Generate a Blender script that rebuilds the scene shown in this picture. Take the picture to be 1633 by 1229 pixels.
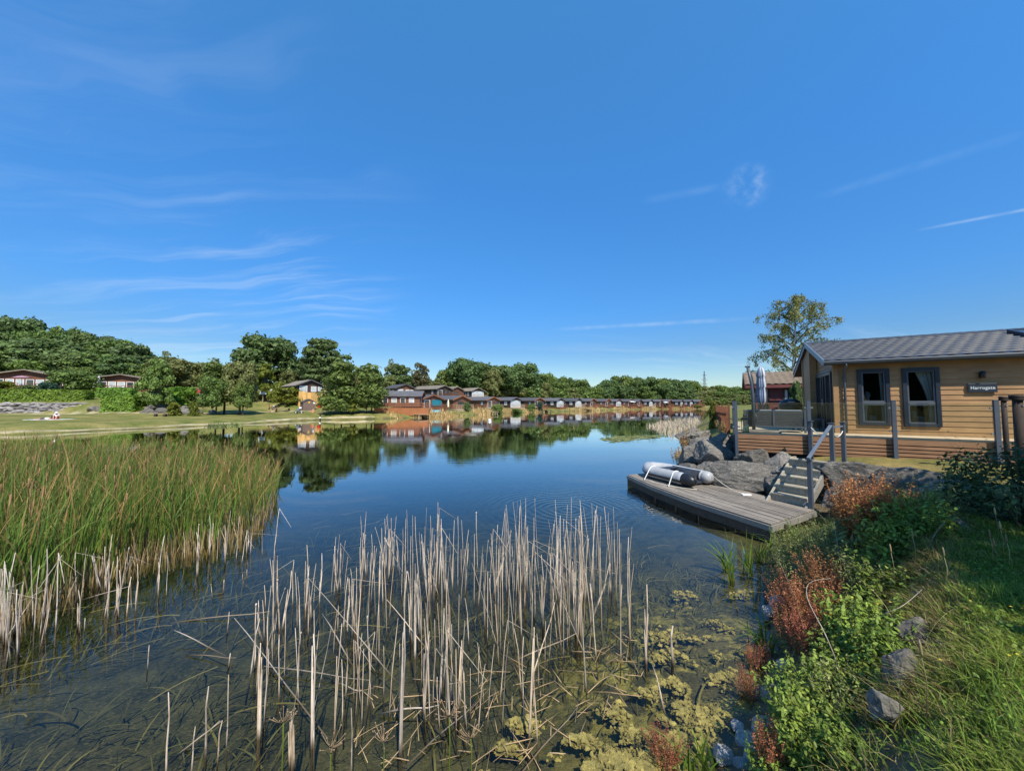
import bpy, bmesh, math, random
import numpy as np
from mathutils import Vector, Matrix, noise
for _o in list(bpy.data.objects):
    bpy.data.objects.remove(_o)
SC = bpy.context.scene
COL = SC.collection
R = math.radians
# ------------------------------------------------------------------ camera
H = 2.9
FPX, PW, PH = 580.0, 1633.0, 1229.0
PITCH = math.atan(28.5 / FPX)
cam_d = bpy.data.cameras.new("camera")
cam_d.sensor_fit = 'HORIZONTAL'
cam_d.sensor_width = 36.0
cam_d.lens = 36.0 * FPX / PW
cam_d.clip_start = 0.05
cam_d.clip_end = 9000
cam = bpy.data.objects.new("camera", cam_d)
COL.objects.link(cam)
cam.location = (0, 0, H)
cam.rotation_euler = (math.pi / 2 + PITCH, 0, 0)
SC.camera = cam
# ------------------------------------------------------------------ sun, sky, exposure
SUN_EL = R(51)
SUN_AZ = math.atan2(0.344, -0.94)          # clockwise from +Y
S = Vector((math.sin(SUN_AZ) * math.cos(SUN_EL), math.cos(SUN_AZ) * math.cos(SUN_EL), math.sin(SUN_EL)))
sun_d = bpy.data.lights.new("sun", 'SUN')
sun_d.energy = 4.9
sun_d.angle = R(0.5)
sun_d.color = (1.0, 0.92, 0.79)
sun = bpy.data.objects.new("sun", sun_d)
COL.objects.link(sun)
sun.rotation_euler = (-S).to_track_quat('-Z', 'Y').to_euler()
SC.view_settings.view_transform = 'Standard'
SC.view_settings.look = 'None'
SC.view_settings.exposure = 0.5
SC.view_settings.gamma = 1.0
SC.view_settings.use_curve_mapping = False


def ray(px, py):
    xr, yr = (px - PW / 2) / FPX, (PH / 2 - py) / FPX
    return Vector((xr, math.cos(PITCH) - yr * math.sin(PITCH), math.sin(PITCH) + yr * math.cos(PITCH)))


def at(px, py, z=0.0):
    d = ray(px, py)
    t = (z - H) / d.z
    return Vector((d.x * t, d.y * t, z))


def at_y(px, py, Y):
    d = ray(px, py)
    t = Y / d.y
    return Vector((d.x * t, Y, H + d.z * t))


# ---- node helper
class NT:
    def __init__(s, tree):
        s.t = tree
        s.t.nodes.clear()

    def n(s, kind, **kw):
        nd = s.t.nodes.new(kind)
        for k, v in kw.items():
            if k.startswith('i_'):
                key = k[2:]
                key = int(key) if key.isdigit() else key.replace('_', ' ')
                s.set(nd.inputs[key], v)
            else:
                setattr(nd, k, v)
        return nd

    def set(s, inp, v):
        if isinstance(v, bpy.types.NodeSocket):
            s.t.links.new(v, inp)
        else:
            if isinstance(v, (tuple, list)) and len(v) == 3 and inp.type == 'RGBA':
                v = (*v, 1)
            inp.default_value = v

    def math(s, op, a, b=0.0, c=None, clamp=False):
        nd = s.t.nodes.new('ShaderNodeMath')
        nd.operation = op
        nd.use_clamp = clamp
        s.set(nd.inputs[0], a)
        s.set(nd.inputs[1], b)
        if c is not None:
            s.set(nd.inputs[2], c)
        return nd.outputs[0]

    def vm(s, op, a, b=None, out=0):
        nd = s.t.nodes.new('ShaderNodeVectorMath')
        nd.operation = op
        s.set(nd.inputs[0], a)
        if b is not None:
            s.set(nd.inputs[1], b)
        return nd.outputs[out]

    def mix(s, f, a, b, blend='MIX'):
        nd = s.t.nodes.new('ShaderNodeMix')
        nd.data_type = 'RGBA'
        nd.blend_type = blend
        s.set(nd.inputs[0], f)
        s.set(nd.inputs[6], a)
        s.set(nd.inputs[7], b)
        return nd.outputs[2]

    def rng(s, v, a, b, c=0.0, d=1.0, smooth=False):
        nd = s.t.nodes.new('ShaderNodeMapRange')
        if smooth:
            nd.interpolation_type = 'SMOOTHSTEP'
        for i, x in enumerate((v, a, b, c, d)):
            s.set(nd.inputs[i], x)
        return nd.outputs[0]

    def noise(s, vec, scale, detail=3.0, rough=0.5, out=0):
        nd = s.t.nodes.new('ShaderNodeTexNoise')
        if vec is not None:
            s.set(nd.inputs['Vector'], vec)
        nd.inputs['Scale'].default_value = scale
        nd.inputs['Detail'].default_value = detail
        nd.inputs['Roughness'].default_value = rough
        return nd.outputs[out]

    def mapping(s, vec, scale=(1, 1, 1), rot=(0, 0, 0), loc=(0, 0, 0)):
        nd = s.t.nodes.new('ShaderNodeMapping')
        s.set(nd.inputs[0], vec)
        nd.inputs['Location'].default_value = loc
        nd.inputs['Rotation'].default_value = rot
        nd.inputs['Scale'].default_value = scale
        return nd.outputs[0]

    def ramp(s, f, stops):
        nd = s.t.nodes.new('ShaderNodeValToRGB')
        s.set(nd.inputs[0], f)
        e = nd.color_ramp.elements
        while len(e) < len(stops):
            e.new(0.5)
        for el, (p, c) in zip(e, stops):
            el.position = p
            el.color = (*c, 1) if len(c) == 3 else c
        return nd.outputs[0]


# ---- world
world = bpy.data.worlds.new("World")
SC.world = world
world.use_nodes = True
w = NT(world.node_tree)
sky = w.n('ShaderNodeTexSky')
sky.sky_type = 'NISHITA'
sky.sun_disc = False
sky.sun_elevation = SUN_EL
sky.sun_rotation = SUN_AZ
sky.altitude = 0
sky.air_density = 1.0
sky.dust_density = 0.25
sky.ozone_density = 2.2
hsv = w.n('ShaderNodeHueSaturation', i_Color=sky.outputs[0])
hsv.inputs['Saturation'].default_value = 1.18
hsv.inputs['Value'].default_value = 1.0
D = w.n('ShaderNodeTexCoord').outputs['Generated']
sep = w.n('ShaderNodeSeparateXYZ', i_Vector=D)
zc = w.math('MAXIMUM', sep.outputs[2], 0.0)
den = w.math('ADD', zc, 0.12)
flat = w.n('ShaderNodeCombineXYZ', i_X=w.math('DIVIDE', sep.outputs[0], den), i_Y=w.math('DIVIDE', sep.outputs[1], den), i_Z=0.0).outputs[0]


def blob(px, py, r0, r1):
    d = ray(px, py).normalized()
    dt = w.vm('DOT_PRODUCT', D, tuple(d), out=1)
    return w.rng(dt, math.cos(R(r0)), math.cos(R(r1)), 0, 1, True)


warp = w.noise(flat, 0.8, 3.0, 0.5, out=1)
fw = w.vm('ADD', flat, w.vm('SCALE', w.vm('SUBTRACT', warp, (0.5, 0.5, 0.5)), None))
for nd in w.t.nodes:
    if nd.type == 'VECT_MATH' and nd.operation == 'SCALE':
        nd.inputs['Scale'].default_value = 0.9
st1 = w.noise(w.mapping(fw, (0.34, 2.9, 1), (0, 0, R(-34))), 1.5, 7.0, 0.6)
st2 = w.noise(w.mapping(fw, (0.35, 2.2, 1), (0, 0, R(12)), (3, 7, 0)), 1.3, 6.0, 0.62)
wis1 = w.rng(st1, 0.44, 0.84, 0, 1, True)
wis2 = w.rng(st2, 0.50, 0.80, 0, 1, True)
m_left = w.math('ADD', w.math('ADD', w.math('MULTIPLY', blob(380, 500, 17, 2), 0.34), w.math('MULTIPLY', blob(545, 450, 9, 1), 0.30)), w.math('MULTIPLY', blob(200, 330, 36, 8), 0.15))
m_low = w.math('MULTIPLY', w.math('MULTIPLY', w.rng(sep.outputs[2], 0.22, 0.03, 0, 1, True), w.rng(sep.outputs[0], -0.45, 0.35, 0.1, 1, True)), 0.55)
c1 = w.math('MULTIPLY', wis1, m_left)
c2 = w.math('MULTIPLY', wis2, m_low)
puffn = w.noise(w.mapping(D, (40, 40, 40)), 1.0, 4.0, 0.6)
c3 = w.math('MULTIPLY', w.math('MULTIPLY', blob(1192, 297, 2.9, 0.2), w.rng(puffn, 0.36, 0.9, 0, 1, True)), 0.30)


def trail(p0, p1, width, amt):
    a, b = ray(*p0).normalized(), ray(*p1).normalized()
    nrm = a.cross(b).normalized()
    mid = (a + b).normalized()
    half = math.acos(max(-1, min(1, a.dot(b)))) / 2
    dist = w.math('ABSOLUTE', w.vm('DOT_PRODUCT', D, tuple(nrm), out=1))
    dn = w.noise(w.mapping(D, (30, 30, 30)), 1.0, 2.0)
    across = w.rng(dist, R(width), 0.0, 0, 1, True)
    along = w.rng(w.vm('DOT_PRODUCT', D, tuple(mid), out=1), math.cos(half * 1.15), math.cos(half * 0.55), 0, 1, True)
    return w.math('MULTIPLY', w.math('MULTIPLY', across, along), w.math('MULTIPLY', w.rng(dn, 0.3, 0.7, 0.25, 1.0), amt))


c4 = trail((1310, 312), (1640, 212), 0.6, 0.07)
c5 = trail((1470, 366), (1700, 322), 0.22, 0.3)
c6 = trail((890, 525), (1200, 508), 0.45, 0.24)
c7 = trail((1030, 320), (1180, 292), 0.7, 0.07)
cl = c1
for c in (c2, c3, c4, c5, c6, c7):
    cl = w.math('ADD', cl, c)
cl = w.math('MINIMUM', cl, 0.8)
grad = w.ramp(sep.outputs[2], [(0.0, (0.70, 0.76, 0.80)), (0.07, (0.60, 0.71, 0.80)), (0.14, (0.48, 0.66, 0.83)), (0.24, (0.47, 0.83, 1.10)), (0.52, (0.66, 1.24, 1.53)), (0.75, (0.90, 1.56, 1.70)), (1.0, (1.0, 1.6, 1.7))])
SKYTINT = w.mix(1.0, hsv.outputs[0], grad, 'MULTIPLY')
skyc = w.mix(cl, SKYTINT, (4.4, 5.3, 6.4))
bg = w.n('ShaderNodeBackground', i_Color=skyc, i_Strength=0.11)
out = w.n('ShaderNodeOutputWorld', i_Surface=bg.outputs[0])

# ------------------------------------------------------------------ scene helpers
def tag(o, label=None, cat=None, group=None, kind=None):
    if label: o['label'] = label
    if cat: o['category'] = cat
    if group: o['group'] = group
    if kind: o['kind'] = kind
    return o


def thing(name, label, cat, loc=(0, 0, 0), rz=0.0, group=None):
    o = bpy.data.objects.new(name, None)
    o.empty_display_size = 0.2
    COL.objects.link(o)
    o.location = loc
    o.rotation_euler = (0, 0, rz)
    return tag(o, label, cat, group)


def link(name, me, mat=None, parent=None, loc=None):
    o = bpy.data.objects.new(name, me)
    COL.objects.link(o)
    if mat is not None and len(me.materials) == 0:
        me.materials.append(mat)
    if parent is not None:
        o.parent = parent
    if loc is not None:
        o.location = loc
    return o


def copy_tree(o, parent=None):
    c = o.copy()
    COL.objects.link(c)
    if parent is not None:
        c.parent = parent
    for ch in list(o.children):
        copy_tree(ch, c)
    return c


def np_mesh(name, V, F, smooth=False, attrs=None):
    V = np.asarray(V, dtype=np.float32)
    F = np.asarray(F, dtype=np.int32)
    me = bpy.data.meshes.new(name)
    k = F.shape[1]
    me.vertices.add(len(V))
    me.vertices.foreach_set('co', V.ravel())
    me.loops.add(F.size)
    me.loops.foreach_set('vertex_index', F.ravel())
    me.polygons.add(len(F))
    me.polygons.foreach_set('loop_start', np.arange(0, F.size, k, dtype=np.int32))
    me.polygons.foreach_set('loop_total', np.full(len(F), k, dtype=np.int32))
    if smooth:
        me.polygons.foreach_set('use_smooth', np.ones(len(F), dtype=bool))
    me.update(calc_edges=True)
    for an, av in (attrs or {}).items():
        a = me.attributes.new(an, 'FLOAT', 'POINT')
        a.data.foreach_set('value', np.asarray(av, dtype=np.float32))
    return me


class MB:
    """collects shapes and links them as ONE mesh object"""
    def __init__(s):
        s.v, s.f, s.sm = [], [], []

    def face(s, pts, smooth=False):
        b = len(s.v)
        s.v += [tuple(p) for p in pts]
        s.f.append(tuple(range(b, b + len(pts))))
        s.sm.append(smooth)

    def hexa(s, p):          # 8 corners: bottom ring 0-3, top ring 4-7
        b = len(s.v)
        s.v += [tuple(q) for q in p]
        for q in ((3, 2, 1, 0), (4, 5, 6, 7), (0, 1, 5, 4), (1, 2, 6, 5), (2, 3, 7, 6), (3, 0, 4, 7)):
            s.f.append(tuple(b + i for i in q))
            s.sm.append(False)

    def box(s, x0, y0, z0, x1, y1, z1):
        s.hexa([(x0, y0, z0), (x1, y0, z0), (x1, y1, z0), (x0, y1, z0), (x0, y0, z1), (x1, y0, z1), (x1, y1, z1), (x0, y1, z1)])

    def bar(s, a, b, wd, hd, up=(0, 0, 1)):      # rectangular bar from a to b
        a, b = Vector(a), Vector(b)
        d = (b - a).normalized()
        upv = Vector(up)
        if abs(d.dot(upv)) > 0.98:
            upv = Vector((0, 1, 0))
        sx = d.cross(upv).normalized() * wd / 2
        sy = sx.cross(d).normalized() * hd / 2
        s.hexa([a - sx - sy, a + sx - sy, b + sx - sy, b - sx - sy, a - sx + sy, a + sx + sy, b + sx + sy, b - sx + sy])

    def tube(s, pts, radii, n=8, caps=True, smooth=True):
        pts = [Vector(p) for p in pts]
        if not hasattr(radii, '__len__'):
            radii = [radii] * len(pts)
        b0 = len(s.v)
        ref = Vector((0.13, 0.97, 0.2))
        for i, p in enumerate(pts):
            d = (pts[min(i + 1, len(pts) - 1)] - pts[max(i - 1, 0)])
            d = d.normalized() if d.length > 1e-9 else Vector((0, 0, 1))
            u = d.cross(ref)
            if u.length < 0.05:
                u = d.cross(Vector((1, 0, 0)))
            u.normalize()
            q = d.cross(u)
            for k in range(n):
                a = 2 * math.pi * k / n
                s.v.append(tuple(p + (u * math.cos(a) + q * math.sin(a)) * radii[i]))
        for i in range(len(pts) - 1):
            for k in range(n):
                k2 = (k + 1) % n
                s.f.append((b0 + i * n + k, b0 + i * n + k2, b0 + (i + 1) * n + k2, b0 + (i + 1) * n + k))
                s.sm.append(smooth)
        if caps:
            s.f.append(tuple(b0 + k for k in reversed(range(n))))
            s.sm.append(False)
            e = b0 + (len(pts) - 1) * n
            s.f.append(tuple(e + k for k in range(n)))
            s.sm.append(False)

    def lathe(s, prof, n=20, c=(0, 0, 0)):
        s.tube([(c[0], c[1], c[2] + z) for r, z in prof], [r for r, z in prof], n)

    def build(s, name, mat, parent=None, bevel=0.0):
        me = bpy.data.meshes.new(name)
        me.from_pydata(s.v, [], s.f)
        me.polygons.foreach_set('use_smooth', s.sm)
        bm = bmesh.new()
        bm.from_mesh(me)
        bmesh.ops.recalc_face_normals(bm, faces=bm.faces)
        bm.to_mesh(me)
        bm.free()
        o = link(name, me, mat, parent)
        if bevel:
            m = o.modifiers.new('bevel', 'BEVEL')
            m.width = bevel
            m.segments = 2
            m.limit_method = 'ANGLE'
        return o


# ------------------------------------------------------------------ materials
def M(name, c1, c2=None, scale=4.0, rough=0.7, bump=0.0, bscale=None, stretch=(1, 1, 1), metal=0.0, spec=0.4, var=0.0, lo=0.35, hi=0.65, isl=0.0):
    m = bpy.data.materials.new(name)
    m.use_nodes = True
    t = NT(m.node_tree)
    co = t.n('ShaderNodeTexCoord').outputs['Object']
    mp = t.mapping(co, stretch)
    nz = t.noise(mp, scale, 5.0, 0.6)
    col = t.mix(t.rng(nz, lo, hi), c1, c2 or tuple(x * 0.7 for x in c1))
    big = t.noise(co, scale * 0.17 + 0.3, 3.0)
    col = t.mix(0.5, col, t.mix(1.0, col, t.ramp(big, [(0.3, (0.7, 0.7, 0.7)), (0.7, (1.2, 1.2, 1.2))]), 'MULTIPLY'))
    if var:
        rnd = t.n('ShaderNodeObjectInfo').outputs['Random']
        h = t.n('ShaderNodeHueSaturation', i_Color=col, i_Value=t.rng(rnd, 0, 1, 1 - var, 1 + var))
        col = h.outputs[0]
    if isl:
        rnd = t.n('ShaderNodeNewGeometry').outputs['Random Per Island']
        h = t.n('ShaderNodeHueSaturation', i_Color=col, i_Value=t.rng(rnd, 0, 1, 1 - isl, 1 + isl))
        col = h.outputs[0]
    b = t.n('ShaderNodeBsdfPrincipled', i_Base_Color=col, i_Roughness=rough, i_Metallic=metal)
    b.inputs['Specular IOR Level'].default_value = spec
    if bump:
        bn = t.noise(t.mapping(co, stretch), bscale or scale * 3, 5.0, 0.65)
        bp = t.n('ShaderNodeBump', i_Height=bn, i_Strength=1.0, i_Distance=bump)
        t.set(b.inputs['Normal'], bp.outputs[0])
    t.n('ShaderNodeOutputMaterial', i_Surface=b.outputs[0])
    return m


def leaf_mat(name, ca, cb, trans=0.3, objvar=0.16, islvar=0.45, rough=0.55, grad=None, huevar=0.012):
    """foliage: colour differs from leaf to leaf and plant to plant; grad = colours along the blade (attribute tt)"""
    m = bpy.data.materials.new(name)
    m.use_nodes = True
    t = NT(m.node_tree)
    isl = t.n('ShaderNodeNewGeometry').outputs['Random Per Island']
    rnd = t.n('ShaderNodeObjectInfo').outputs['Random']
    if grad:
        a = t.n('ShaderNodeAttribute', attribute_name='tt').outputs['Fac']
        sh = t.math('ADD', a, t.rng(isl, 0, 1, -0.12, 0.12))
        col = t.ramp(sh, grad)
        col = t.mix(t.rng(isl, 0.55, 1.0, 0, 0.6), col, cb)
    else:
        col = t.mix(isl, ca, cb)
    i2 = t.math('FRACT', t.math('MULTIPLY', isl, 7.31))
    h = t.n('ShaderNodeHueSaturation', i_Color=col)
    t.set(h.inputs['Value'], t.math('MULTIPLY', t.rng(i2, 0, 1, 1 - islvar, 1 + islvar), t.rng(rnd, 0, 1, 1 - objvar, 1 + objvar)))
    t.set(h.inputs['Hue'], t.rng(t.math('FRACT', t.math('MULTIPLY', rnd, 13.7)), 0, 1, 0.5 - huevar, 0.5 + huevar))
    b = t.n('ShaderNodeBsdfPrincipled', i_Base_Color=h.outputs[0], i_Roughness=rough)
    b.inputs['Specular IOR Level'].default_value = 0.25
    tr = t.n('ShaderNodeBsdfTranslucent', i_Color=h.outputs[0])
    mx = t.n('ShaderNodeMixShader', i_0=trans, i_1=b.outputs[0], i_2=tr.outputs[0])
    t.n('ShaderNodeOutputMaterial', i_Surface=mx.outputs[0])
    return m


def glass_mat(name, tint=(0.95, 0.97, 0.96), rough=0.0, extra=0.0):
    m = bpy.data.materials.new(name)
    m.use_nodes = True
    t = NT(m.node_tree)
    fr = t.n('ShaderNodeFresnel', i_IOR=1.45)
    f = t.math('ADD', fr.outputs[0], extra, clamp=True)
    tp = t.n('ShaderNodeBsdfTransparent', i_Color=tint)
    gl = t.n('ShaderNodeBsdfGlossy', i_Roughness=rough)
    mx = t.n('ShaderNodeMixShader', i_0=f, i_1=tp.outputs[0], i_2=gl.outputs[0])
    t.n('ShaderNodeOutputMaterial', i_Surface=mx.outputs[0])
    return m


WOODS = (1, 1, 0.06)
MT = dict(
    clad=M('tan cladding', (0.355, 0.2, 0.085), (0.285, 0.157, 0.065), 9, 0.6, 0.0015, 30, (0.35, 3, 3), isl=0.07),
    slate=M('slate tile', (0.05, 0.056, 0.068), (0.034, 0.039, 0.048), 8, 0.48, 0.002, 60),
    anth=M('anthracite paint', (0.075, 0.09, 0.11), (0.065, 0.078, 0.098), 6, 0.4),
    anth_d=M('dark navy frame', (0.022, 0.03, 0.045), (0.018, 0.024, 0.036), 6, 0.35),
    fascia=M('grey fascia', (0.13, 0.155, 0.19), (0.11, 0.13, 0.165), 6, 0.4),
    soffit=M('dark soffit', (0.05, 0.05, 0.055), None, 6, 0.6),
    deckb=M('deck boards pale', (0.50, 0.41, 0.27), (0.40, 0.32, 0.20), 10, 0.7, 0.002, 30, (0.3, 5, 5), isl=0.1),
    skirt=M('brown skirting boards', (0.29, 0.16, 0.085), (0.22, 0.115, 0.06), 10, 0.6, 0.002, 30, (0.3, 5, 5), isl=0.12),
    dock=M('weathered dock boards', (0.25, 0.215, 0.175), (0.15, 0.13, 0.105), 12, 0.85, 0.003, 40, (0.5, 4, 4), isl=0.28),
    dockd=M('wet dark timber', (0.05, 0.042, 0.03), (0.03, 0.025, 0.018), 8, 0.7, 0.003),
    dockf=M('grey dock fascia', (0.24, 0.225, 0.2), (0.15, 0.14, 0.12), 10, 0.8, 0.002, 40, (0.4, 4, 4), isl=0.15),
    greywood=M('grey green timber', (0.38, 0.34, 0.26), (0.22, 0.2, 0.15), 9, 0.8, 0.002, 40, (4, 4, 1), isl=0.15),
    white=M('white paint', (0.78, 0.78, 0.76), (0.7, 0.7, 0.69), 4, 0.5),
    cream=M('cream', (0.75, 0.68, 0.45), (0.66, 0.58, 0.36), 4, 0.5),
    black=M('black rubber', (0.018, 0.02, 0.024), (0.012, 0.013, 0.016), 8, 0.38),
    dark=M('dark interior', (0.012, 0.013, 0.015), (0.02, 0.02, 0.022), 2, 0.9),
    curtain=M('curtain', (0.62, 0.62, 0.60), (0.5, 0.5, 0.49), 4, 0.9),
    pvc=M('light grey rubber', (0.38, 0.385, 0.39), (0.31, 0.315, 0.32), 5, 0.42),
    floorb=M('dinghy floor', (0.035, 0.045, 0.06), (0.025, 0.03, 0.042), 5, 0.5),
    rope=M('rope', (0.62, 0.58, 0.48), (0.5, 0.45, 0.36), 60, 0.9),
    rust=M('rust brown stain', (0.2, 0.075, 0.035), (0.13, 0.05, 0.025), 8, 0.6, var=0.25),
    redwall=M('dark red boards', (0.16, 0.045, 0.04), (0.12, 0.035, 0.03), 8, 0.65, 0.0, None, (0.3, 4, 4), isl=0.1),
    brownroof=M('brown roof tiles', (0.185, 0.14, 0.10), (0.13, 0.10, 0.072), 9, 0.85, 0.004, 40),
    blackw=M('black brown post', (0.045, 0.03, 0.022), (0.025, 0.018, 0.014), 10, 0.8, 0.004, 40, (4, 4, 0.6)),
    rattan=M('grey rattan', (0.06, 0.063, 0.068), (0.03, 0.032, 0.036), 60, 0.6, 0.004, 120),
    cushion=M('grey cushion', (0.20, 0.225, 0.25), (0.17, 0.19, 0.21), 10, 0.9),
    paras=M('parasol cloth grey', (0.21, 0.25, 0.33), (0.17, 0.2, 0.27), 8, 0.85),
    parasw=M('parasol cloth white', (0.72, 0.72, 0.74), (0.62, 0.63, 0.66), 8, 0.85),
    parasb=M('parasol cloth blue', (0.09, 0.14, 0.30), (0.07, 0.11, 0.24), 8, 0.85),
    steel=M('galvanised steel', (0.35, 0.36, 0.37), (0.28, 0.29, 0.3), 8, 0.4, metal=0.7),
    candle=M('candle wax', (0.80, 0.75, 0.42), (0.75, 0.68, 0.36), 8, 0.5),
    stone=M('limestone', (0.225, 0.205, 0.175), (0.075, 0.072, 0.066), 8, 0.95, 0.014, 24, var=0.3, lo=0.36, hi=0.64),
    stonep=M('pale stone', (0.36, 0.35, 0.33), (0.22, 0.21, 0.2), 7, 0.9, 0.008, 25, var=0.2),
    bark=M('bark', (0.10, 0.078, 0.055), (0.055, 0.042, 0.03), 9, 0.9, 0.01, 14, (1, 1, 0.3), var=0.2),
    birchbark=M('birch bark', (0.55, 0.52, 0.47), (0.2, 0.17, 0.14), 8, 0.8, 0.004, 14, (1, 1, 3), lo=0.55, hi=0.7),
    roofgrey=M('grey felt roof', (0.092, 0.092, 0.098), (0.062, 0.062, 0.068), 2, 0.8, var=0.25),
    rooftan=M('tan grey roof', (0.22, 0.19, 0.15), (0.16, 0.135, 0.105), 2, 0.85, var=0.2),
    wbrown=M('brown boarded wall', (0.20, 0.085, 0.045), (0.14, 0.06, 0.032), 3, 0.7, 0, None, (1, 1, 8), var=0.3),
    wdark=M('dark brown wall', (0.055, 0.032, 0.024), (0.04, 0.024, 0.018), 3, 0.7, 0, None, (1, 1, 8), var=0.2),
    worange=M('orange stained wood', (0.30, 0.11, 0.035), (0.24, 0.085, 0.028), 3, 0.7, 0, None, (1, 1, 8)),
    wtan=M('fresh tan boards', (0.62, 0.38, 0.13), (0.52, 0.30, 0.095), 3, 0.75, 0, None, (6, 6, 0.3), isl=.28),
    wpale=M('pale timber', (0.40, 0.31, 0.21), (0.32, 0.24, 0.16), 3, 0.75, 0, None, (1, 1, 6)),
    wgrey=M('grey painted timber', (0.26, 0.25, 0.25), (0.2, 0.2, 0.2), 3, 0.75),
    shed=M('purple brown shed', (0.17, 0.115, 0.095), (0.13, 0.088, 0.072), 3, 0.75, 0, None, (1, 1, 8)),
    pane=M('window pane', (0.03, 0.036, 0.042), (0.05, 0.055, 0.06), 1.2, 0.08, spec=0.8),
    panel=M('net curtain pane', (0.5, 0.54, 0.55), (0.36, 0.4, 0.42), 2.0, 0.15, spec=0.6),
    red=M('red paint', (0.55, 0.025, 0.03), (0.48, 0.02, 0.025), 3, 0.3),
    carblue=M('dark blue car paint', (0.035, 0.05, 0.075), (0.03, 0.042, 0.065), 3, 0.25),
    teal=M('turquoise', (0.012, 0.17, 0.22), (0.01, 0.14, 0.18), 3, 0.6),
    skyblue=M('sky blue plastic', (0.07, 0.48, 0.62), (0.06, 0.42, 0.55), 3, 0.35),
    orange=M('orange plastic', (0.72, 0.22, 0.06), (0.65, 0.18, 0.05), 3, 0.5),
    yellow=M('yellow', (0.75, 0.55, 0.05), (0.7, 0.5, 0.05), 3, 0.5),
    mauve=M('mauve cloth', (0.36, 0.2, 0.26), (0.3, 0.16, 0.2), 3, 0.8),
    skin=M('skin', (0.50, 0.26, 0.17), (0.44, 0.22, 0.14), 6, 0.55),
    hair=M('dark hair', (0.03, 0.022, 0.016), None, 20, 0.6),
    navy=M('navy cloth', (0.03, 0.04, 0.10), None, 6, 0.9),
    redcl=M('red cloth', (0.42, 0.03, 0.035), None, 6, 0.9),
    greycl=M('grey cloth', (0.16, 0.18, 0.21), None, 6, 0.9),
    whitecl=M('white cloth', (0.75, 0.75, 0.75), (0.68, 0.68, 0.68), 6, 0.9),
    notice=M('pale notice board', (0.56, 0.60, 0.60), (0.5, 0.54, 0.54), 2, 0.5),
    gpane=glass_mat('clear glass', (0.93, 0.96, 0.95)),
    wpane=glass_mat('window glass', (0.8, 0.85, 0.85), 0.0, 0.0),
    L_dark=leaf_mat('dark leaves', (0.07, 0.115, 0.036), (0.125, 0.185, 0.055)),
    L_mid=leaf_mat('mid leaves', (0.095, 0.145, 0.032), (0.155, 0.22, 0.05)),
    L_oliv=leaf_mat('olive leaves', (0.125, 0.145, 0.045), (0.19, 0.205, 0.065)),
    L_gold=leaf_mat('golden leaves', (0.10, 0.125, 0.014), (0.16, 0.17, 0.02)),
    L_brown=leaf_mat('brownish leaves', (0.08, 0.07, 0.03), (0.12, 0.105, 0.045)),
    L_blue=leaf_mat('blue green leaves', (0.022, 0.062, 0.042), (0.038, 0.085, 0.055)),
    L_hedge=leaf_mat('hedge leaves', (0.10, 0.19, 0.018), (0.17, 0.27, 0.032), islvar=0.35, objvar=0.12),
    L_birch=leaf_mat('birch leaves', (0.19, 0.215, 0.06), (0.31, 0.31, 0.095), 0.4),
    L_weed=leaf_mat('weed leaves', (0.14, 0.205, 0.032), (0.24, 0.325, 0.055), 0.35),
    L_weedd=leaf_mat('grey weed leaves', (0.15, 0.185, 0.055), (0.25, 0.28, 0.095), 0.35),
    L_shrub=leaf_mat('shrub leaves', (0.03, 0.07, 0.026), (0.07, 0.115, 0.038), 0.25),
    stem=leaf_mat('weed stem', (0.13, 0.13, 0.05), (0.2, 0.16, 0.08), 0.1),
    seed=leaf_mat('rust seed heads', (0.30, 0.12, 0.042), (0.45, 0.235, 0.085), 0.3, 0.15, 0.4),
    seedr=leaf_mat('red seed heads', (0.29, 0.095, 0.05), (0.42, 0.195, 0.09), 0.3, 0.15, 0.4),
    straw=leaf_mat('dry straw', (0.36, 0.27, 0.13), (0.52, 0.42, 0.22), 0.2),
    buff=leaf_mat('buff reeds', (0.36, 0.23, 0.095), (0.48, 0.35, 0.16), 0.2, 0.1, 0.4),
)
def stalk_mat():
    m = bpy.data.materials.new('dead reed stalk')
    m.use_nodes = True
    t = NT(m.node_tree)
    co = t.n('ShaderNodeTexCoord').outputs['Object']
    geo = t.n('ShaderNodeNewGeometry')
    rnd = t.n('ShaderNodeObjectInfo').outputs['Random']
    off = t.vm('ADD', co, t.n('ShaderNodeCombineXYZ', i_X=t.math('MULTIPLY', rnd, 37.0), i_Y=0.0, i_Z=t.math('MULTIPLY', rnd, 91.0)).outputs[0])
    nz = t.noise(t.mapping(off, (60, 60, 5)), 1.0, 5, .65)
    col = t.mix(t.rng(nz, .32, .62), (0.53, 0.45, 0.355), (0.31, 0.245, 0.18))
    col = t.mix(t.rng(t.noise(t.mapping(off, (9, 9, 2.2)), 1.0, 3, .6), .56, .72), col, (0.15, 0.10, 0.065))
    z = t.n('ShaderNodeSeparateXYZ', i_Vector=geo.outputs['Position']).outputs[2]
    col = t.mix(t.rng(z, .10, .015), col, (0.085, 0.062, 0.035))       # soaked foot at the waterline
    h = t.n('ShaderNodeHueSaturation', i_Color=col, i_Value=t.rng(rnd, 0, 1, .62, 1.3), i_Saturation=t.rng(t.math('FRACT', t.math('MULTIPLY', rnd, 7.7)), 0, 1, .7, 1.2))
    b = t.n('ShaderNodeBsdfPrincipled', i_Base_Color=h.outputs[0], i_Roughness=.85)
    t.n('ShaderNodeOutputMaterial', i_Surface=b.outputs[0])
    return m


MT['deadreed'] = stalk_mat()


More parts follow.
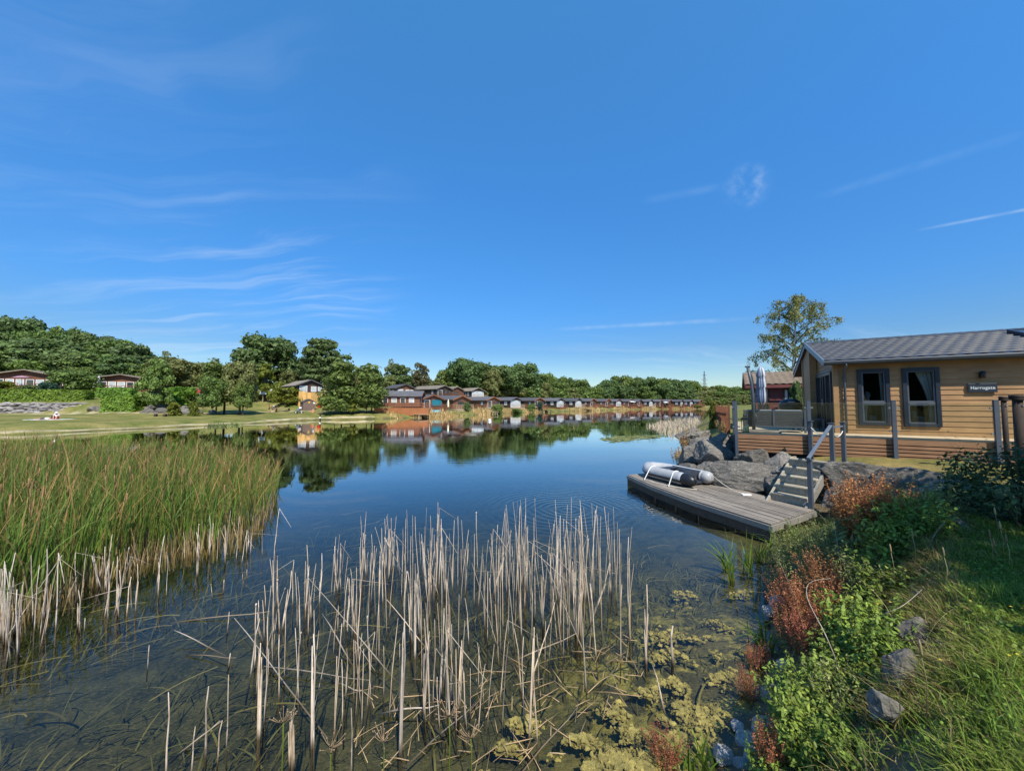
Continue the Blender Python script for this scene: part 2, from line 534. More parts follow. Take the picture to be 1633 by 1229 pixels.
def stone_mat(name, light, dark, moss):
    m = bpy.data.materials.new(name)
    m.use_nodes = True
    t = NT(m.node_tree)
    geo = t.n('ShaderNodeNewGeometry')
    P = geo.outputs['Position']
    rnd = t.n('ShaderNodeObjectInfo').outputs['Random']
    wp = t.vm('ADD', P, t.vm('MULTIPLY', t.noise(P, 2.2, 4, .6, out=1), (.6, .6, .6)))
    strata = t.noise(t.mapping(wp, (1.2, 1.2, 6), (.35, .2, 0)), 2.2, 5, .65)
    grain = t.noise(P, 26, 6, .75)
    col = t.mix(t.rng(strata, .35, .65), light, dark)
    col = t.mix(t.rng(grain, .42, .72), col, tuple(c * .5 for c in dark))
    lich = t.rng(t.noise(P, 5.5, 5, .7), .60, .68)
    col = t.mix(t.math('MULTIPLY', lich, .7), col, (.36, .345, .29))
    col = t.mix(t.math('MULTIPLY', t.rng(t.noise(P, 3.1, 5, .7), .60, .72), .6), col, moss)
    vo = t.n('ShaderNodeTexVoronoi', feature='DISTANCE_TO_EDGE', i_Vector=wp)
    vo.inputs['Scale'].default_value = 1.25
    crack = t.math('MAXIMUM', t.rng(vo.outputs['Distance'], .0, .012), t.rng(t.noise(P, 1.7, 3), .42, .55))
    col = t.mix(crack, tuple(c * .45 for c in dark), col)
    z = t.n('ShaderNodeSeparateXYZ', i_Vector=P).outputs[2]
    col = t.mix(t.rng(z, .16, .03), col, (.045, .042, .03))            # wet tide line
    h = t.n('ShaderNodeHueSaturation', i_Color=col, i_Value=t.rng(rnd, 0, 1, .78, 1.2))
    b = t.n('ShaderNodeBsdfPrincipled', i_Base_Color=h.outputs[0], i_Roughness=.93)
    b.inputs['Specular IOR Level'].default_value = .2
    hh = t.math('ADD', t.math('ADD', t.math('MULTIPLY', strata, .8), t.math('MULTIPLY', grain, .35)), t.math('MULTIPLY', crack, .35))
    bp = t.n('ShaderNodeBump', i_Height=hh, i_Strength=1.0, i_Distance=.035)
    t.set(b.inputs['Normal'], bp.outputs[0])
    t.n('ShaderNodeOutputMaterial', i_Surface=b.outputs[0])
    return m


MT['stone'] = stone_mat('limestone boulder', (0.235, 0.215, 0.185), (0.10, 0.096, 0.088), (0.13, 0.125, 0.045))
MT['umbel'] = M('dry umbel brown', (0.30, 0.215, 0.13), (0.18, 0.125, 0.07), 20, .9)
MT['reed'] = leaf_mat('reed blades', (0, 0, 0), (0.17, 0.15, 0.03), 0.35, 0.1, 0.4,
                      grad=[(0.0, (0.30, 0.24, 0.13)), (0.13, (0.15, 0.185, 0.04)), (0.3, (0.105, 0.175, 0.028)), (0.7, (0.095, 0.17, 0.028)), (0.88, (0.14, 0.2, 0.04)), (1.0, (0.36, 0.26, 0.09))])
MT['reedbrown'] = leaf_mat('withered reed blades', (0, 0, 0), (0.34, 0.2, 0.07), 0.3, 0.1, 0.4,
                           grad=[(0.0, (0.36, 0.28, 0.17)), (0.4, (0.2, 0.17, 0.05)), (0.75, (0.36, 0.22, 0.08)), (1.0, (0.42, 0.26, 0.1))])
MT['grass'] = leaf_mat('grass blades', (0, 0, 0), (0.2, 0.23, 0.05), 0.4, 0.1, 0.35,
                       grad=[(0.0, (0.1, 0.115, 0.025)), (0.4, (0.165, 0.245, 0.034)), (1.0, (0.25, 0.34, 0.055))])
MT['drygrass'] = leaf_mat('dry grass blades', (0, 0, 0), (0.42, 0.34, 0.16), 0.35, 0.1, 0.35,
                          grad=[(0.0, (0.12, 0.09, 0.03)), (0.4, (0.28, 0.22, 0.08)), (1.0, (0.42, 0.34, 0.15))])
MT['iris'] = leaf_mat('iris blades', (0, 0, 0), (0.2, 0.22, 0.03), 0.45, 0.1, 0.3,
                      grad=[(0.0, (0.14, 0.15, 0.03)), (0.4, (0.11, 0.2, 0.025)), (1.0, (0.17, 0.25, 0.04))])
# ------------------------------------------------------------------ lake outline and terrain
RNG = np.random.default_rng(7)
SHORE_PX = [(1140, 1229), (1215, 1100), (1228, 1000), (1215, 905), (1250, 845)]
NEAR = [tuple(at(*p)[:2]) for p in SHORE_PX] + [(6.5, 8.35), (7.45, 9.05), (7.25, 10.0), (6.95, 10.8), (6.75, 11.9), (6.55, 13.2), (6.8, 14.4), (7.2, 15.6), (8.0, 17.2)]
SHORE2 = [(1085, 703), (1100, 690), (1118, 674), (1136, 657), (1150, 651), (1120, 652), (1060, 652.3), (1000, 653.2), (950, 654.6), (900, 656), (850, 657.3), (800, 659),
          (760, 661.5), (720, 663.5), (690, 664.5), (660, 666), (630, 667), (600, 668), (570, 669), (540, 669.5), (510, 669.5), (470, 671.5), (430, 674), (380, 676.5),
          (330, 679), (270, 682), (200, 685), (120, 689), (60, 692), (0, 694)]
FAR = [tuple(at(*p)[:2]) for p in SHORE2]
BACK = [(-62, 33), (-75, 20), (-60, 4), (-30, 0.5), (-10, 1.3), (-3, 1.75), (-1, 1.9), (0.2, 2.05), (1.0, 2.45)]
LAKE = np.array(NEAR + FAR + BACK)


def sdist(x, y):
    """signed distance to the lake outline, positive on land"""
    x, y = np.atleast_1d(x).astype(float), np.atleast_1d(y).astype(float)
    d2 = np.full(x.shape, 1e18)
    ins = np.zeros(x.shape, bool)
    n = len(LAKE)
    for i in range(n):
        ax, ay = LAKE[i]
        bx, by = LAKE[(i + 1) % n]
        ex, ey = bx - ax, by - ay
        t = np.clip(((x - ax) * ex + (y - ay) * ey) / (ex * ex + ey * ey), 0, 1)
        d2 = np.minimum(d2, (x - ax - t * ex) ** 2 + (y - ay - t * ey) ** 2)
        c = ((ay > y) != (by > y))
        with np.errstate(divide='ignore', invalid='ignore'):
            xi = ax + (y - ay) * ex / (ey if ey != 0 else 1e-12)
        ins ^= c & (x < xi)
    d = np.sqrt(d2)
    return np.where(ins, -d, d)


def sstep(v, a, b):
    t = np.clip((v - a) / (b - a), 0, 1)
    return t * t * (3 - 2 * t)


def wob(x, y, s, seed=0.0):
    return (np.sin(x * s * 1.7 + seed + 1.3 * np.sin(y * s * 1.1 + seed)) + np.sin(y * s * 2.1 + 2 * seed + 1.7 * np.sin(x * s * 0.9 - seed)) + 0.5 * np.sin((x + y) * s * 3.7 + seed)) / 2.5


LCOL = [(-500, [(36, .8), (60, 1.2), (61.5, 1.4), (63, 2.9), (70, 3.9), (80, 6.2), (95, 8.0), (120, 13), (200, 17)]),
        (140, [(36, .8), (60, 1.2), (61.5, 1.4), (63, 2.9), (70, 3.9), (80, 6.2), (95, 8.0), (120, 13), (200, 17)]),
        (180, [(40, .6), (58, 1.1), (64, 2.0), (70, 3.6), (80, 5.8), (95, 8), (120, 12), (200, 16)]),
        (256, [(43, .6), (58, 1.0), (62, 1.3), (66, 2.3), (72, 4.0), (84, 5.2), (95, 6.5), (120, 10), (200, 14)]),
        (330, [(48, .5), (64, 1.0), (70, 1.4), (78, 2.8), (86, 4.6), (95, 5.5), (120, 8), (200, 12)]),
        (430, [(55, .5), (78, .95), (84, 3.2), (90, 4.0), (110, 5.5), (200, 9)]),
        (465, [(57, .5), (77.5, 1.0), (79.8, 2.9), (90, 3.8), (110, 5.5), (200, 9)]),
        (484, [(60, .5), (76, 1.2), (82, 1.8), (95, 3.5), (120, 5), (200, 8)]),
        (500, [(63, .5), (76, 1.3), (82, 1.6), (95, 3.5), (120, 5), (200, 8)]),
        (2500, [(63, .5), (76, 1.3), (82, 1.6), (95, 3.5), (120, 5), (200, 8)])]
PATHZ = ([-500, 0, 140, 256, 330, 430, 500, 560], [59.5, 59.5, 60.5, 60.5, 66, 77.5, 74, 72])


def left_table(px, Z):
    cx = np.array([c[0] for c in LCOL], float)
    cols = np.stack([np.interp(Z, [q[0] for q in c[1]], [q[1] for q in c[1]]) for c in LCOL], 0)
    k = np.clip(np.searchsorted(cx, px) - 1, 0, len(cx) - 2)
    t = np.clip((px - cx[k]) / (cx[k + 1] - cx[k]), 0, 1)
    i = np.arange(len(px))
    return cols[k, i] * (1 - t) + cols[k + 1, i] * t


def height(x, y):
    x, y = np.atleast_1d(x).astype(float), np.atleast_1d(y).astype(float)
    d = sdist(x, y)
    r = x / np.maximum(y, 0.1)
    px = PW / 2 + r * FPX
    left = np.minimum(left_table(px, np.maximum(y, 0.1)), np.interp(d, [0, .8, 1.6, 6, 12, 900], [0, .28, .5, 1.2, 9, 900]))
    cent = np.interp(d, [0, 1.0, 3, 14, 19, 24, 36, 60, 120, 900], [0, 0.55, 1.05, 1.35, 2.2, 4.0, 5.6, 7.0, 8.0, 9])
    fars = np.interp(d, [0, 1.0, 3, 30, 90, 900], [0, 0.6, 1.1, 1.4, 3, 4])
    dn = d * np.interp(y, [5.2, 7.2, 30, 60], [1, .6, .6, 1])
    near = np.interp(dn, [0, 0.25, 0.7, 1.45, 2.2, 30, 200, 900], [0, 0.16, 0.55, 1.28, 1.38, 1.45, 1.8, 3])
    wl = sstep(px, 560, 420)
    wf = sstep(px, 800, 960)
    far = cent * (1 - wf) + fars * wf
    far = left * wl + far * (1 - wl)
    wn = np.where(y < 14, 1.0, sstep(r, 0.38, 0.46) * sstep(y, 60, 26)) * np.where(x < -30, 0, 1)
    land = near * wn + far * (1 - wn)
    nr = np.hypot(x, y)
    land = land + 0.035 * wob(x, y, 1.9, 2.0) * sstep(d, 0.2, 1.2) * sstep(nr, 30, 6) + 0.12 * wob(x, y, 0.16, 1.0) * sstep(d, 2, 10) * sstep(nr, 14, 40)
    dep = -np.interp(-d, [0, 0.6, 2, 5, 9, 16, 30], [0.02, 0.13, 0.3, 0.5, 0.72, 1.1, 2.2]) + 0.05 * wob(x, y, 1.3, 4.0) * sstep(nr, 30, 8)
    return np.where(d > 0, land, np.minimum(dep, -0.02))


def hz(x, y):
    return float(height(x, y)[0])


def ground(px, py_hint=None, Y=None):
    """terrain point seen in the direction px at distance Y"""
    X = (px - PW / 2) / FPX * Y * math.cos(PITCH)
    return Vector((X, Y, hz(X, Y)))


def build_terrain():
    fr = np.radians(np.linspace(-82, 82, 760))
    bk = np.radians(np.linspace(82, 278, 90))[1:-1]
    az = np.concatenate([fr, bk])
    rad = np.concatenate([[0.0], np.exp(np.linspace(math.log(0.35), math.log(4000), 430))])
    A, Rr = np.meshgrid(az, rad)
    X, Y = Rr * np.sin(A), Rr * np.cos(A)
    Z = height(X.ravel(), Y.ravel())
    d = sdist(X.ravel(), Y.ravel())
    na, nr = len(az), len(rad)
    i, j = np.meshgrid(np.arange(nr - 1), np.arange(na), indexing='ij')
    j2 = (j + 1) % na
    F = np.stack([i * na + j, (i + 1) * na + j, (i + 1) * na + j2, i * na + j2], -1).reshape(-1, 4)[:, ::-1]
    xx, yy = X.ravel(), Y.ravel()
    px = PW / 2 + xx / np.maximum(yy, .1) * FPX
    leftw = sstep(px, 560, 500) * (yy > 20)
    sand = leftw * np.exp(-((yy - np.interp(px, *PATHZ)) / 0.5) ** 2)
    near = (yy < 30) & (xx > -12)
    soil = near * (1 - sstep(d, 1.0, 1.9))
    # grey drive by the parked cars
    p = at_y(318, 636, 88)
    tar = np.exp(-(((xx - p.x) / 7.5) ** 2 + ((yy - p.y - 2) / 6.0) ** 2) ** 2)
    me = np_mesh('terrain', np.stack([xx, yy, Z], -1), F, True, dict(under=sstep(-d, -0.1, 0.12), sand=np.clip(sand, 0, 1), soil=np.clip(soil, 0, 1), algae=np.exp(-(((xx - 1.9) / 1.5) ** 2 + ((yy - 4.2) / 2.2) ** 2) ** 1.5), tarmac=tar, farg=sstep(np.hypot(xx, yy), 12, 30)))
    m = bpy.data.materials.new('ground cover')
    m.use_nodes = True
    t = NT(m.node_tree)
    co = t.n('ShaderNodeTexCoord').outputs['Object']
    at_ = lambda k: t.n('ShaderNodeAttribute', attribute_name=k).outputs['Fac']
    n1 = t.noise(co, 0.35, 5, 0.6)
    n2 = t.noise(co, 6.0, 5, 0.65)
    n3 = t.noise(co, 38.0, 4, 0.7)
    g = t.mix(t.rng(n1, 0.35, 0.65), (0.085, 0.115, 0.022), (0.235, 0.2, 0.07))
    gn = t.mix(t.rng(n1, 0.3, 0.6), (0.06, 0.085, 0.02), (0.24, 0.18, 0.065))
    g = t.mix(at_('farg'), gn, g)
    g = t.mix(1.0, g, t.ramp(n2, [(0.25, (0.6, 0.6, 0.6)), (0.75, (1.25, 1.25, 1.25))]), 'MULTIPLY')
    soil_c = t.mix(t.rng(n2, 0.35, 0.65), (0.07, 0.055, 0.035), (0.16, 0.13, 0.085))
    c = t.mix(at_('soil'), g, soil_c)
    sand_c = t.mix(t.rng(n2, 0.3, 0.7), (0.46, 0.39, 0.27), (0.32, 0.27, 0.18))
    c = t.mix(at_('sand'), c, sand_c)
    c = t.mix(at_('tarmac'), c, (0.15, 0.15, 0.155))
    # lake bed: dark weed with lighter silt and dead leaves
    bed = t.mix(t.rng(t.noise(co, 2.6, 6, 0.68), 0.38, 0.66), (0.05, 0.05, 0.024), (0.155, 0.135, 0.062))
    bed = t.mix(t.rng(t.noise(t.mapping(co, (1, 2.6, 1), (0, 0, 0.5)), 17, 5, 0.75), 0.5, 0.75), bed, (0.24, 0.21, 0.09))
    bed = t.mix(t.rng(n3, 0.35, 0.7), t.mix(1.0, bed, (0.55, 0.55, 0.6), 'MULTIPLY'), bed)
    alg = t.math('MULTIPLY', t.rng(t.noise(co, 3.4, 5, .7), .47, .6), at_('algae'))
    bed = t.mix(alg, bed, (0.36, 0.30, 0.085))
    c = t.mix(at_('under'), c, bed)
    b = t.n('ShaderNodeBsdfPrincipled', i_Base_Color=c, i_Roughness=0.95)
    b.inputs['Specular IOR Level'].default_value = 0.1
    hh = t.math('ADD', t.math('MULTIPLY', n2, 0.6), t.math('MULTIPLY', n3, 0.4))
    bp = t.n('ShaderNodeBump', i_Height=hh, i_Strength=0.9, i_Distance=0.04)
    t.set(b.inputs['Normal'], bp.outputs[0])
    t.n('ShaderNodeOutputMaterial', i_Surface=b.outputs[0])
    o = link('ground', me, m)
    tag(o, kind='structure')


build_terrain()


def build_water():
    # sheet over the lake basin, a few centimetres into the banks
    n = 200
    fr = np.radians(np.concatenate([np.linspace(-180, -84, 40)[:-1], np.linspace(-84, 84, 160), np.linspace(84, 180, 40)[1:-1]]))
    rad = np.concatenate([[0.0], np.exp(np.linspace(math.log(0.8), math.log(420), 90))])
    A, Rr = np.meshgrid(fr, rad)
    X, Y = (Rr * np.sin(A)).ravel(), (Rr * np.cos(A)).ravel()
    na, nr = len(fr), len(rad)
    i, j = np.meshgrid(np.arange(nr - 1), np.arange(na), indexing='ij')
    j2 = (j + 1) % na
    F = np.stack([i * na + j, i * na + j2, (i + 1) * na + j2, (i + 1) * na + j], -1).reshape(-1, 4)
    d = sdist(X, Y)
    step = np.maximum(2.5, Rr.ravel() * 0.12)
    keep = (d < step)[F].any(1)
    F = F[keep]
    used = np.unique(F)
    remap = -np.ones(len(X), int)
    remap[used] = np.arange(len(used))
    me = np_mesh('lake_water', np.stack([X, Y, np.zeros_like(X)], -1)[used], remap[F], True)
    m = bpy.data.materials.new('lake water')
    m.use_nodes = True
    t = NT(m.node_tree)
    co = t.n('ShaderNodeTexCoord').outputs['Object']
    sp = t.n('ShaderNodeSeparateXYZ', i_Vector=co)
    small = t.noise(t.mapping(co, (1, 1.6, 1), (0, 0, R(25))), 7.0, 3, 0.55)
    mid = t.noise(t.mapping(co, (1, 2.2, 1), (0, 0, R(-15))), 1.4, 3, 0.5)
    patch = t.rng(t.noise(t.mapping(co, (0.6, 1.6, 1), (0, 0, R(20))), 0.09, 3, 0.55), 0.42, 0.66, 0.12, 1.0)
    c0 = at(905, 812)
    rr = t.vm('LENGTH', t.vm('SUBTRACT', co, (c0.x, c0.y, 0)), out=1)
    wrp = t.math('MULTIPLY', t.noise(co, 1.2, 2), 0.35)
    ring = t.math('MULTIPLY', t.math('SINE', t.math('MULTIPLY', t.math('ADD', rr, wrp), 30.0)), t.rng(rr, 3.6, 0.3, 0, 1, True))
    c1 = at(1005, 800)
    r2 = t.vm('LENGTH', t.vm('SUBTRACT', co, (c1.x, c1.y, 0)), out=1)
    ring2 = t.math('MULTIPLY', t.math('SINE', t.math('MULTIPLY', t.math('ADD', r2, wrp), 36.0)), t.math('MULTIPLY', t.rng(r2, 2.4, 0.3, 0, 1, True), 0.5))
    hgt = t.math('ADD', t.math('MULTIPLY', t.math('ADD', t.math('MULTIPLY', small, 0.05), t.math('MULTIPLY', mid, 0.2)), patch), t.math('MULTIPLY', t.math('ADD', ring, ring2), 0.10))
    bp = t.n('ShaderNodeBump', i_Height=hgt, i_Strength=1.0, i_Distance=0.021)
    fr_ = t.n('ShaderNodeFresnel', i_IOR=1.333, i_Normal=bp.outputs[0])
    tp = t.n('ShaderNodeBsdfTransparent', i_Color=(0.92, 0.93, 0.88))
    gl = t.n('ShaderNodeBsdfGlossy', i_Roughness=0.015, i_Normal=bp.outputs[0], i_Color=(0.97, 0.97, 0.97))
    f2 = t.math('MULTIPLY', fr_.outputs[0], t.rng(fr_.outputs[0], 0.05, 0.33, 1.0, 1.75), clamp=True)
    mx = t.n('ShaderNodeMixShader', i_0=f2, i_1=tp.outputs[0], i_2=gl.outputs[0])
    va = t.n('ShaderNodeVolumeAbsorption', i_Color=(0.42, 0.52, 0.36), i_Density=0.95)
    t.n('ShaderNodeOutputMaterial', i_Surface=mx.outputs[0], i_Volume=va.outputs[0])
    o = link('water', me, m)
    tag(o, kind='structure')


build_water()


def build_beach():
    P = [Vector((*p, 0)) for p in FAR]
    P = [p for p in P if p.x < -25 and p.y < 75] + [Vector((*p, 0)) for p in BACK[:2]]
    q = []
    for a, b in zip(P[:-1], P[1:]):
        n = max(2, int((b - a).length / .7))
        q += [a.lerp(b, i / n) for i in range(n)]
    V, F = [], []
    for i, p in enumerate(q):
        t = (q[min(i + 4, len(q) - 1)] - q[max(i - 4, 0)]).normalized()
        nr = Vector((t.y, -t.x, 0))
        if nr.x > 0:
            nr = -nr
        wv = .22 * math.sin(i * .11) + .16 * math.sin(i * .37) + .1 * math.sin(i * .83)
        for o, dz in ((.25 + wv * .8, -.12), (.5 + wv * .5, .035), (.8 + wv, .045), (1.1 + wv * 1.4, -.1)):
            w_ = p + nr * o
            V.append((w_.x, w_.y, hz(w_.x, w_.y) + dz))
    for i in range(len(q) - 1):
        for k in range(3):
            F.append((i * 4 + k, i * 4 + k + 1, (i + 1) * 4 + k + 1, (i + 1) * 4 + k))
    o = link('beach', np_mesh('beach', V, F, True), M('beach sand', (0.40, 0.33, 0.22), (0.19, 0.17, 0.08), .7, .95, .01, 12))
    tag(o, kind='structure')


build_beach()

# ------------------------------------------------------------------ plant geometry (numpy)
def blades(base, h, wd, lean, nseg=4, curl=1.8, tipw=0.08, rng=RNG, tip_from=0.45):
    """flat tapering blades: base (N,3), h, wd (N,), lean (N,2) = horizontal travel of the tip / h"""
    N = len(base)
    t = np.linspace(0, 1, nseg + 1)
    ang = rng.uniform(0, 2 * np.pi, N)
    side = np.stack([np.cos(ang), np.sin(ang), np.zeros(N)], -1)
    ll = np.hypot(lean[:, 0], lean[:, 1])
    P = np.zeros((N, nseg + 1, 3))
    tc = t[None, :] ** curl
    P[:, :, 0] = base[:, 0, None] + lean[:, 0, None] * h[:, None] * tc
    P[:, :, 1] = base[:, 1, None] + lean[:, 1, None] * h[:, None] * tc
    P[:, :, 2] = base[:, 2, None] + h[:, None] * (t[None, :] - 0.45 * np.minimum(ll, 1.2)[:, None] * t[None, :] ** (curl + 1))
    wt = np.where(t < tip_from, 1.0, 1 - (1 - tipw) * (t - tip_from) / (1 - tip_from))
    off = side[:, None, :] * (wd[:, None] * wt[None, :])[:, :, None] * 0.5
    V = np.stack([P - off, P + off], 2).reshape(-1, 3)
    k = (nseg + 1) * 2
    q = np.array([[2 * s, 2 * s + 1, 2 * s + 3, 2 * s + 2] for s in range(nseg)])
    F = (np.arange(N)[:, None, None] * k + q[None]).reshape(-1, 4)
    tt = np.tile(np.repeat(t, 2), N)
    return V, F, tt


def leaves(pos, nrm, size, aspect=2.0, rng=RNG, fold=0.0):
    """pointed six-sided leaves, normals nrm"""
    N = len(pos)
    nrm = nrm / np.maximum(np.linalg.norm(nrm, axis=1, keepdims=True), 1e-6)
    r = rng.normal(size=(N, 3))
    u = np.cross(nrm, r)
    u /= np.maximum(np.linalg.norm(u, axis=1, keepdims=True), 1e-6)
    v = np.cross(nrm, u)
    s = np.asarray(size)[:, None]
    a = u * s * 0.5
    b = v * s * 0.5 / aspect
    V = np.stack([pos - a, pos - a * 0.35 + b, pos + a * 0.4 + b * 0.85, pos + a, pos + a * 0.4 - b * 0.85, pos - a * 0.35 - b], 1)
    V = V.reshape(-1, 3)
    F = np.arange(N)[:, None] * 6
    F = np.concatenate([F + np.array([[0, 1, 2, 3]]), F + np.array([[0, 3, 4, 5]])], 0)
    return V, F


def quads(pos, nrm, size, rng=RNG, jag=0.35):
    """irregular four-sided leaf clumps"""
    N = len(pos)
    nrm = nrm / np.maximum(np.linalg.norm(nrm, axis=1, keepdims=True), 1e-6)
    r = rng.normal(size=(N, 3))
    u = np.cross(nrm, r)
    u /= np.maximum(np.linalg.norm(u, axis=1, keepdims=True), 1e-6)
    v = np.cross(nrm, u)
    s = np.asarray(size)[:, None]
    c = []
    for (a, b) in ((-1, -.4), (.3, -1), (1, .5), (-.4, 1)):
        ja = a + rng.uniform(-jag, jag, (N, 1))
        jb = b + rng.uniform(-jag, jag, (N, 1))
        c.append(pos + (u * ja + v * jb) * s * 0.5)
    V = np.stack(c, 1).reshape(-1, 3)
    F = np.arange(N)[:, None] * 4 + np.arange(4)[None]
    return V, F


def crown_mesh(name, seed, mat, shape='broad', nl=34, leaf=5200, ls=0.055):
    """crown in a unit box: height 0..1, radius about 0.5; lobes of outward-facing leaf clumps with gaps between"""
    rng = np.random.default_rng(seed)
    C, Rd = [], []
    for i in range(nl):
        t = rng.uniform(0, 1)
        th = rng.uniform(0, 2 * np.pi)
        if shape == 'broad':
            zc = 0.16 + 0.70 * t
            rad = 0.40 * math.sqrt(max(0.05, 1 - ((zc - 0.46) / 0.50) ** 2))
            lr = rng.uniform(0.10, 0.19)
        elif shape == 'tall':
            zc = 0.10 + 0.80 * t
            rad = 0.36 * math.sqrt(max(0.03, 1 - ((zc - 0.42) / 0.56) ** 2)) * (1.1 - 0.4 * zc)
            lr = rng.uniform(0.08, 0.16) * (1.15 - 0.45 * zc)
        elif shape == 'cone':
            zc = 0.05 + 0.88 * t ** 1.3
            rad = 0.44 * (1 - zc) ** 0.8
            lr = rng.uniform(0.06, 0.13) * (1.25 - 0.75 * zc)
        elif shape == 'layer':            # cedar-like plates
            lv = int(t * 8)
            zc = 0.10 + 0.105 * lv + rng.uniform(-.02, .02)
            rad = 0.46 * (1 - (zc - 0.1) * 0.82) * rng.uniform(0.7, 1.1)
            lr = rng.uniform(0.09, 0.15)
        else:                             # bush, ground-hugging
            zc = 0.02 + 0.80 * t
            rad = 0.40 * math.sqrt(max(0.05, 1 - (zc / 0.98) ** 2))
            lr = rng.uniform(0.12, 0.2)
        rr = rad * math.sqrt(rng.uniform(0.25, 1.0)) * (1.18 if i % 9 == 0 else 1)
        C.append((rr * math.cos(th), rr * math.sin(th), zc))
        Rd.append(lr)
    C, Rd = np.array(C), np.array(Rd)
    wgt = Rd ** 2 / (Rd ** 2).sum()
    idx = rng.choice(nl, leaf, p=wgt)
    d = rng.normal(size=(leaf, 3))
    d[:, 2] = d[:, 2] * 0.8 + 0.28
    d /= np.linalg.norm(d, axis=1, keepdims=True)
    if shape == 'layer':
        sq = np.array([1.15, 1.15, 0.42])
    else:
        sq = np.array([1.0, 1.0, 0.82])
    rad = Rd[idx] * rng.uniform(0.72, 1.1, leaf) ** 0.8
    pos = C[idx] + d * rad[:, None] * sq
    stray = rng.uniform(size=leaf) < 0.06
    pos[stray] += d[stray] * Rd[idx][stray, None] * 0.35
    pos[:, 2] = np.clip(pos[:, 2], 0.0, None)
    nr = d + rng.normal(scale=0.45, size=(leaf, 3))
    V, F = quads(pos, nr, ls * rng.uniform(0.4, 1.55, leaf), rng)
    me = np_mesh(name, V, F)
    me.materials.append(mat)
    return me, C


def trunk_mesh(name, seed, lobes, mat, r=0.035, base=-0.62, multi=1):
    rng = random.Random(seed)
    mb = MB()
    for k in range(multi):
        ox = (k - (multi - 1) / 2) * 0.14
        pts = [(ox * 1.3 + rng.uniform(-.01, .01), rng.uniform(-.02, .02), base), (ox, rng.uniform(-.02, .02), 0.1), (ox * .6 + rng.uniform(-.03, .03), rng.uniform(-.03, .03), 0.4), (rng.uniform(-.03, .03), rng.uniform(-.03, .03), 0.78)]
        mb.tube(pts, [r * 1.25, r, r * 0.7, r * 0.2], 7)
    for c in list(lobes)[::2][:14]:
        z0 = max(0.05, c[2] * 0.55)
        mb.tube([(0, 0, z0), (c[0] * .5, c[1] * .5, (z0 + c[2]) / 2), tuple(c)], [r * .45, r * .3, r * .08], 5)
    me = bpy.data.meshes.new(name)
    me.from_pydata(mb.v, [], mb.f)
    me.materials.append(mat)
    return me


CROWNS = {}
for nm, seed, mat, shp, nl, lf, ls in (
        ('dark_broad', 1, 'L_dark', 'broad', 46, 9500, 0.042), ('mid_broad', 2, 'L_mid', 'broad', 42, 9500, 0.042), ('oliv_broad', 3, 'L_oliv', 'broad', 40, 8500, 0.042),
        ('dark_tall', 4, 'L_dark', 'tall', 44, 8500, 0.04), ('mid_tall', 5, 'L_mid', 'tall', 36, 6000, 0.048), ('gold_cone', 6, 'L_gold', 'cone', 46, 5200, 0.048),
        ('cedar', 7, 'L_dark', 'layer', 72, 12000, 0.036), ('brown_tall', 8, 'L_brown', 'tall', 34, 3800, 0.045), ('mid_bush', 9, 'L_mid', 'bush', 36, 5200, 0.055),
        ('oliv_bush', 10, 'L_oliv', 'bush', 36, 5200, 0.055), ('gold_bush', 11, 'L_gold', 'bush', 36, 4800, 0.055), ('blue_bush', 12, 'L_blue', 'bush', 40, 4800, 0.05),
        ('dark_bush', 13, 'L_dark', 'bush', 36, 5200, 0.055), ('thin_tall', 14, 'L_oliv', 'tall', 22, 1500, 0.05), ('dark_broad2', 15, 'L_dark', 'broad', 50, 9500, 0.042), ('mid_broad2', 16, 'L_mid', 'broad', 48, 9500, 0.042), ('lime_bush', 17, 'L_hedge', 'bush', 40, 5200, 0.05)):
    me, lob = crown_mesh('crown_' + nm, seed, MT[mat], shp, nl, lf, ls)
    tm = trunk_mesh('trunk_' + nm, seed, lob, MT['bark'], 0.03 if shp != 'bush' else 0.02)
    CROWNS[nm] = (me, tm)


def tree(kind, name, label, cat, px, top, wpx, Y, group=None, base=None, clear=0.12, rz=None, rng=random.Random(5)):
    """tree whose crown top and width sit at these photo pixels when it stands at distance Y"""
    g = ground(px, Y=Y) if base is None else base
    ztop = at_y(px, top, g.y).z
    hgt = max(0.6, ztop - g.z)
    wid = wpx / FPX * g.y
    e = thing(name, label, cat, g, rng.uniform(0, 6.28) if rz is None else rz, group)
    cm, tm = CROWNS[kind]
    c0 = clear * hgt
    c = link('crown', cm, None, e, (0, 0, c0))
    c.scale = (wid, wid, (hgt - c0) * 1.0)
    if tm is not None:
        k = link('trunk', tm, None, e, (0, 0, c0))
        k.scale = (min(wid, hgt * .6), min(wid, hgt * .6), hgt - c0)
    return e
# ------------------------------------------------------------------ the near lodge (local x along the long wall, y inward)
LROT = math.atan2(-0.515, 0.857)
C0 = Vector((10.81, 12.17, 0))
LM = Matrix.Translation(C0) @ Matrix.Rotation(LROT, 4, 'Z')
DZ = 1.915      # deck level
EZ = 4.19       # wall top
LLEN, LWID = 13.0, 6.1


def L2W(x, y, z):
    return LM @ Vector((x, y, z))


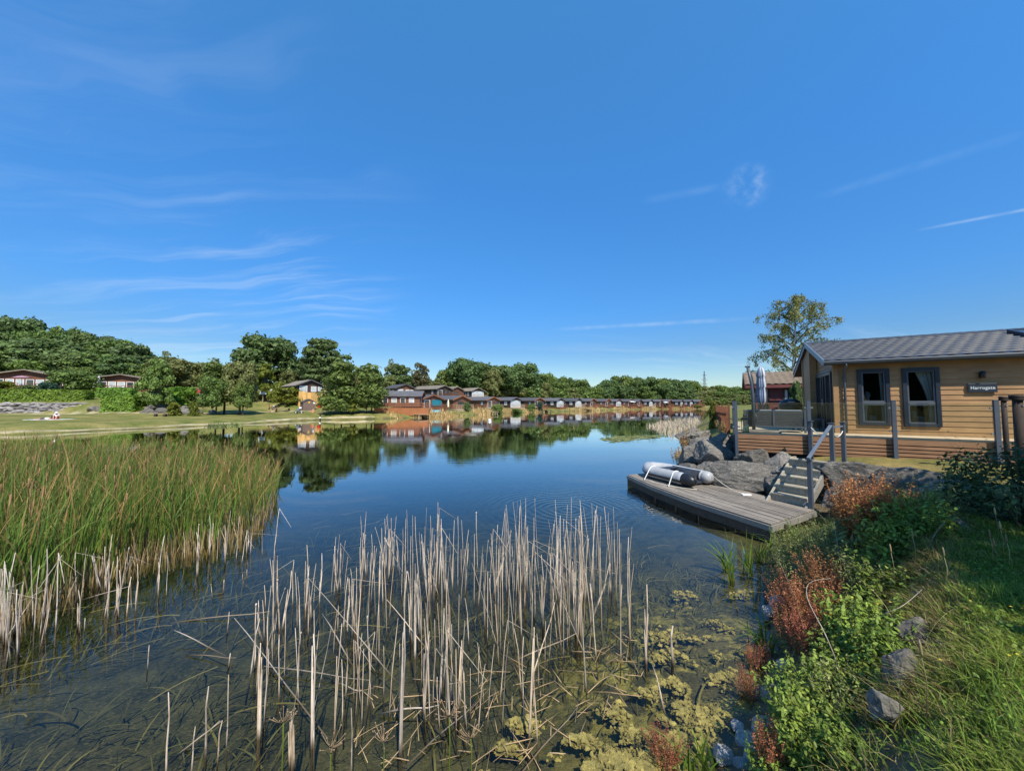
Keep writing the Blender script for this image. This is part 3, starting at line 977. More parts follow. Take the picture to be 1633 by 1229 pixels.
def clad_wall(mb, x0, x1, z0, z1, y, holes=(), bh=0.158, out=-1, ax='x', top=None):
    """lapped boards with real steps; holes = (x0,x1,z0,z1); top(x) gives a sloping upper edge"""
    z = z0
    row = 0
    def put(xa, xb, za, zb, zr):
        if xb - xa < 0.004 or zb - za < 0.003:
            return
        oa = 0.018 * (1 - (za - zr) / bh)
        ob = 0.018 * (1 - (zb - zr) / bh)
        def P(a, o, zz):
            return (a, y + out * (0.004 + o), zz) if ax == 'x' else (y + out * (0.004 + o), a, zz)
        if top:
            zba, zbb = min(zb, top(xa)), min(zb, top(xb))
            if max(zba, zbb) <= za:
                return
            zba, zbb = max(zba, za), max(zbb, za)
        else:
            zba = zbb = zb
        mb.face([P(xa, oa, za), P(xb, oa, za), P(xb, ob, zbb), P(xa, ob, zba)])
        mb.face([P(xa, 0, za), P(xb, 0, za), P(xb, oa, za), P(xa, oa, za)])
    while z < z1 - 1e-4:
        zt = min(z + bh, z1)
        cuts = sorted({z, zt, *[h for q in holes for h in (q[2], q[3]) if z < h < zt]})
        # board ends: one vertical joint per course
        joint = x0 + (x1 - x0) * ((row * 0.377 + 0.23) % 1.0)
        for za, zb in zip(cuts[:-1], cuts[1:]):
            zm = (za + zb) / 2
            xs = [x0, x1]
            seg = [(x0, x1)]
            for q in holes:
                if q[2] < zm < q[3]:
                    seg = [s2 for a, b in seg for s2 in (((a, min(b, q[0])), (max(a, q[1]), b)) if a < q[1] and b > q[0] else ((a, b),))]
            for a, b in seg:
                pts = [a, b]
                if a + .05 < joint < b - .05 and not top:
                    pts = [a, joint - .003, joint + .003, b]
                    put(pts[0], pts[1], za, zb, z)
                    put(pts[2], pts[3], za, zb, z)
                elif top:
                    k = max(1, int((b - a) / 0.1))
                    for i in range(k):
                        put(a + (b - a) * i / k, a + (b - a) * (i + 1) / k, za, zb, z)
                else:
                    put(a, b, za, zb, z)
        z = zt
        row += 1


def build_lodge():
    e = thing('holiday_lodge', 'tan clad lodge with dark tiled roof and a house name plate by the deck', 'lodge', C0, LROT)
    holes = [(0.61, 1.26, 2.25, 3.95), (1.65, 2.34, 2.24, 3.94), (5.4, 6.6, 2.9, 3.95), (8.5, 9.7, 2.9, 3.95)]
    mb = MB()
    clad_wall(mb, 0.09, LLEN, DZ - 0.02, EZ, 0.0, holes)
    # gable wall toward the lake: doors, then the projecting chimney-like pier, then a window
    rise = math.tan(R(17.4))
    top = lambda yy: EZ + 0.12 + rise * (min(yy, LWID - yy) + 0.3) - 0.12
    gh = [(0.14, 2.55, DZ, 3.98), (4.55, 5.7, 2.2, 3.85)]
    clad_wall(mb, 0.09, LWID, DZ - 0.02, EZ + rise * LWID / 2 + .2, 0.0, gh, ax='y', top=top)
    # far and hidden walls
    mb.face([(LLEN, 0, DZ), (LLEN, LWID, DZ), (LLEN, LWID, EZ), (LLEN, LWID / 2, EZ + 1.15), (LLEN, 0, EZ)])
    mb.face([(0, LWID, DZ), (LLEN, LWID, DZ), (LLEN, LWID, EZ), (0, LWID, EZ)])
    # window reveals
    for (a, b, c, d) in holes:
        mb.box(a - .0, 0.0, c - .02, b, 0.09, c)
        mb.box(a - .0, 0.0, d, b, 0.09, d + .02)
        mb.box(a - .02, 0.0, c, a, 0.09, d)
        mb.box(b, 0.0, c, b + .02, 0.09, d)
    mb.build('wall', MT['clad'], e)
    t = MB()
    t.box(-0.045, -0.045, DZ - .02, 0.09, 0.09, EZ - .01)
    t.build('corner_post', MT['clad'], e)
    pier = MB()
    for (pa, pb, px_) in ((2.62, 2.76, -.26), (2.76, 3.05, -.22), (3.05, 4.30, -.22), (4.30, 4.44, -.26)):
        ta, tb = (EZ + .08 + rise * (min(q, LWID - q) + .34) for q in (pa, pb))
        pier.hexa([(px_, pa, DZ), (-.034, pa, DZ), (-.034, pb, DZ), (px_, pb, DZ), (px_, pa, ta), (-.034, pa, ta), (-.034, pb, tb), (px_, pb, tb)])
    pier.build('porch_pier', MT['clad'], e)
    # roof: tiled near slope with stepped wavy courses, plain far slope
    ov, ga = 0.34, 0.30
    x0, x1 = -ga, LLEN + .3
    rid = LWID / 2
    ez = EZ + 0.09
    sl = rid + ov
    zr = ez + rise * sl
    nx, ncourse = 420, 11
    V, F = [], []
    xs = np.linspace(x0, x1, nx)
    for side in (0, 1):
        b0 = len(V)
        rows = []
        for k in range(ncourse):
            for q in (0.0, 0.92, 1.0):
                s = (k + q) / ncourse
                lift = 0.034 * (1 - q) if q < 1 else 0.0
                rows.append((s, lift, k))
        for (s, lift, k) in rows:
            yy = -ov + sl * s
            zz = ez + rise * sl * s
            wv = 0.5 + 0.5 * np.sin(2 * np.pi * (xs + (0.15 if k % 2 else 0)) / 0.31)
            wv = wv ** 1.5
            h = lift + 0.022 * wv
            for xx, hh in zip(xs, h):
                V.append((xx, yy if side == 0 else LWID - yy, zz + hh))
        nrw = len(rows)
        for i in range(nrw - 1):
            for j in range(nx - 1):
                q = (b0 + i * nx + j, b0 + i * nx + j + 1, b0 + (i + 1) * nx + j + 1, b0 + (i + 1) * nx + j)
                F.append(q if side == 0 else q[::-1])
    me = np_mesh('roof', V, F)
    rf = link('roof', me, MT['slate'], e)
    rt = MB()
    for i in range(44):
        xa = x0 + (x1 - x0) * i / 44
        xb = x0 + (x1 - x0) * (i + 1) / 44
        p = [(xa, rid - .14, zr - .015), (xb + .02, rid - .14, zr - .015), (xb + .02, rid, zr + .075), (xa, rid, zr + .065), (xa, rid + .14, zr - .015), (xb + .02, rid + .14, zr - .015)]
        rt.face([p[0], p[1], p[2], p[3]])
        rt.face([p[3], p[2], p[5], p[4]])
    rt.build('ridge_tiles', MT['slate'], rf)
    # bargeboards on the gable, soffits
    bb = MB()
    for (ya, yb) in ((-ov, rid), (LWID + ov, rid)):
        for (off, hh, xo) in ((0.0, 0.15, -ga - .028), (0.045, 0.07, -ga - .05)):
            z_a, z_b = ez + .045 - off * 0, zr + .045
            y2 = yb
            lo = 0.19 if hh > .1 else 0.02
            bb.hexa([(xo, ya, z_a - lo), (xo + .026, ya, z_a - lo), (xo + .026, y2, z_b - lo), (xo, y2, z_b - lo), (xo, ya, z_a + .03), (xo + .026, ya, z_a + .03), (xo + .026, y2, z_b + .03), (xo, y2, z_b + .03)])
    bb.build('bargeboard', MT['fascia'], e, 0.004)
    sf = MB()
    for (ya, yb) in ((-ov + .03, rid), (LWID + ov - .03, rid)):
        sf.face([(-ga + .0, ya, ez - .10), (x1, ya, ez - .10), (x1, yb, zr - .10), (-ga + .0, yb, zr - .10)])
    sf.face([(-ga, -ov + .03, EZ - .004), (x1, -ov + .03, EZ - .004), (x1, 0.02, EZ - .004), (-ga, 0.02, EZ - .004)])
    sf.build('soffit', MT['soffit'], e)
    gt = MB()
    prof = [(-.0, .0), (-.115, .0), (-.125, -.03), (-.105, -.085), (-.06, -.105), (0, -.105)]
    ys = [(-ov + .02 + a, ez + .01 + b) for a, b in prof]
    for (ya, za), (yb, zb) in zip(ys[:-1], ys[1:]):
        gt.face([(x0 - .03, ya, za), (x1, ya, za), (x1, yb, zb), (x0 - .03, yb, zb)], True)
    gt.face([(x0 - .03, a, b) for a, b in ys])
    gt.box(x0, -ov + .022, EZ - .03, x1, -ov + .045, ez + .02)
    gt.build('gutter', MT['anth'], e)
    dp = MB()
    dp.tube([(0.235, -ov - .04, ez - .09), (0.235, -ov - .03, EZ - .06), (0.235, -.10, EZ - .25), (0.235, -.085, EZ - .4), (0.235, -.085, DZ + .02)], 0.034, 10)
    for z in (EZ - .45, 3.0, 2.2):
        dp.box(0.19, -.07, z, 0.28, -.02, z + .035)
    dp.build('downpipe', MT['anth'], e)
    # windows
    for wi, (a, b, c, d) in enumerate(holes):
        f = MB()
        o = 0.055
        yo, yi = -0.075, 0.03
        f.box(a - o, yo, c - o, a + .045, yi, d + o)
        f.box(b - .045, yo, c - o, b + o, yi, d + o)
        f.box(a + .045, yo, c - o, b - .045, yi, c + .045)
        f.box(a + .045, yo, d - .045, b - .045, yi, d + o)
        fr = f.build('window', MT['anth_d'], e, 0.006)
        m = MB()
        zm = c + (d - c) * 0.39
        if wi < 2:
            m.box(a + .046, yo + .02, zm - .035, b - .046, yi - .01, zm + .035)
            for (za, zb) in ((zm + .036, d - .046), (c + .046, zm - .036)):
                m.box(a + .046, yo + .03, za, a + .085, yi - .012, zb)
                m.box(b - .085, yo + .03, za, b - .046, yi - .012, zb)
                m.box(a + .086, yo + .03, za, b - .086, yi - .012, za + .035)
                m.box(a + .086, yo + .03, zb - .035, b - .086, yi - .012, zb)
            m.build('sash', MT['anth'], fr, 0.004)
        g = MB()
        g.face([(a + .03, -.02, c + .03), (b - .03, -.02, c + .03), (b - .03, -.02, d - .03), (a + .03, -.02, d - .03)])
        g.build('pane', MT['wpane'], fr)
        k = MB()                      # the room behind
        k.face([(a - .4, 1.5, c - .6), (b + .4, 1.5, c - .6), (b + .4, 1.5, d + .1), (a - .4, 1.5, d + .1)])
        k.face([(a - .4, .09, c - .6), (b + .4, .09, c - .6), (b + .4, 1.5, c - .6), (a - .4, 1.5, c - .6)])
        k.face([(a - .4, .1, c - .6), (a - .4, 1.5, c - .6), (a - .4, 1.5, d + .1), (a - .4, .1, d + .1)])
        k.face([(b + .4, .1, c - .6), (b + .4, 1.5, c - .6), (b + .4, 1.5, d + .1), (b + .4, .1, d + .1)])
        k.face([(a - .4, .1, d + .1), (b + .4, .1, d + .1), (b + .4, 1.5, d + .1), (a - .4, 1.5, d + .1)])
        k.build('room', MT['dark'], fr)
        def drape(xl, xr_, zt, zb, pinch):
            cu = MB()
            n = 14
            rows = 10
            for r in range(rows):
                for i in range(n):
                    q = []
                    for (rr, ii) in ((r, i), (r, i + 1), (r + 1, i + 1), (r + 1, i)):
                        tz = rr / rows
                        ww = 1 - pinch * math.sin(min(1, tz * 1.3) * math.pi / 2)
                        xx = (xl + (xr_ - xl) * ii / n * ww) if xl < xr_ else (xl - (xl - xr_) * ii / n * ww)
                        q.append((xx, 0.16 + 0.025 * math.sin(ii * 1.9), zt - (zt - zb) * tz))
                    cu.face(q, True)
            cu.build('curtain', MT['curtain'], fr)
        if wi == 1:
            drape(b - .02, b - .42, d, c, 0.72)
            drape(a + .02, a + .12, d, c, 0.4)
        elif wi == 0:
            drape(a + .02, a + .24, c + .62, c, 0.2)
            drape(b - .02, b - .14, d, c, .3)
        else:
            drape(b - .02, b - .3, d, c, 0.3)
        if wi < 2:
            orn = MB()                # ornaments on the sill
            orn.lathe([(.05, 0), (.06, .02), (.03, .1), (.075, .2), (.06, .3), (.0, .34)], 12, (a + .26, .3, c + .70 if wi == 0 else c + .1))
            orn.build('ornament', MT['greycl'], fr)
            orn = MB()
            orn.lathe([(.1, 0), (.1, .25), (.0, .26)], 12, (b - .25, .4, c))
            orn.build('ornament', MT['greycl'], fr)
    # glazed doors in the gable
    f = MB()
    for (ya, yb) in ((0.14, 0.22), (0.86, 0.95), (1.30, 1.38), (1.62, 1.70), (2.47, 2.55)):
        f.box(-.09, ya, DZ + .005, .03, yb, 3.98)
    f.box(-.09, 0.22, 3.88, .028, 2.47, 3.98)
    f.box(-.09, 0.22, DZ + .005, .028, 2.47, DZ + .09)
    dr = f.build('glazed_door', MT['anth_d'], e)
    g = MB()
    g.face([(-.03, .2, DZ + .05), (-.03, 2.5, DZ + .05), (-.03, 2.5, 3.93), (-.03, .2, 3.93)])
    g.build('pane', MT['pane'], dr)
    hd = MB()
    hd.box(-.14, 1.33, DZ + .9, -.10, 1.36, DZ + 1.15)
    hd.build('handle', MT['steel'], dr)
    f = MB()
    for q in ((4.5, 4.6), (5.08, 5.16), (5.65, 5.75)):
        f.box(-.09, q[0], 2.15, .03, q[1], 3.9)
    f.box(-.088, 4.6, 3.82, .028, 5.65, 3.9)
    f.box(-.088, 4.6, 2.15, .028, 5.65, 2.25)
    fr = f.build('window', MT['anth_d'], e)
    g = MB()
    g.face([(-.03, 4.55, 2.2), (-.03, 5.7, 2.2), (-.03, 5.7, 3.85), (-.03, 4.55, 3.85)])
    g.build('pane', MT['pane'], fr)
    # glazed strip over the doors under the slope
    f = MB()
    f.box(-.05, 0.14, 4.02, 0.02, 2.55, 4.07)
    f.build('door_header', MT['fascia'], e)
    # wall lamp, name plate
    lp = MB()
    lp.box(3.17, -.09, 3.64, 3.28, -.035, 3.8)
    lp.tube([(3.225, -.12, 3.62), (3.225, -.12, 3.82)], 0.05, 14)
    lp.build('wall_lamp', MT['black'], e)
    pl = MB()
    pl.box(2.94, -.075, 3.215, 3.50, -.05, 3.475)
    pl.box(3.0, -.05, 3.3, 3.44, -.02, 3.36)
    plo = pl.build('name_plate', MT['anth_d'], e, 0.008)
    fc = bpy.data.curves.new('name_lettering', 'FONT')
    fc.body = 'Harrogate'
    fc.align_x, fc.align_y = 'CENTER', 'CENTER'
    fc.size = 0.125
    fc.offset = 0.0022
    fc.extrude = 0.002
    fc.space_character = 1.08
    tmp = bpy.data.objects.new('tmp', fc)
    COL.objects.link(tmp)
    bpy.context.view_layer.update()
    tme = bpy.data.meshes.new_from_object(tmp.evaluated_get(bpy.context.evaluated_depsgraph_get()))
    bpy.data.objects.remove(tmp)
    lo = link('lettering', tme, MT['notice'], plo, (3.22, -.080, 3.345))
    lo.rotation_euler = (math.pi / 2, 0, 0)
    lo.scale = (0.84, 1, 1)
    # roof window at the right
    sk = MB()
    ang = math.atan(rise)
    for (xa, xb) in ((4.85, 5.8),):
        def rp(x, s, h):
            return (x, -ov + sl * s, ez + rise * sl * s + h)
        s0, s1 = 0.55, 0.86
        for (a0, a1, b0, b1) in ((xa, xb, s0, s0 + .02), (xa, xb, s1 - .02, s1), (xa, xa + .08, s0 + .02, s1 - .02), (xb - .08, xb, s0 + .02, s1 - .02)):
            sk.hexa([rp(a0, b0, .02), rp(a1, b0, .02), rp(a1, b1, .02), rp(a0, b1, .02), rp(a0, b0, .14), rp(a1, b0, .14), rp(a1, b1, .14), rp(a0, b1, .14)])
    sko = sk.build('roof_window', MT['anth_d'], rf)
    g = MB()
    g.face([rp(4.9, .56, .11), rp(5.75, .56, .11), rp(5.75, .85, .11), rp(4.9, .85, .11)])
    g2 = g.build('roof_window_pane', MT['pane'], rf)
    fl = MB()                        # flue by the far eave
    fl.tube([(0.6, LWID - .4, 4.4), (0.6, LWID - .4, 5.15)], .09, 12)
    fl.tube([(0.6, LWID - .4, 5.15), (0.6, LWID - .4, 5.3)], .13, 12)
    fl.build('flue', MT['white'], e)


def build_deck():
    e = thing('raised_deck', 'raised timber deck with glass balustrade around the tan lodge', 'deck', C0, LROT)
    FY, LX = -1.557, -2.84
    b = MB()
    rnd = random.Random(3)
    y = FY
    while y < -0.06:                 # walkway boards along the wall
        y2 = min(y + .14, -.045)
        xs = [LX, LX + rnd.uniform(1, 4), 4 + rnd.uniform(-1, 2), 9, LLEN]
        for xa, xb in zip(xs[:-1], xs[1:]):
            b.box(xa + .002, y + .003, DZ - .028, xb - .002, y2 - .003, DZ)
        y += .14
    y = -.045
    while y < LWID + 1.0:
        b.box(LX, y + .003, DZ - .028, -.05, min(y + .14, LWID + 1.0) - .003, DZ)
        y += .14
    b.build('deck_boards', MT['deckb'], e)
    s = MB()
    z = DZ - .03
    for k, hh in enumerate((.155, .075, .075, .075, .075)):
        gap = .028
        s.box(LX, FY - .0, z - hh, LLEN, FY + .028, z - (.0 if k == 0 else 0.0))
        s.box(LX, FY + .028, z - hh, LX + .028, LWID + 1, z)
        z -= hh + gap
    s.build('skirting', MT['skirt'], e)
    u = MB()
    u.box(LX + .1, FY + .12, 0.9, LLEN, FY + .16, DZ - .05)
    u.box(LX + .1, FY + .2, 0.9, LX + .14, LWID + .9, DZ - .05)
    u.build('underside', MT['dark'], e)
    posts = [(-2.84 - .02, FY - .06, .70), (-.94, FY - .06, 1.2), (.94, FY - .06, 1.25), (2.82, FY - .06, 1.3), (4.7, FY - .06, 1.3), (6.58, FY - .06, 1.3), (8.46, FY - .06, 1.3)]
    side = [(LX - .06, yy, .9) for yy in (-.55, 0.9, 2.6, 4.4, 6.2)]
    P = []
    for (x, y, zb) in posts + side:
        m = MB()
        m.box(x - .045, y - .045, zb, x + .045, y + .045, DZ + 1.06)
        m.box(x - .05, y - .05, DZ + 1.06, x + .05, y + .05, DZ + 1.075)
        po = m.build('post', MT['anth'], e, 0.004)
        if (x, y, zb) in posts:
            for dx in (-1, 1):
                for z in (DZ + .18, DZ + .83):
                    c = MB()
                    c.box(x + dx * .046, y - .02, z, x + dx * .105, y + .02, z + .05)
                    c.build('clamp', MT['steel'], po)
        else:
            for dy in (-1, 1):
                for z in (DZ + .18, DZ + .83):
                    c = MB()
                    c.box(x - .02, y + dy * .046, z, x + .02, y + dy * .105, z + .05)
                    c.build('clamp', MT['steel'], po)
    for a, b_ in zip(posts[:-1], posts[1:]):
        m = MB()
        m.box(a[0] + .07, FY - .065, DZ + .09, b_[0] - .07, FY - .055, DZ + 1.0)
        m.build('glass_panel', MT['gpane'], e)
    for a, b_ in zip([(LX - .06, FY)] + side[:-1], side):
        m = MB()
        m.box(LX - .065, a[1] + .08, DZ + .09, LX - .055, b_[1] - .08, DZ + 1.0)
        m.build('glass_panel', MT['gpane'], e)


def build_deck_furniture():
    # outdoor sofa seen from its back
    e = thing('outdoor_sofa', 'grey rattan outdoor sofa with pale cushions, its back to the glass balustrade', 'sofa', L2W(-1.75, -.35, DZ), LROT)
    Wd = 1.75
    m = MB()
    n = 9
    for k in range(n):
        z0 = .22 + k * .058
        for (xa, xb) in ((-Wd / 2 + .02, -.012), (.012, Wd / 2 - .02)):
            m.box(xa, -.30 - .002 * k, z0, xb, -.245 - .002 * k, z0 + .052)
    m.build('backrest', MT['rattan'], e, 0.006)
    m = MB()
    m.box(-Wd / 2, -.33, .16, Wd / 2, .45, .215)
    for x in (-Wd / 2, -.03, Wd / 2 - .06):
        m.box(x, -.335, .215, x + .06, -.245, .76)
    m.build('frame', MT['anth'], e, 0.006)
    for x in (-Wd / 2, Wd / 2 - .06):
        for y in (-.33, .38):
            k = MB()
            k.box(x, y, 0.0, x + .06, y + .06, .16)
            k.build('leg', MT['anth'], e)
    for sgn in (-1, 1):
        k = MB()
        k.box(sgn * Wd / 2 - .06 if sgn > 0 else -Wd / 2, -.24, .216, sgn * Wd / 2 if sgn > 0 else -Wd / 2 + .06, .45, .56)
        k.build('armrest', MT['rattan'], e)
        c = MB()
        x0, x1 = (.03, Wd / 2 - .08) if sgn > 0 else (-Wd / 2 + .08, -.03)
        c.box(x0, -.235, .40, x1, -.09, .765)
        c.build('back_cushion', MT['cushion'], e, 0.045)
        c = MB()
        c.box(x0, -.085, .218, x1, .44, .39)
        c.build('seat_cushion', MT['cushion'], e, 0.04)
    # cantilever parasol, closed
    pb = L2W(-2.33, -.72, DZ)
    e = thing('cantilever_parasol', 'closed grey blue and white cantilever parasol on its leaning mast', 'parasol', pb, LROT)
    m = MB()
    m.tube([(0, 0, .06), (0, 0, 1.3), (-.03, 0, 1.7), (-.13, 0, 2.28)], [.052, .05, .048, .042], 12)
    m.tube([(-.13, 0, 2.26), (-.10, 0, 2.27), (0.0, 0, 1.9), (.06, 0, 1.35)], .024, 8)
    m.build('mast', MT['anth'], e)
    m = MB()
    m.box(-.21, -.04, 2.26, -.05, .04, 2.30)
    m.build('mast_cap', MT['anth_d'], e)
    m = MB()
    m.tube([(.02, 0, 1.30), (.10, 0, 1.26), (.16, 0, 1.15)], .02, 8)
    m.tube([(.06, 0, .36), (.10, 0, .5), (.05, 0, .62)], .014, 8)
    m.build('crank', MT['anth'], e)
    prof = [(.98, .09), (1.02, .135), (1.3, .135), (1.52, .12), (1.56, .15), (1.8, .125), (1.9, .115), (1.94, .14), (2.1, .12), (2.2, .085), (2.26, .02)]
    ntheta = 72
    mats = ['paras', 'parasw', 'paras', 'parasb', 'parasw', 'paras']
    me = bpy.data.meshes.new('canopy')
    V, F, MI = [], [], []
    for i, (z, r) in enumerate(prof):
        for k in range(ntheta):
            a = 2 * math.pi * k / ntheta
            f = 1 + 0.2 * math.sin(a * 12 + i * .25) * min(1, (2.26 - z) * 3)
            V.append((.25 + .88 * r * f * math.cos(a), .88 * r * f * math.sin(a), z + (.05 * math.sin(a * 12) if i == 0 else 0)))
    for i in range(len(prof) - 1):
        for k in range(ntheta):
            k2 = (k + 1) % ntheta
            F.append((i * ntheta + k, i * ntheta + k2, (i + 1) * ntheta + k2, (i + 1) * ntheta + k))
            MI.append(1 if (k // 3) % 4 == 1 else (2 if (k // 3) % 4 == 3 and i < 4 else 0))
    me.from_pydata(V, [], F)
    for nm in ('paras', 'parasw', 'parasb'):
        me.materials.append(MT[nm])
    me.polygons.foreach_set('material_index', MI)
    me.polygons.foreach_set('use_smooth', [True] * len(F))
    link('canopy', me, None, e)
    m = MB()
    m.box(-.30, -.35, .0, .75, .35, .065)
    m.build('base', MT['dockf'], e, .02)
    # lantern
    e = thing('lantern', 'dark metal lantern with pale candles standing at the deck corner', 'lantern', L2W(-2.60, -1.28, DZ), LROT)
    m = MB()
    m.box(-.11, -.11, 0, .11, .11, .02)
    for x in (-.105, .09):
        for y in (-.105, .09):
            m.box(x, y, .02, x + .015, y + .015, .42)
    m.box(-.11, -.11, .42, .11, .11, .435)
    m.build('frame', MT['black'], e)
    m = MB()
    m.hexa([(-.15, -.15, .436), (.15, -.15, .436), (.15, .15, .436), (-.15, .15, .436), (-.05, -.05, .53), (.05, -.05, .53), (.05, .05, .53), (-.05, .05, .53)])
    m.box(-.04, -.04, .53, .04, .04, .58)
    m.tube([(0.05 * math.cos(a), 0, .60 + .05 * math.sin(a)) for a in np.linspace(0, 6.28, 13)], .006, 6)
    m.build('lid', MT['black'], e)
    for (x, y, h) in ((-.03, -.04, .16), (.05, -.03, .28), (.0, .05, .2)):
        c = MB()
        c.tube([(x, y, .021), (x, y, h)], .042, 14)
        c.build('candle', MT['candle'], e)
    # barbecue dome under a cover
    e = thing('kettle_barbecue', 'black domed barbecue behind the sofa on the deck', 'barbecue', L2W(-1.0, 1.9, DZ), LROT)
    m = MB()
    m.lathe([(.30, .66), (.36, .80), (.37, .88)], 20)
    m.build('bowl', MT['black'], e)
    m = MB()
    m.lathe([(.38, .882), (.37, .95), (.31, 1.07), (.18, 1.15), (.03, 1.18)], 20)
    l = m.build('lid', MT['black'], e)
    h = MB()
    h.box(-.10, -.40, 1.02, .10, -.36, 1.05)
    h.build('handle', MT['steel'], l)
    for a in (0.3, 2.4, 4.5):
        k = MB()
        k.tube([(.2 * math.cos(a), .2 * math.sin(a), .7), (.36 * math.cos(a), .36 * math.sin(a), 0)], .016, 8)
        k.build('leg', MT['steel'], e)
    # dark table beside the doors
    e = thing('garden_table', 'low dark table with slatted top beside the glazed lodge doors', 'table', L2W(-.62, 1.0, DZ), LROT)
    m = MB()
    for k in range(6):
        m.box(-.42 + k * .14, -.4, .40, -.29 + k * .14, .4, .43)
    m.build('tabletop', MT['anth'], e)
    for x in (-.4, .38):
        for y in (-.38, .34):
            k = MB()
            k.box(x, y, 0, x + .04, y + .04, .4)
            k.build('leg', MT['anth'], e)


def build_stairs():
    a = Vector((6.68, 9.72, 0))
    d = Vector((.86, .51, 0)).normalized()
    sd = Vector((.51, -.86, 0)).normalized()
    rz = math.atan2(d.y, d.x)
    e = thing('wooden_stairs', 'grey weathered wooden steps with handrails leading up from the dock', 'stairs', (a.x, a.y, 0), rz)
    # local x forward, local y = left; the flight spans y in [-.8, 0]
    W2, n, run, z0, z1 = .90, 5, 1.36, .352, 1.36
    rise = (z1 - z0) / n
    tr = MB()
    for k in range(n):
        x = .16 + k * run / n
        tr.box(x, -W2 + .05, z0 + (k + 1) * rise - .04, x + .27, -.05, z0 + (k + 1) * rise)
    tr.build('tread', MT['greywood'], e, .006)
    rs = MB()
    for k in range(n):
        x = .19 + k * run / n
        rs.box(x + .0, -W2 + .05, z0 + k * rise + .005, x + .022, -.05, z0 + (k + 1) * rise - .042)
    rs.build('riser', MT['greywood'], e)
    for y in (-.05, -W2):
        s = MB()
        p = [(0, y, z0), (.30, y, z0), (run + .36, y, z1 - .16), (run + .36, y, z1 + .02), (run + .12, y, z1 + .02)]
        for y0, y1 in ((y, y + .05),):
            s.face([(x, y0, z) for x, _, z in p])
            s.face([(x, y1, z) for x, _, z in p])
            for (q, r_) in zip(p, p[1:] + p[:1]):
                s.face([(q[0], y0, q[2]), (r_[0], y0, r_[2]), (r_[0], y1, r_[2]), (q[0], y1, q[2])])
        s.build('stringer', MT['greywood'] if y > -.1 else MT['dockf'], e)
    def post(x, y, zb, zt):
        m = MB()
        m.box(x - .045, y - .045, zb, x + .045, y + .045, zt)
        m.box(x - .065, y - .065, zt, x + .065, y + .065, zt + .025)
        return m.build('newel_post', MT['anth'], e, .004)
    post(.10, -W2 - .055, .2, 1.52)
    post(run + .12, -W2 - .055, 1.0, 2.36)
    post(2.32, -.93, 1.0, 2.36)
    post(2.5, -.12, 1.0, 2.36)
    r = MB()
    r.bar((.04, -W2 - .055, 1.56), (run + .12, -W2 - .055, 2.34), .07, .045)
    r.build('handrail', MT['fascia'], e, .006)
    r = MB()
    r.bar((run + .17, -W2 - .055, 2.27), (2.27, -.932, 2.27), .05, .04)
    r.build('top_rail', MT['fascia'], e)
    r = MB()
    for (p, q) in (((2.5, -.12, 2.2), (run + .12, -W2 - .05, 2.2)), ((run + .12, -W2 - .05, 2.16), (2.32, -.93, 2.16))):
        p, q = Vector(p), Vector(q)
        r.tube([p.lerp(q, t) - Vector((0, 0, .16 * 4 * t * (1 - t))) for t in np.linspace(0, 1, 12)], .013, 6)
    r.build('rope', MT['rope'], e)


DK = dict(F0=(5.48, 7.83), F1=(4.80, 9.73), F2=(4.38, 11.46), F3=(4.16, 13.2), B0=(7.40, 8.96), B1=(6.85, 10.75), B2=(6.5, 12.3), B3=(6.3, 13.9))


def build_dock():
    e = thing('dock', 'weathered grey timber dock on the water below the lodge rocks', 'dock', (0, 0, 0))
    rnd = random.Random(9)
    zt = .35
    secs = [('F0', 'F1', 'B0', 'B1'), ('F1', 'F2', 'B1', 'B2'), ('F2', 'F3', 'B2', 'B3')]
    for k, (a, b, c, d) in enumerate(secs):
        A, B, Cc, Dd = (Vector((*DK[q], 0)) for q in (a, b, c, d))
        m = MB()
        n = 17                           # boards run along the shore, side by side toward it
        for i in range(n):
            g = .06 / n
            t0, t1 = i / n + g, (i + 1) / n - g
            cuts = [0.0, 0.5 + .2 * math.sin(i * 2.3 + k), 1.0] if i % 2 else [0.0, 1.0]
            for u0, u1 in zip(cuts[:-1], cuts[1:]):
                dz = rnd.uniform(-.004, .004)
                def Q(u, t):
                    return A.lerp(B, u).lerp(Cc.lerp(Dd, u), t)
                us = (u0 + .001, u1 - .001)
                p = [Q(us[0], t0), Q(us[1], t0), Q(us[1], t1), Q(us[0], t1)]
                m.hexa([q + Vector((0, 0, zt - .03 + dz)) for q in p] + [q + Vector((0, 0, zt + dz)) for q in p])
        m.build('deck_boards', MT['dock'], e)
        f = MB()
        dd = (B - A).normalized()
        o = Vector((dd.y, -dd.x, 0))
        if o.x > 0:
            o = -o
        f.bar(A + o * .024 + Vector((0, 0, .262)), B + o * .024 + Vector((0, 0, .262)), .04, .11)
        f.build('fascia', MT['dockf'], e)
        f = MB()
        f.bar(A - o * .03 + Vector((0, 0, .10)), B - o * .03 + Vector((0, 0, .10)), .1, .2)
        f.bar(A - o * .5 + Vector((0, 0, .14)), B - o * .5 + Vector((0, 0, .14)), .1, .28)
        f.build('float_beam', MT['dockd'], e)
        for u in (.04, .5):
            q = A.lerp(B, u) - o * .14
            f = MB()
            f.tube([(q.x, q.y, -1.0), (q.x, q.y, .3)], .07, 10)
            f.build('pile', MT['dockd'], e)
    A, Cc = Vector((*DK['F0'], 0)), Vector((*DK['B0'], 0))
    f = MB()
    dd = (Cc - A).normalized()
    o = Vector((dd.y, -dd.x, 0))
    f.bar(A + o * .022 - dd * .04 + Vector((0, 0, .255)), Cc + o * .022 + Vector((0, 0, .255)), .04, .125)
    f.build('end_fascia', MT['dockf'], e)


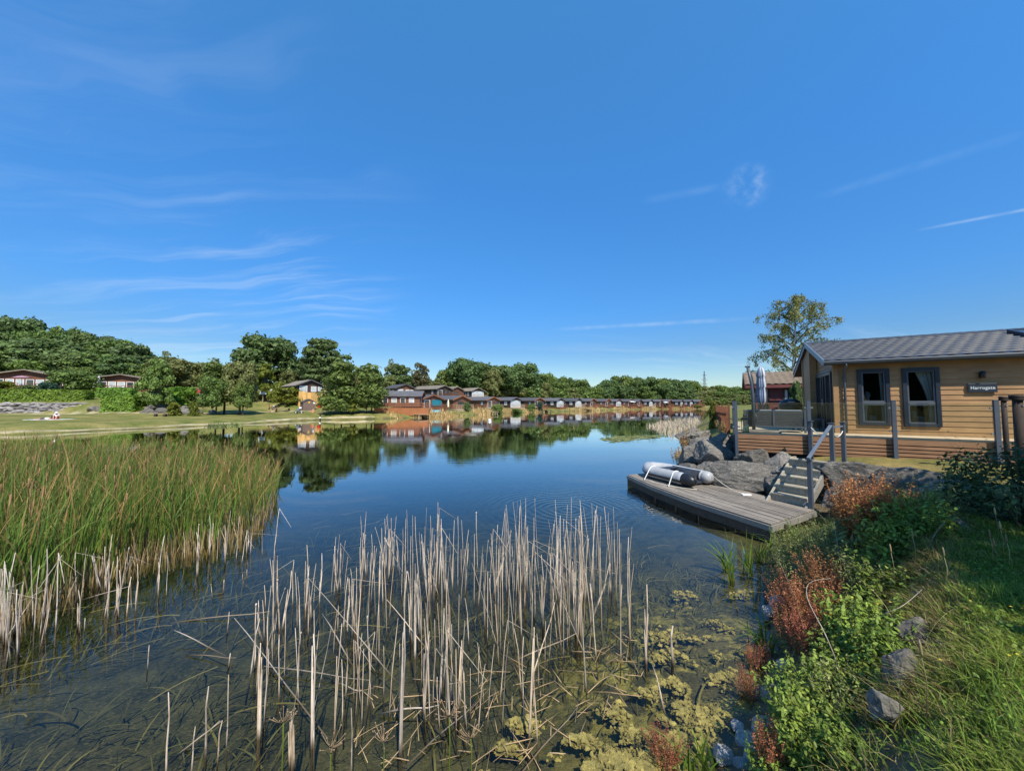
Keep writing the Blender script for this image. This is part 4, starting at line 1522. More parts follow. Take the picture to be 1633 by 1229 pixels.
def build_dinghy():
    # near tube bow end at (1017,745), stern cone at (1126,775) in the photograph
    s = Vector((5.30, 11.25, .36))
    b = Vector((4.55, 13.0, .36))
    d = (b - s)
    L = d.length
    d.normalize()
    rz = math.atan2(d.y, d.x)
    e = thing('inflatable_dinghy', 'grey and black inflatable dinghy tied down on the dock', 'dinghy', s, rz)
    r = .19
    W2 = 0.88                       # between tube axes; local x forward (away), local y left (toward the lake)
    y0, y1 = 0.0, -W2
    zc = r + .03
    path = [(0.0, y0), (L * .45, y0 + .01), (L * .72, y0 - .02), (L * .86, y0 - .12), (L * .97, y0 - .30), (L * 1.02, -W2 / 2), (L * .97, y1 + .30), (L * .86, y1 + .12), (L * .72, y1 + .02), (L * .45, y1 - .01), (0.0, y1)]
    # smooth the path
    pts = [Vector((x, y, zc + .10 * max(0, (x / L - .6)) ** 1.3)) for x, y in path]
    sm = []
    for i in range(len(pts) - 1):
        p0, p1, p2, p3 = pts[max(i - 1, 0)], pts[i], pts[i + 1], pts[min(i + 2, len(pts) - 1)]
        for t in (0, .25, .5, .75):
            sm.append(.5 * ((2 * p1) + (p2 - p0) * t + (2 * p0 - 5 * p1 + 4 * p2 - p3) * t * t + (3 * p1 - p0 - 3 * p2 + p3) * t ** 3))
    sm.append(pts[-1])
    m = MB()
    m.tube(sm, r, 24)
    m.build('hull_tube', MT['pvc'], e)
    # black rubbing strip outside, and cones
    st = MB()
    cen = Vector((L * .4, -W2 / 2, zc))
    def outside(i):
        p = sm[i]
        q = sm[min(i + 1, len(sm) - 1)] - sm[max(i - 1, 0)]
        o = Vector((-q.y, q.x, 0)).normalized()
        if o.dot(p - Vector((min(p.x, L * .7), -W2 / 2, p.z))) < 0:
            o = -o
        return o
    for (a0, a1, rr) in ((-24, -6, r + .012), (-30, -24, r + .005)):
        for i in range(len(sm) - 1):
            q = []
            for (k, a) in ((i, a0), (i + 1, a0), (i + 1, a1), (i, a1)):
                o = outside(k)
                q.append(sm[k] + o * math.cos(R(a)) * rr + Vector((0, 0, math.sin(R(a)) * rr)))
            st.face(q, True)
    st.build('rubbing_strip', MT['black'], e)
    for y in (y0, y1):
        c = MB()
        cf = .85 if y == y0 else .5
        c.tube([(.03, y, zc), (-.0, y, zc), (-.16 * cf, y, zc), (-.30 * cf, y, zc - .01), (-.39 * cf, y, zc - .02), (-.44 * cf, y, zc - .02)], [r + .004, r + .006, r + .002, r * .86, r * .6, r * .22], 22)
        co = c.build('stern_cone', MT['black'] if y == y0 else MT['pvc'], e)
        if y == y0:
            h = MB()
            h.tube([(-.24, y - .02, zc + .15), (-.34, y + .01, zc + .12), (-.39, y + .02, zc + .02), (-.36, y, zc - .07)], .018, 7)
            h.build('handle', MT['black'], co)
    f = MB()
    f.box(-.02, y1 + .1, .05, L * .9, y0 - .1, .12)
    f.build('floor', MT['floorb'], e)
    f = MB()
    f.box(.16, y1 + .15, .10, .20, y0 - .15, .42)
    f.build('transom', MT['floorb'], e)
    for xx in (.95,):
        f = MB()
        f.box(xx, y1 + .12, .36, xx + .22, y0 - .12, .39)
        f.build('bench_seat', MT['floorb'], e)
    # inner black lining of the tubes
    for (yy, sg) in ((y0, -1), (y1, 1)):
        ln = MB()
        for i in range(12):
            xa, xb = .1 + i * .12, .1 + (i + 1) * .12
            for j in range(6):
                aa, ab = R(-40 + j * 18), R(-40 + (j + 1) * 18)
                rr = r + .006
                ln.face([(xa, yy + sg * math.cos(aa) * rr, zc + math.sin(aa) * rr), (xb, yy + sg * math.cos(aa) * rr, zc + math.sin(aa) * rr), (xb, yy + sg * math.cos(ab) * rr, zc + math.sin(ab) * rr), (xa, yy + sg * math.cos(ab) * rr, zc + math.sin(ab) * rr)], True)
        ln.build('tube_lining', MT['floorb'], e)
    # tie-down straps
    for (xx, off) in ((.34, -.16), (1.3, -.1)):
        s_ = MB()
        rr = r + .01
        arc = [Vector((xx, y0 - math.cos(R(a)) * rr, zc + math.sin(R(a)) * rr)) for a in (110, 125, 140, 160)]
        arc = [Vector((xx, y0 + math.cos(R(a)) * rr, zc + math.sin(R(a)) * rr)) for a in (150, 120, 90, 65, 42)]
        arc += [Vector((xx + off, y0 + .50, .015))]
        for p, q in zip(arc[:-1], arc[1:]):
            s_.bar(p, q, .028, .006, (1, 0, 0.01))
        s_.build('strap', MT['white'], e)
    e2 = thing('mooring_rope', 'pale rope from the dinghy stern lying across the dock boards', 'rope', (0, 0, 0))
    mm = Matrix.Translation(s) @ Matrix.Rotation(rz, 4, 'Z')
    def rope(pl, nm):
        t = MB()
        t.tube([mm @ Vector(p) for p in pl], .011, 6)
        t.build(nm, MT['rope'], e2)
    rope([(1.3 - .1, .50, .012), (.9, .47, .012), (.2, .42, .012), (-.25, .2, .012), (-.45, .05, .012)], 'rope_line')
    rope([(-.25, -W2, .3), (-.6, -W2 + .05, .14), (-1.0, -W2 + .1, .02), (-1.35, -W2 + .15, .012)], 'rope_tail')
    t = MB()
    p = mm @ Vector((-1.4, -W2 + .16, .0))
    t.box(p.x - .12, p.y - .05, .356, p.x + .12, p.y + .05, .385)
    t.build('cleat', MT['white'], e2)


# ------------------------------------------------------------------ boulders
def rock_mesh(name, seed, mat, sub=4, planes=13, rough=.05):
    rng = random.Random(seed)
    bm = bmesh.new()
    bmesh.ops.create_icosphere(bm, subdivisions=sub, radius=1.0)
    pl = []
    for i in range(planes):
        d = Vector((rng.gauss(0, 1), rng.gauss(0, 1), rng.gauss(0, .8))).normalized()
        pl.append((d, rng.uniform(.58, .88)))
    off = Vector((seed * 3.7, seed * 1.9, seed * 2.3))
    for v in bm.verts:
        p = v.co.copy()
        for d, k in pl:
            t = p.dot(d) - k
            if t > 0:
                p -= d * t * .96
        nz = noise.fractal(p * 2.1 + off, 1.0, 2.0, 4) * rough * 1.2 + noise.fractal(p * 6.5 + off, 1.0, 2.1, 3) * rough * .55
        v.co = p * (1 + nz)
    me = bpy.data.meshes.new(name)
    bm.to_mesh(me)
    bm.free()
    me.polygons.foreach_set('use_smooth', [False] * len(me.polygons))
    me.materials.append(mat)
    return me


ROCKS = [rock_mesh('boulder_%d' % i, 11 + i * 7, MT['stone'], 5 if i < 4 else 4, 14 + i % 5, .075) for i in range(7)]
PEBS = [rock_mesh('small_stone_%d' % i, 101 + i, MT['stonep'], 3, 10, .05) for i in range(3)]


def boulder(loc, size, rz, k, label, group=None, tilt=0.0, name='boulder', cat='boulder', pool=None):
    o = link(name, (pool or ROCKS)[k % len(pool or ROCKS)], None, None, loc)
    o.scale = (size[0] / 1.55, size[1] / 1.55, size[2] / 1.5)
    o.rotation_euler = (tilt, 0, rz)
    return tag(o, label, cat, group)


def build_boulders():
    B = [((6.98, 11.4, .60), (2.1, .95, .82), -.55, 0, 'long flat grey boulder lying along the back of the dock'),
         ((7.72, 11.7, .98), (1.0, .8, .8), .4, 1, 'angular grey boulder under the deck, right of the corner post'),
         ((8.02, 10.95, .92), (.95, .8, .85), 1.2, 2, 'dark pointed boulder left of the wooden steps'),
         ((7.35, 13.4, .95), (1.6, 1.1, 1.0), .2, 3, 'broad dark boulder under the deck corner left of the long post'),
         ((7.55, 10.55, .52), (.6, .5, .5), 2.0, 4, 'small boulder wedged between steps and flat boulder'),
         ((8.75, 9.35, .86), (1.5, 1.0, .95), -.5, 1, 'large dark boulder right of the wooden steps under the lawn'),
         ((8.75, 8.2, .84), (1.5, .95, 1.0), -.75, 0, 'large sloping boulder behind the upper red dock plant'),
         ((7.72, 8.75, .62), (.7, .5, .45), .1, 5, 'squat brown boulder at the foot of the steps'),
         ((8.35, 7.05, 1.0), (.9, .8, .85), .9, 2, 'shaded boulder left of the dark shrub'),
         ((7.2, 14.7, .72), (1.5, 1.0, .75), 1.1, 3, 'rough boulder on the bank left of the deck corner'),
         ((8.6, 16.6, .95), (1.6, 1.2, .7), .5, 0, 'flat topped boulder on the bank near the brown picket fence'),
         ((7.9, 15.8, .6), (1.1, .9, .7), 2.2, 6, 'low boulder at the waterline beside orange dry plants'),
         ((9.5, 18.6, 1.0), (1.9, 1.3, .9), .8, 1, 'far grey boulder on the bank before the picket fence'),
         ((10.6, 21.5, .9), (2.0, 1.4, .9), 1.4, 2, 'boulder at the water edge beyond the deck'),
         ((8.55, 14.9, 1.15), (1.2, .9, .8), .3, 4, 'boulder tucked beneath the side of the deck'),
         ((6.35, 13.2, .3), (1.0, .9, .7), .7, 5, 'mossy boulder behind the dinghy bow'),
         ((6.85, 12.75, .55), (.9, .7, .6), 1.9, 6, 'dark boulder between dinghy and broad boulder')]
    for i, (loc, sz, rz, k, lab) in enumerate(B):
        boulder(loc, sz, rz, k, lab)
    # kerb of stones along the edge of the lawn
    for (px, py, z, sz, k, lab) in ((1488, 962, 1.0, (.28, .3, .3), 1, 'grey stone at the lawn edge beside the dry grass'),
                                    (1462, 1012, 1.0, (.24, .22, .22), 2, 'smaller stone below the kerb stone at the lawn edge'),
                                    (1440, 1072, 1.0, (.3, .2, .24), 0, 'slanting stone at the lawn edge above the leafy weeds'),
                                    (1405, 1125, 1.0, (.16, .15, .14), 3, 'stone half buried where lawn meets leafy weeds'),
                                    (1490, 905, 1.1, (.4, .3, .25), 5, 'mossy stone under the dry grass near the shrub'),
                                    (1512, 865, 1.15, (.6, .5, .5), 4, 'shaded stone between shrub and dry grass')):
        boulder(at(px, py, z), sz, .6 + .3 * k, k, lab)
    rnd = random.Random(4)
    pts = [(1238, 1112, .12, .18), (1222, 1162, .1, .15), (1195, 1185, .06, .13), (1152, 1204, .05, .12), (1242, 962, .15, .16), (1228, 975, .1, .12), (1262, 1130, .25, .17), (1205, 1212, .1, .12), (1232, 1198, .14, .12),
           (1250, 1060, .12, .1), (1232, 1035, .05, .1), (1178, 1160, .03, .08), (1290, 1170, .4, .14), (1185, 1222, .07, .1)]
    for i, (px, py, z, s) in enumerate(pts):
        boulder(at(px, py, z), (s * 1.4, s * 1.1, s), rnd.uniform(0, 6), i, 'pale fist sized stone on the weedy waterline', 'pale stones along the near waterline', 0, 'shore_stone', 'stone', PEBS)


def build_right_edge():
    # black brown rustic posts
    for (px0, top, px1, bot, nm) in ((1600, 632, 1614, 725, 'slim black brown fence post beside the grey deck post'), (1622, 630, 1636, 760, 'thick black brown fence post at the right picture edge')):
        zt = 3.0
        p = at_y(px0, top, 8.3 if px0 < 1610 else 7.4)
        e = thing('rustic_post', nm, 'post', (p.x, p.y, 0))
        m = MB()
        wd = .045 if px0 < 1610 else .075
        m.tube([(.02, 0, 1.2), (0, 0, 2.0), (0, 0, p.z)], [wd * 1.05, wd, wd * .95], 10)
        m.build('shaft', MT['blackw'], e)
        m = MB()
        for k in range(3):
            m.tube([(wd * 1.3 * math.cos(a), wd * 1.3 * math.sin(a), p.z - .02 - .03 * k + .01 * math.sin(a)) for a in np.linspace(0, 6.28, 15)], .018, 7)
        m.build('rope_binding', MT['rope'] if False else MT['blackw'], e)
        m = MB()
        m.box(-.02, -wd - .01, p.z - .22, .02, -wd + .005, p.z - .20)
        m.build('bracket', MT['steel'], e)
    a, b = at_y(1622, 634, 7.4), at_y(1720, 618, 7.0)
    e = thing('rope_rail', 'thick dark rope rail running right from the thick post', 'rope', (0, 0, 0))
    m = MB()
    m.tube([a, a.lerp(b, .5) - Vector((0, 0, .06)), b], .035, 8)
    m.build('rope', MT['blackw'], e)
    # the last post of that rail, outside the frame
    e = thing('rustic_post', 'black brown fence post right of the thick post', 'post', (b.x, b.y, 0))
    m = MB()
    m.tube([(0, 0, 1.2), (0, 0, b.z)], .07, 10)
    m.build('shaft', MT['blackw'], e)


def build_second_lodge():
    # dark red lodge with brown tiles behind the parasol
    p = at_y(1188, 645, 27.0)
    f = Vector((10.81 + .515 * 0, 0, 0))
    e = thing('red_lodge', 'dark red boarded lodge with brown tiled roof behind the parasol', 'lodge', (14.33, 21.03, 0), LROT)
    # local x right along the wall, y inward
    Ln, Wd, ez = 9.0, 6.0, 4.10
    rise = math.tan(R(15.5))
    RW = ((0.06, 0.44, 2.5, 3.8), (1.08, 1.95, 1.95, 3.75))
    m = MB()
    clad_wall(m, 0, Ln, 1.9, ez, 0, RW)
    clad_wall(m, 0, Wd, 1.9, ez + 1.5, 0, ax='y', top=lambda y: ez + rise * min(y, Wd - y))
    m.face([(Ln, 0, 1.9), (Ln, Wd, 1.9), (Ln, Wd, ez), (Ln, Wd / 2, ez + 1.4), (Ln, 0, ez)])
    m.face([(0, Wd, 1.9), (Ln, Wd, 1.9), (Ln, Wd, ez), (0, Wd, ez)])
    m.build('wall', MT['redwall'], e)
    V, F = [], []
    nx, nc = 150, 9
    xs = np.linspace(-.7, Ln + .4, nx)
    ov = .45
    sl = Wd / 2 + ov
    for side in (0, 1):
        b0 = len(V)
        rows = [((k + q) / nc, .05 * (1 - q)) for k in range(nc) for q in (0, .93)] + [(1, 0)]
        for s, lift in rows:
            yy = -ov + sl * s
            zz = ez - .15 + rise * sl * s
            for i, xx in enumerate(xs):
                V.append((xx, yy if side == 0 else Wd - yy, zz + lift + .02 * math.sin(xx * 2 * math.pi / .33)))
        for i in range(len(rows) - 1):
            for j in range(nx - 1):
                q = (b0 + i * nx + j, b0 + i * nx + j + 1, b0 + (i + 1) * nx + j + 1, b0 + (i + 1) * nx + j)
                F.append(q if side == 0 else q[::-1])
    link('roof', np_mesh('roof', V, F), MT['brownroof'], e)
    m = MB()
    zr = ez - .15 + rise * sl
    for ya in (-ov, Wd + ov):
        m.hexa([(-.73, ya, ez - .35), (-.70, ya, ez - .35), (-.70, Wd / 2, zr - .2), (-.73, Wd / 2, zr - .2), (-.73, ya, ez - .13), (-.70, ya, ez - .13), (-.70, Wd / 2, zr + .03), (-.73, Wd / 2, zr + .03)])
    m.box(-.7, -ov - .02, ez - .33, Ln + .4, -ov, ez - .16)
    m.build('bargeboard', MT['redwall'], e)
    m = MB()
    m.face([(-.7, -ov, ez - .22), (0, -ov, ez - .22), (0, Wd / 2, zr - .1), (-.7, Wd / 2, zr - .1)])
    m.face([(-.7, Wd + ov, ez - .22), (0, Wd + ov, ez - .22), (0, Wd / 2, zr - .1), (-.7, Wd / 2, zr - .1)])
    m.build('soffit', MT['soffit'], e)
    for (a, b, c, d) in RW:
        m = MB()
        for (x0, x1, z0, z1) in ((a, a + .07, c, d), (b - .07, b, c, d), (a + .07, b - .07, c, c + .07), (a + .07, b - .07, d - .07, d)):
            m.box(x0, -.05, z0, x1, .04, z1)
        w_ = m.build('window', MT['wdark'], e)
        m = MB()
        m.face([(a + .05, 0, c + .05), (b - .05, 0, c + .05), (b - .05, 0, d - .05), (a + .05, 0, d - .05)])
        m.build('pane', MT['pane'], w_)
        if a > 1:
            m = MB()
            m.box(a + .08, -.02, c + .1, a + .2, -.008, d - .1)
            m.build('curtain', MT['curtain'], w_)
    # deck rail in front of it
    g = thing('deck_railing', 'low red brown rail in front of the dark red lodge', 'railing', (14.33, 21.03, 0), LROT)
    m = MB()
    m.box(-.3, -1.2, 2.86, 8, -1.14, 2.92)
    m.build('rail', MT['rust'], g)
    for x in (-.25, 1.05, 2.6, 4.6, 6.6):
        k = MB()
        k.box(x, -1.21, 1.3, x + .06, -1.13, 2.859)
        k.build('post', MT['rust'], g)
    m = MB()
    m.box(-.4, -1.3, 1.3, 8.1, -.06, 1.86)
    m.build('platform', MT['skirt'], g)


def build_picket():
    e = thing('picket_fence', 'brown picket fence on the bank left of the deck', 'fence', (0, 0, 0))
    a, b = Vector((11.85, 20.1, 0)), Vector((15.9, 29.0, 0))
    n = 17
    d = (b - a).normalized()
    m = MB()
    for i in range(n):
        p = a.lerp(b, i / (n - 1))
        z = 1.0
        h = 2.72 + .05 * math.sin(i * 2.1)
        m.bar((p.x, p.y, z), (p.x, p.y, h), .10, .022, (d.x, d.y, 0))
    m.build('pickets', MT['rust'], e)
    m = MB()
    for z in (1.45, 2.35):
        m.bar((a.x + .04, a.y, z), (b.x + .04, b.y, z), .04, .09)
    m.build('rail', MT['rust'], e)
    for t in (0, .33, .66, 1):
        p = a.lerp(b, t)
        k = MB()
        k.bar((p.x + .1, p.y, .8), (p.x + .1, p.y, 2.85), .1, .1, (d.x, d.y, 0))
        k.build('post', MT['rust'], e)


build_lodge()
build_deck()
build_deck_furniture()
build_stairs()
build_dock()
build_dinghy()
build_boulders()
build_right_edge()
build_second_lodge()
build_picket()
# ------------------------------------------------------------------ far shore: chalets
FR = random.Random(21)


def chalet(label, pos, rz, w=6.0, l=11.0, eave=2.35, ridge=3.5, base=0.0, wall='wbrown', roof='roofgrey', trim=None, side_win=3, gable='doors', panes='pane', porch=1.6, group=None, rail='wbrown', name='chalet', front=None, skirt=None, over=0.5):
    """gable front faces local -Y at y = 0; body runs to y = l"""
    e = thing(name, label, 'chalet', pos, rz, group)
    z0 = base
    m = MB()
    p = [(-w / 2, z0), (w / 2, z0), (w / 2, z0 + eave), (0, z0 + ridge), (-w / 2, z0 + eave)]
    m.face([(x, 0, z) for x, z in p])
    m.face([(x, l, z) for x, z in p])
    m.face([(-w / 2, 0, z0), (-w / 2, l, z0), (-w / 2, l, z0 + eave), (-w / 2, 0, z0 + eave)])
    m.face([(w / 2, 0, z0), (w / 2, l, z0), (w / 2, l, z0 + eave), (w / 2, 0, z0 + eave)])
    m.build('wall', MT[wall], e)
    m = MB()
    sl = (ridge - eave) / (w / 2)
    ov, oy, th = 0.45, over, 0.12
    for sg in (-1, 1):
        x1 = sg * (w / 2 + ov)
        za, zb = z0 + eave - sl * ov + .02, z0 + ridge + .02
        m.hexa([(x1, -oy, za), (0, -oy, zb), (0, l + oy, zb), (x1, l + oy, za), (x1, -oy, za + th), (0, -oy, zb + th), (0, l + oy, zb + th), (x1, l + oy, za + th)])
    rf = m.build('roof', MT[roof], e)
    m = MB()
    for sg in (-1, 1):
        x1 = sg * (w / 2 + ov + .02)
        za, zb = z0 + eave - sl * ov - .08, z0 + ridge - .08
        m.hexa([(x1, -oy - .05, za), (0, -oy - .05, zb), (0, -oy - .005, zb), (x1, -oy - .005, za), (x1, -oy - .05, za + .24), (0, -oy - .05, zb + .24), (0, -oy - .005, zb + .24), (x1, -oy - .005, za + .24)])
    m.build('bargeboard', MT[trim or wall], e)

    def win(x0, x1, za, zb, face='y', off=0.0, pane=None, nm='window'):
        f, g = MB(), MB()
        b = .09
        def bx(mb, a0, a1, c0, c1, d0, d1):
            if face == 'y':
                mb.box(a0, off - d1, c0, a1, off - d0, c1)
            elif face == 'l':
                mb.box(-w / 2 - d1, a0, c0, -w / 2 - d0, a1, c1)
            else:
                mb.box(w / 2 + d0, a0, c0, w / 2 + d1, a1, c1)
        for q in ((x0, x1, za, za + b), (x0, x1, zb - b, zb), (x0, x0 + b, za + b, zb - b), (x1 - b, x1, za + b, zb - b)):
            bx(f, *q, -.02, .06)
        fo = f.build(nm, MT['white'] if panes == 'panel' else MT['wdark'] if nm == 'window' else MT['white'], e)
        bx(g, x0 + b, x1 - b, za + b, zb - b, .0, .025)
        g.build('pane', MT[pane or panes], fo)
    if gable == 'doors':
        win(-w * .40, -w * .12, z0 + .05, z0 + 2.1, pane=panes, nm='glazed_door')
        win(w * .02, w * .22, z0 + .8, z0 + 2.0)
        win(w * .28, w * .44, z0 + .8, z0 + 2.0)
    elif gable == 'wide':
        n = max(4, int(w / 1.5))
        for i in range(n):
            x = -w * .46 + i * w * .92 / n
            win(x + .1, x + w * .92 / n - .15, z0 + (.1 if i % 3 == 1 else .75), z0 + 2.05, pane='panel' if i % 3 != 1 else 'pane')
    elif gable == 'small':
        win(-w * .2, w * .12, z0 + .8, z0 + 1.9)
    elif gable == 'glass':
        win(-w * .44, -w * .02, z0 + .05, z0 + 2.3)
        win(w * .02, w * .44, z0 + .05, z0 + 2.3)
    for i in range(side_win):
        y = 1.2 + i * (l - 2.2) / max(1, side_win)
        win(y, y + 1.1, z0 + .8, z0 + 1.95, 'l', pane='panel' if i % 2 == 0 else 'pane')
        win(y + .6, y + 1.7, z0 + .8, z0 + 1.95, 'r', pane='pane')
    if porch:
        m = MB()
        m.box(-w / 2 - .2, -porch, z0 - .25, w / 2 + .2, -.02, z0 - .02)
        m.box(-w / 2 - .15, -porch + .05, z0 - 1.6, w / 2 + .15, l - .2, z0 - .26)
        v = m.build('veranda', MT[skirt or rail], e)
        m = MB()
        for z in (.45, .95):
            m.box(-w / 2 - .2, -porch, z0 + z, w / 2 + .2, -porch + .06, z0 + z + .09)
            m.box(-w / 2 - .2, -porch + .06, z0 + z, -w / 2 - .14, -.05, z0 + z + .09)
            m.box(w / 2 + .14, -porch + .06, z0 + z, w / 2 + .2, -.05, z0 + z + .09)
        k = int(w / .5)
        for i in range(k + 1):
            x = -w / 2 - .18 + i * (w + .36) / k
            m.box(x - .04, -porch + .005, z0 - .02, x + .04, -porch + .055, z0 + .95)
        m.build('railing', MT[rail], v)
    if front:
        front(e, z0, w)
    return e


def shore_at(px):
    """water's edge seen in the direction px on the far side"""
    P = [Vector((*p, 0)) for p in FAR]
    best = None
    for a, b in zip(P[:-1], P[1:]):
        ra, rb = a.x / a.y, b.x / b.y
        r = (px - PW / 2) / FPX
        if min(ra, rb) <= r <= max(ra, rb) and a.y > 60 and abs(ra - rb) > 1e-9:
            t = (r - ra) / (rb - ra)
            best = a.lerp(b, t)
    return best


def build_chalets():
    rot = math.atan2(.79, .61)            # local -Y points toward (.79,-.61)
    def blind(e, z0, w):
        m = MB()
        m.box(-.2, -.16, z0 + .75, w * .44, -.10, z0 + 2.15)
        m.build('blind', MT['teal'], e)
    def awning(e, z0, w):
        m = MB()
        m.hexa([(-w * .45, -1.5, z0 + 1.95), (w * .45, -1.5, z0 + 1.95), (w * .45, -.1, z0 + 2.4), (-w * .45, -.1, z0 + 2.4), (-w * .45, -1.5, z0 + 2.0), (w * .45, -1.5, z0 + 2.0), (w * .45, -.1, z0 + 2.45), (-w * .45, -.1, z0 + 2.45)])
        m.build('awning', MT['white'], e)
    G = 'chalets along the far waterfront'
    front = [(709, 'wbrown', 'rust', 'pane', 'doors', blind, 'rust', 'waterfront chalet with a turquoise blind in its gable'),
             (754, 'wbrown', 'worange', 'pane', 'small', None, 'wpale', 'waterfront chalet with orange gable trim right of the turquoise blind'),
             (803, 'wbrown', 'worange', 'pane', 'doors', None, 'wpale', 'waterfront chalet with long dark side wall and pale veranda rails'),
             (838, 'wdark', 'roofgrey', 'panel', 'glass', None, 'wpale', 'waterfront chalet with big pale glazed front, first of three'),
             (872, 'wbrown', 'worange', 'pane', 'doors', None, 'rust', 'waterfront chalet with orange trim beside a round green shrub'),
             (906, 'wdark', 'roofgrey', 'panel', 'glass', None, 'rust', 'dark waterfront chalet with white glazed gable and brown rail'),
             (934, 'wdark', 'roofgrey', 'panel', 'glass', None, 'wpale', 'dark waterfront chalet with white glazed gable next to the orange trimmed row'),
             (957, 'wbrown', 'worange', 'pane', 'doors', None, 'rust', 'orange trimmed far chalet right of the white glazed pair'),
             (980, 'wbrown', 'worange', 'pane', 'doors', None, 'rust', 'orange trimmed far chalet left of the white awning'),
             (998, 'wbrown', 'rust', 'panel', 'glass', None, 'rust', 'far chalet with pale glazed gable beside the white awning'),
             (1014, 'wbrown', 'rust', 'pane', 'doors', awning, 'rust', 'far chalet with a white awning over its front'),
             (1028, 'wbrown', 'roofgrey', 'pane', 'doors', None, 'rust', 'brown far chalet just right of the white awning'),
             (1046, 'wdark', 'roofgrey', 'panel', 'glass', None, 'wpale', 'far dark chalet with white gable above the pale reeds'),
             (1063, 'wbrown', 'worange', 'pane', 'doors', None, 'rust', 'far chalet with a white parasol in front of it'),
             (1077, 'wbrown', 'worange', 'pane', 'small', None, 'rust', 'far chalet with bright orange gable right of the white parasol'),
             (1096, 'wdark', 'roofgrey', 'panel', 'doors', None, 'rust', 'far dark chalet, third from the right end of the row'),
             (1111, 'wdark', 'roofgrey', 'panel', 'doors', None, 'rust', 'far dark chalet, second from the right end of the row'),
             (1125, 'wbrown', 'worange', 'pane', 'small', None, 'rust', 'last far chalet at the right end of the row')]
    for i, (px, wl, tr, pn, gb, fn, rl, lab) in enumerate(front):
        s = shore_at(px)
        q = s + Vector((-.79, .61, 0)) * (4.2 if i < 4 else 3.5) * (1 if i < 10 else .8)
        f = 1.0 if px < 960 else 1.06
        chalet(lab, (q.x, q.y, 1.55), rot + FR.uniform(-.05, .05), 5.8 * f, 11.5 if px < 960 else 14.0, 2.3, 3.25, 0, wl, 'roofgrey', tr, 3, gb, pn, 1.5, G, rl, front=fn)
    # first chalet of the row: long side toward the lake, orange deck
    s = shore_at(628)
    q = s + Vector((-.3, 1, 0)).normalized() * 8.5
    e = chalet('brown waterfront chalet above the orange deck, leftmost of the row', (q.x + 5.0, q.y + 3.2, 2.15), R(96), 5.6, 9.5, 2.35, 3.4, 0, 'wbrown', 'roofgrey', 'rust', 4, 'small', 'panel', 0, G)
    d = thing('orange_deck', 'orange stained timber deck with railing below the leftmost waterfront chalet', 'deck', (s.x + .5, s.y + 3.2, 0), R(10))
    m = MB()
    m.box(-5.2, 0, .45, 5.4, 3.9, 1.95)
    m.build('platform', MT['worange'], d)
    m = MB()
    for z in (2.3, 2.62, 2.95):
        m.box(-5.2, 0, z, 5.4, .07, z + .09)
    for i in range(22):
        x = -5.2 + i * 10.53 / 21
        m.box(x, .005, 1.951, x + .07, .065, 2.95)
    m.build('railing', MT['rust'], d)
    # upper row
    up = [(646, 612.0, 103, 'wbrown', 'roofgrey', 'doors', R(42), 'upper row chalet with dark roof and tall windows, nearest the big waterside tree', 5.6, 8),
          (708, 614.0, 112, 'wdark', 'rooftan', 'doors', R(52), 'upper row chalet with tan roof, dark side wall and brown gable', 6.2, 12),
          (728, 616.0, 118, 'wbrown', 'rooftan', 'small', R(52), 'upper row chalet with brown gable and long tan roof', 6.2, 14),
          (762, 618.0, 128, 'wdark', 'rooftan', 'glass', R(45), 'upper row chalet with white windows under the tall dark trees', 6.0, 8)]
    for i, (px, ty, Y, wl, rf, gb, rz, lab, w_, l_) in enumerate(up):
        g = ground(px, Y=Y)
        zt = at_y(px, ty, Y).z
        chalet(lab, (g.x, g.y, zt - 3.62), rz, w_, l_, 2.4, 3.5, 0, wl, rf, 'rooftan' if rf == 'rooftan' else 'roofgrey', 3, gb, 'panel' if i in (0, 3) else 'pane', 1.6, 'chalets of the upper row', 'wpale' if i in (0, 3) else 'rust')
    # left hillside chalets
    def left(px, top, wpx, Y, lab, rz=0.0, **kw):
        g = ground(px, Y=Y)
        w_ = wpx / FPX * Y - .9
        zt = at_y(px, top, Y).z
        r_ = kw.pop('ridge', 4.1)
        return chalet(lab, (g.x, g.y, zt - r_ - .12), rz, w_, 8, 2.55, r_, 0, over=.8, **kw)
    a1 = math.atan2(38 - 816.5, 580)
    left(38, 589, 98, 80, 'wide brown chalet with white curtains and mauve parasol on the left hillside', -a1 * .55, wall='rust', roof='rooftan', trim='rooftan', gable='wide', panes='panel', rail='rust', side_win=0, porch=3.0)
    left(192, 596.5, 88, 84, 'wide brown chalet with pale windows behind the clipped hedges', .42, wall='rust', roof='rooftan', trim='rooftan', gable='wide', panes='panel', rail='wbrown', side_win=0, porch=3.2, ridge=3.7)
    left(272, 606, 34, 98, 'dark chalet half hidden behind the laurel hedge', .5, wall='wdark', roof='roofgrey', trim='wdark', gable='small', side_win=1, porch=0, ridge=3.4)
    # tall chalet on fresh tan boarding
    g = at_y(497, 652, 82)
    zt = at_y(492, 605, 82).z
    b = zt - 3.55
    e = chalet('brown chalet raised on tall fresh tan boarding behind the shed', (g.x - .4, g.y, b), R(48), 5.6, 9.5, 2.2, 3.4, 0, 'wdark', 'rooftan', 'roofgrey', 2, 'doors', 'panel', 0)
    m = MB()
    zb = hz(g.x, g.y) - .8 - b
    for i in range(16):
        x = -2.75 + i * 5.6 / 16
        m.box(x, -1.3 - (.03 if i % 4 < 2 else 0), zb, x + .345, -1.24, .75 if i < 4 or i > 12 else .6)
    m.box(-2.75, -1.23, zb, -2.68, 9, -.02)
    m.box(2.8, -1.23, zb, 2.87, 9, -.02)
    m.box(-2.75, -1.23, -.1, 2.87, -.02, -.02)
    m.build('board_skirt', MT['wtan'], e)
    # garden shed
    g = at_y(493, 655, 76)
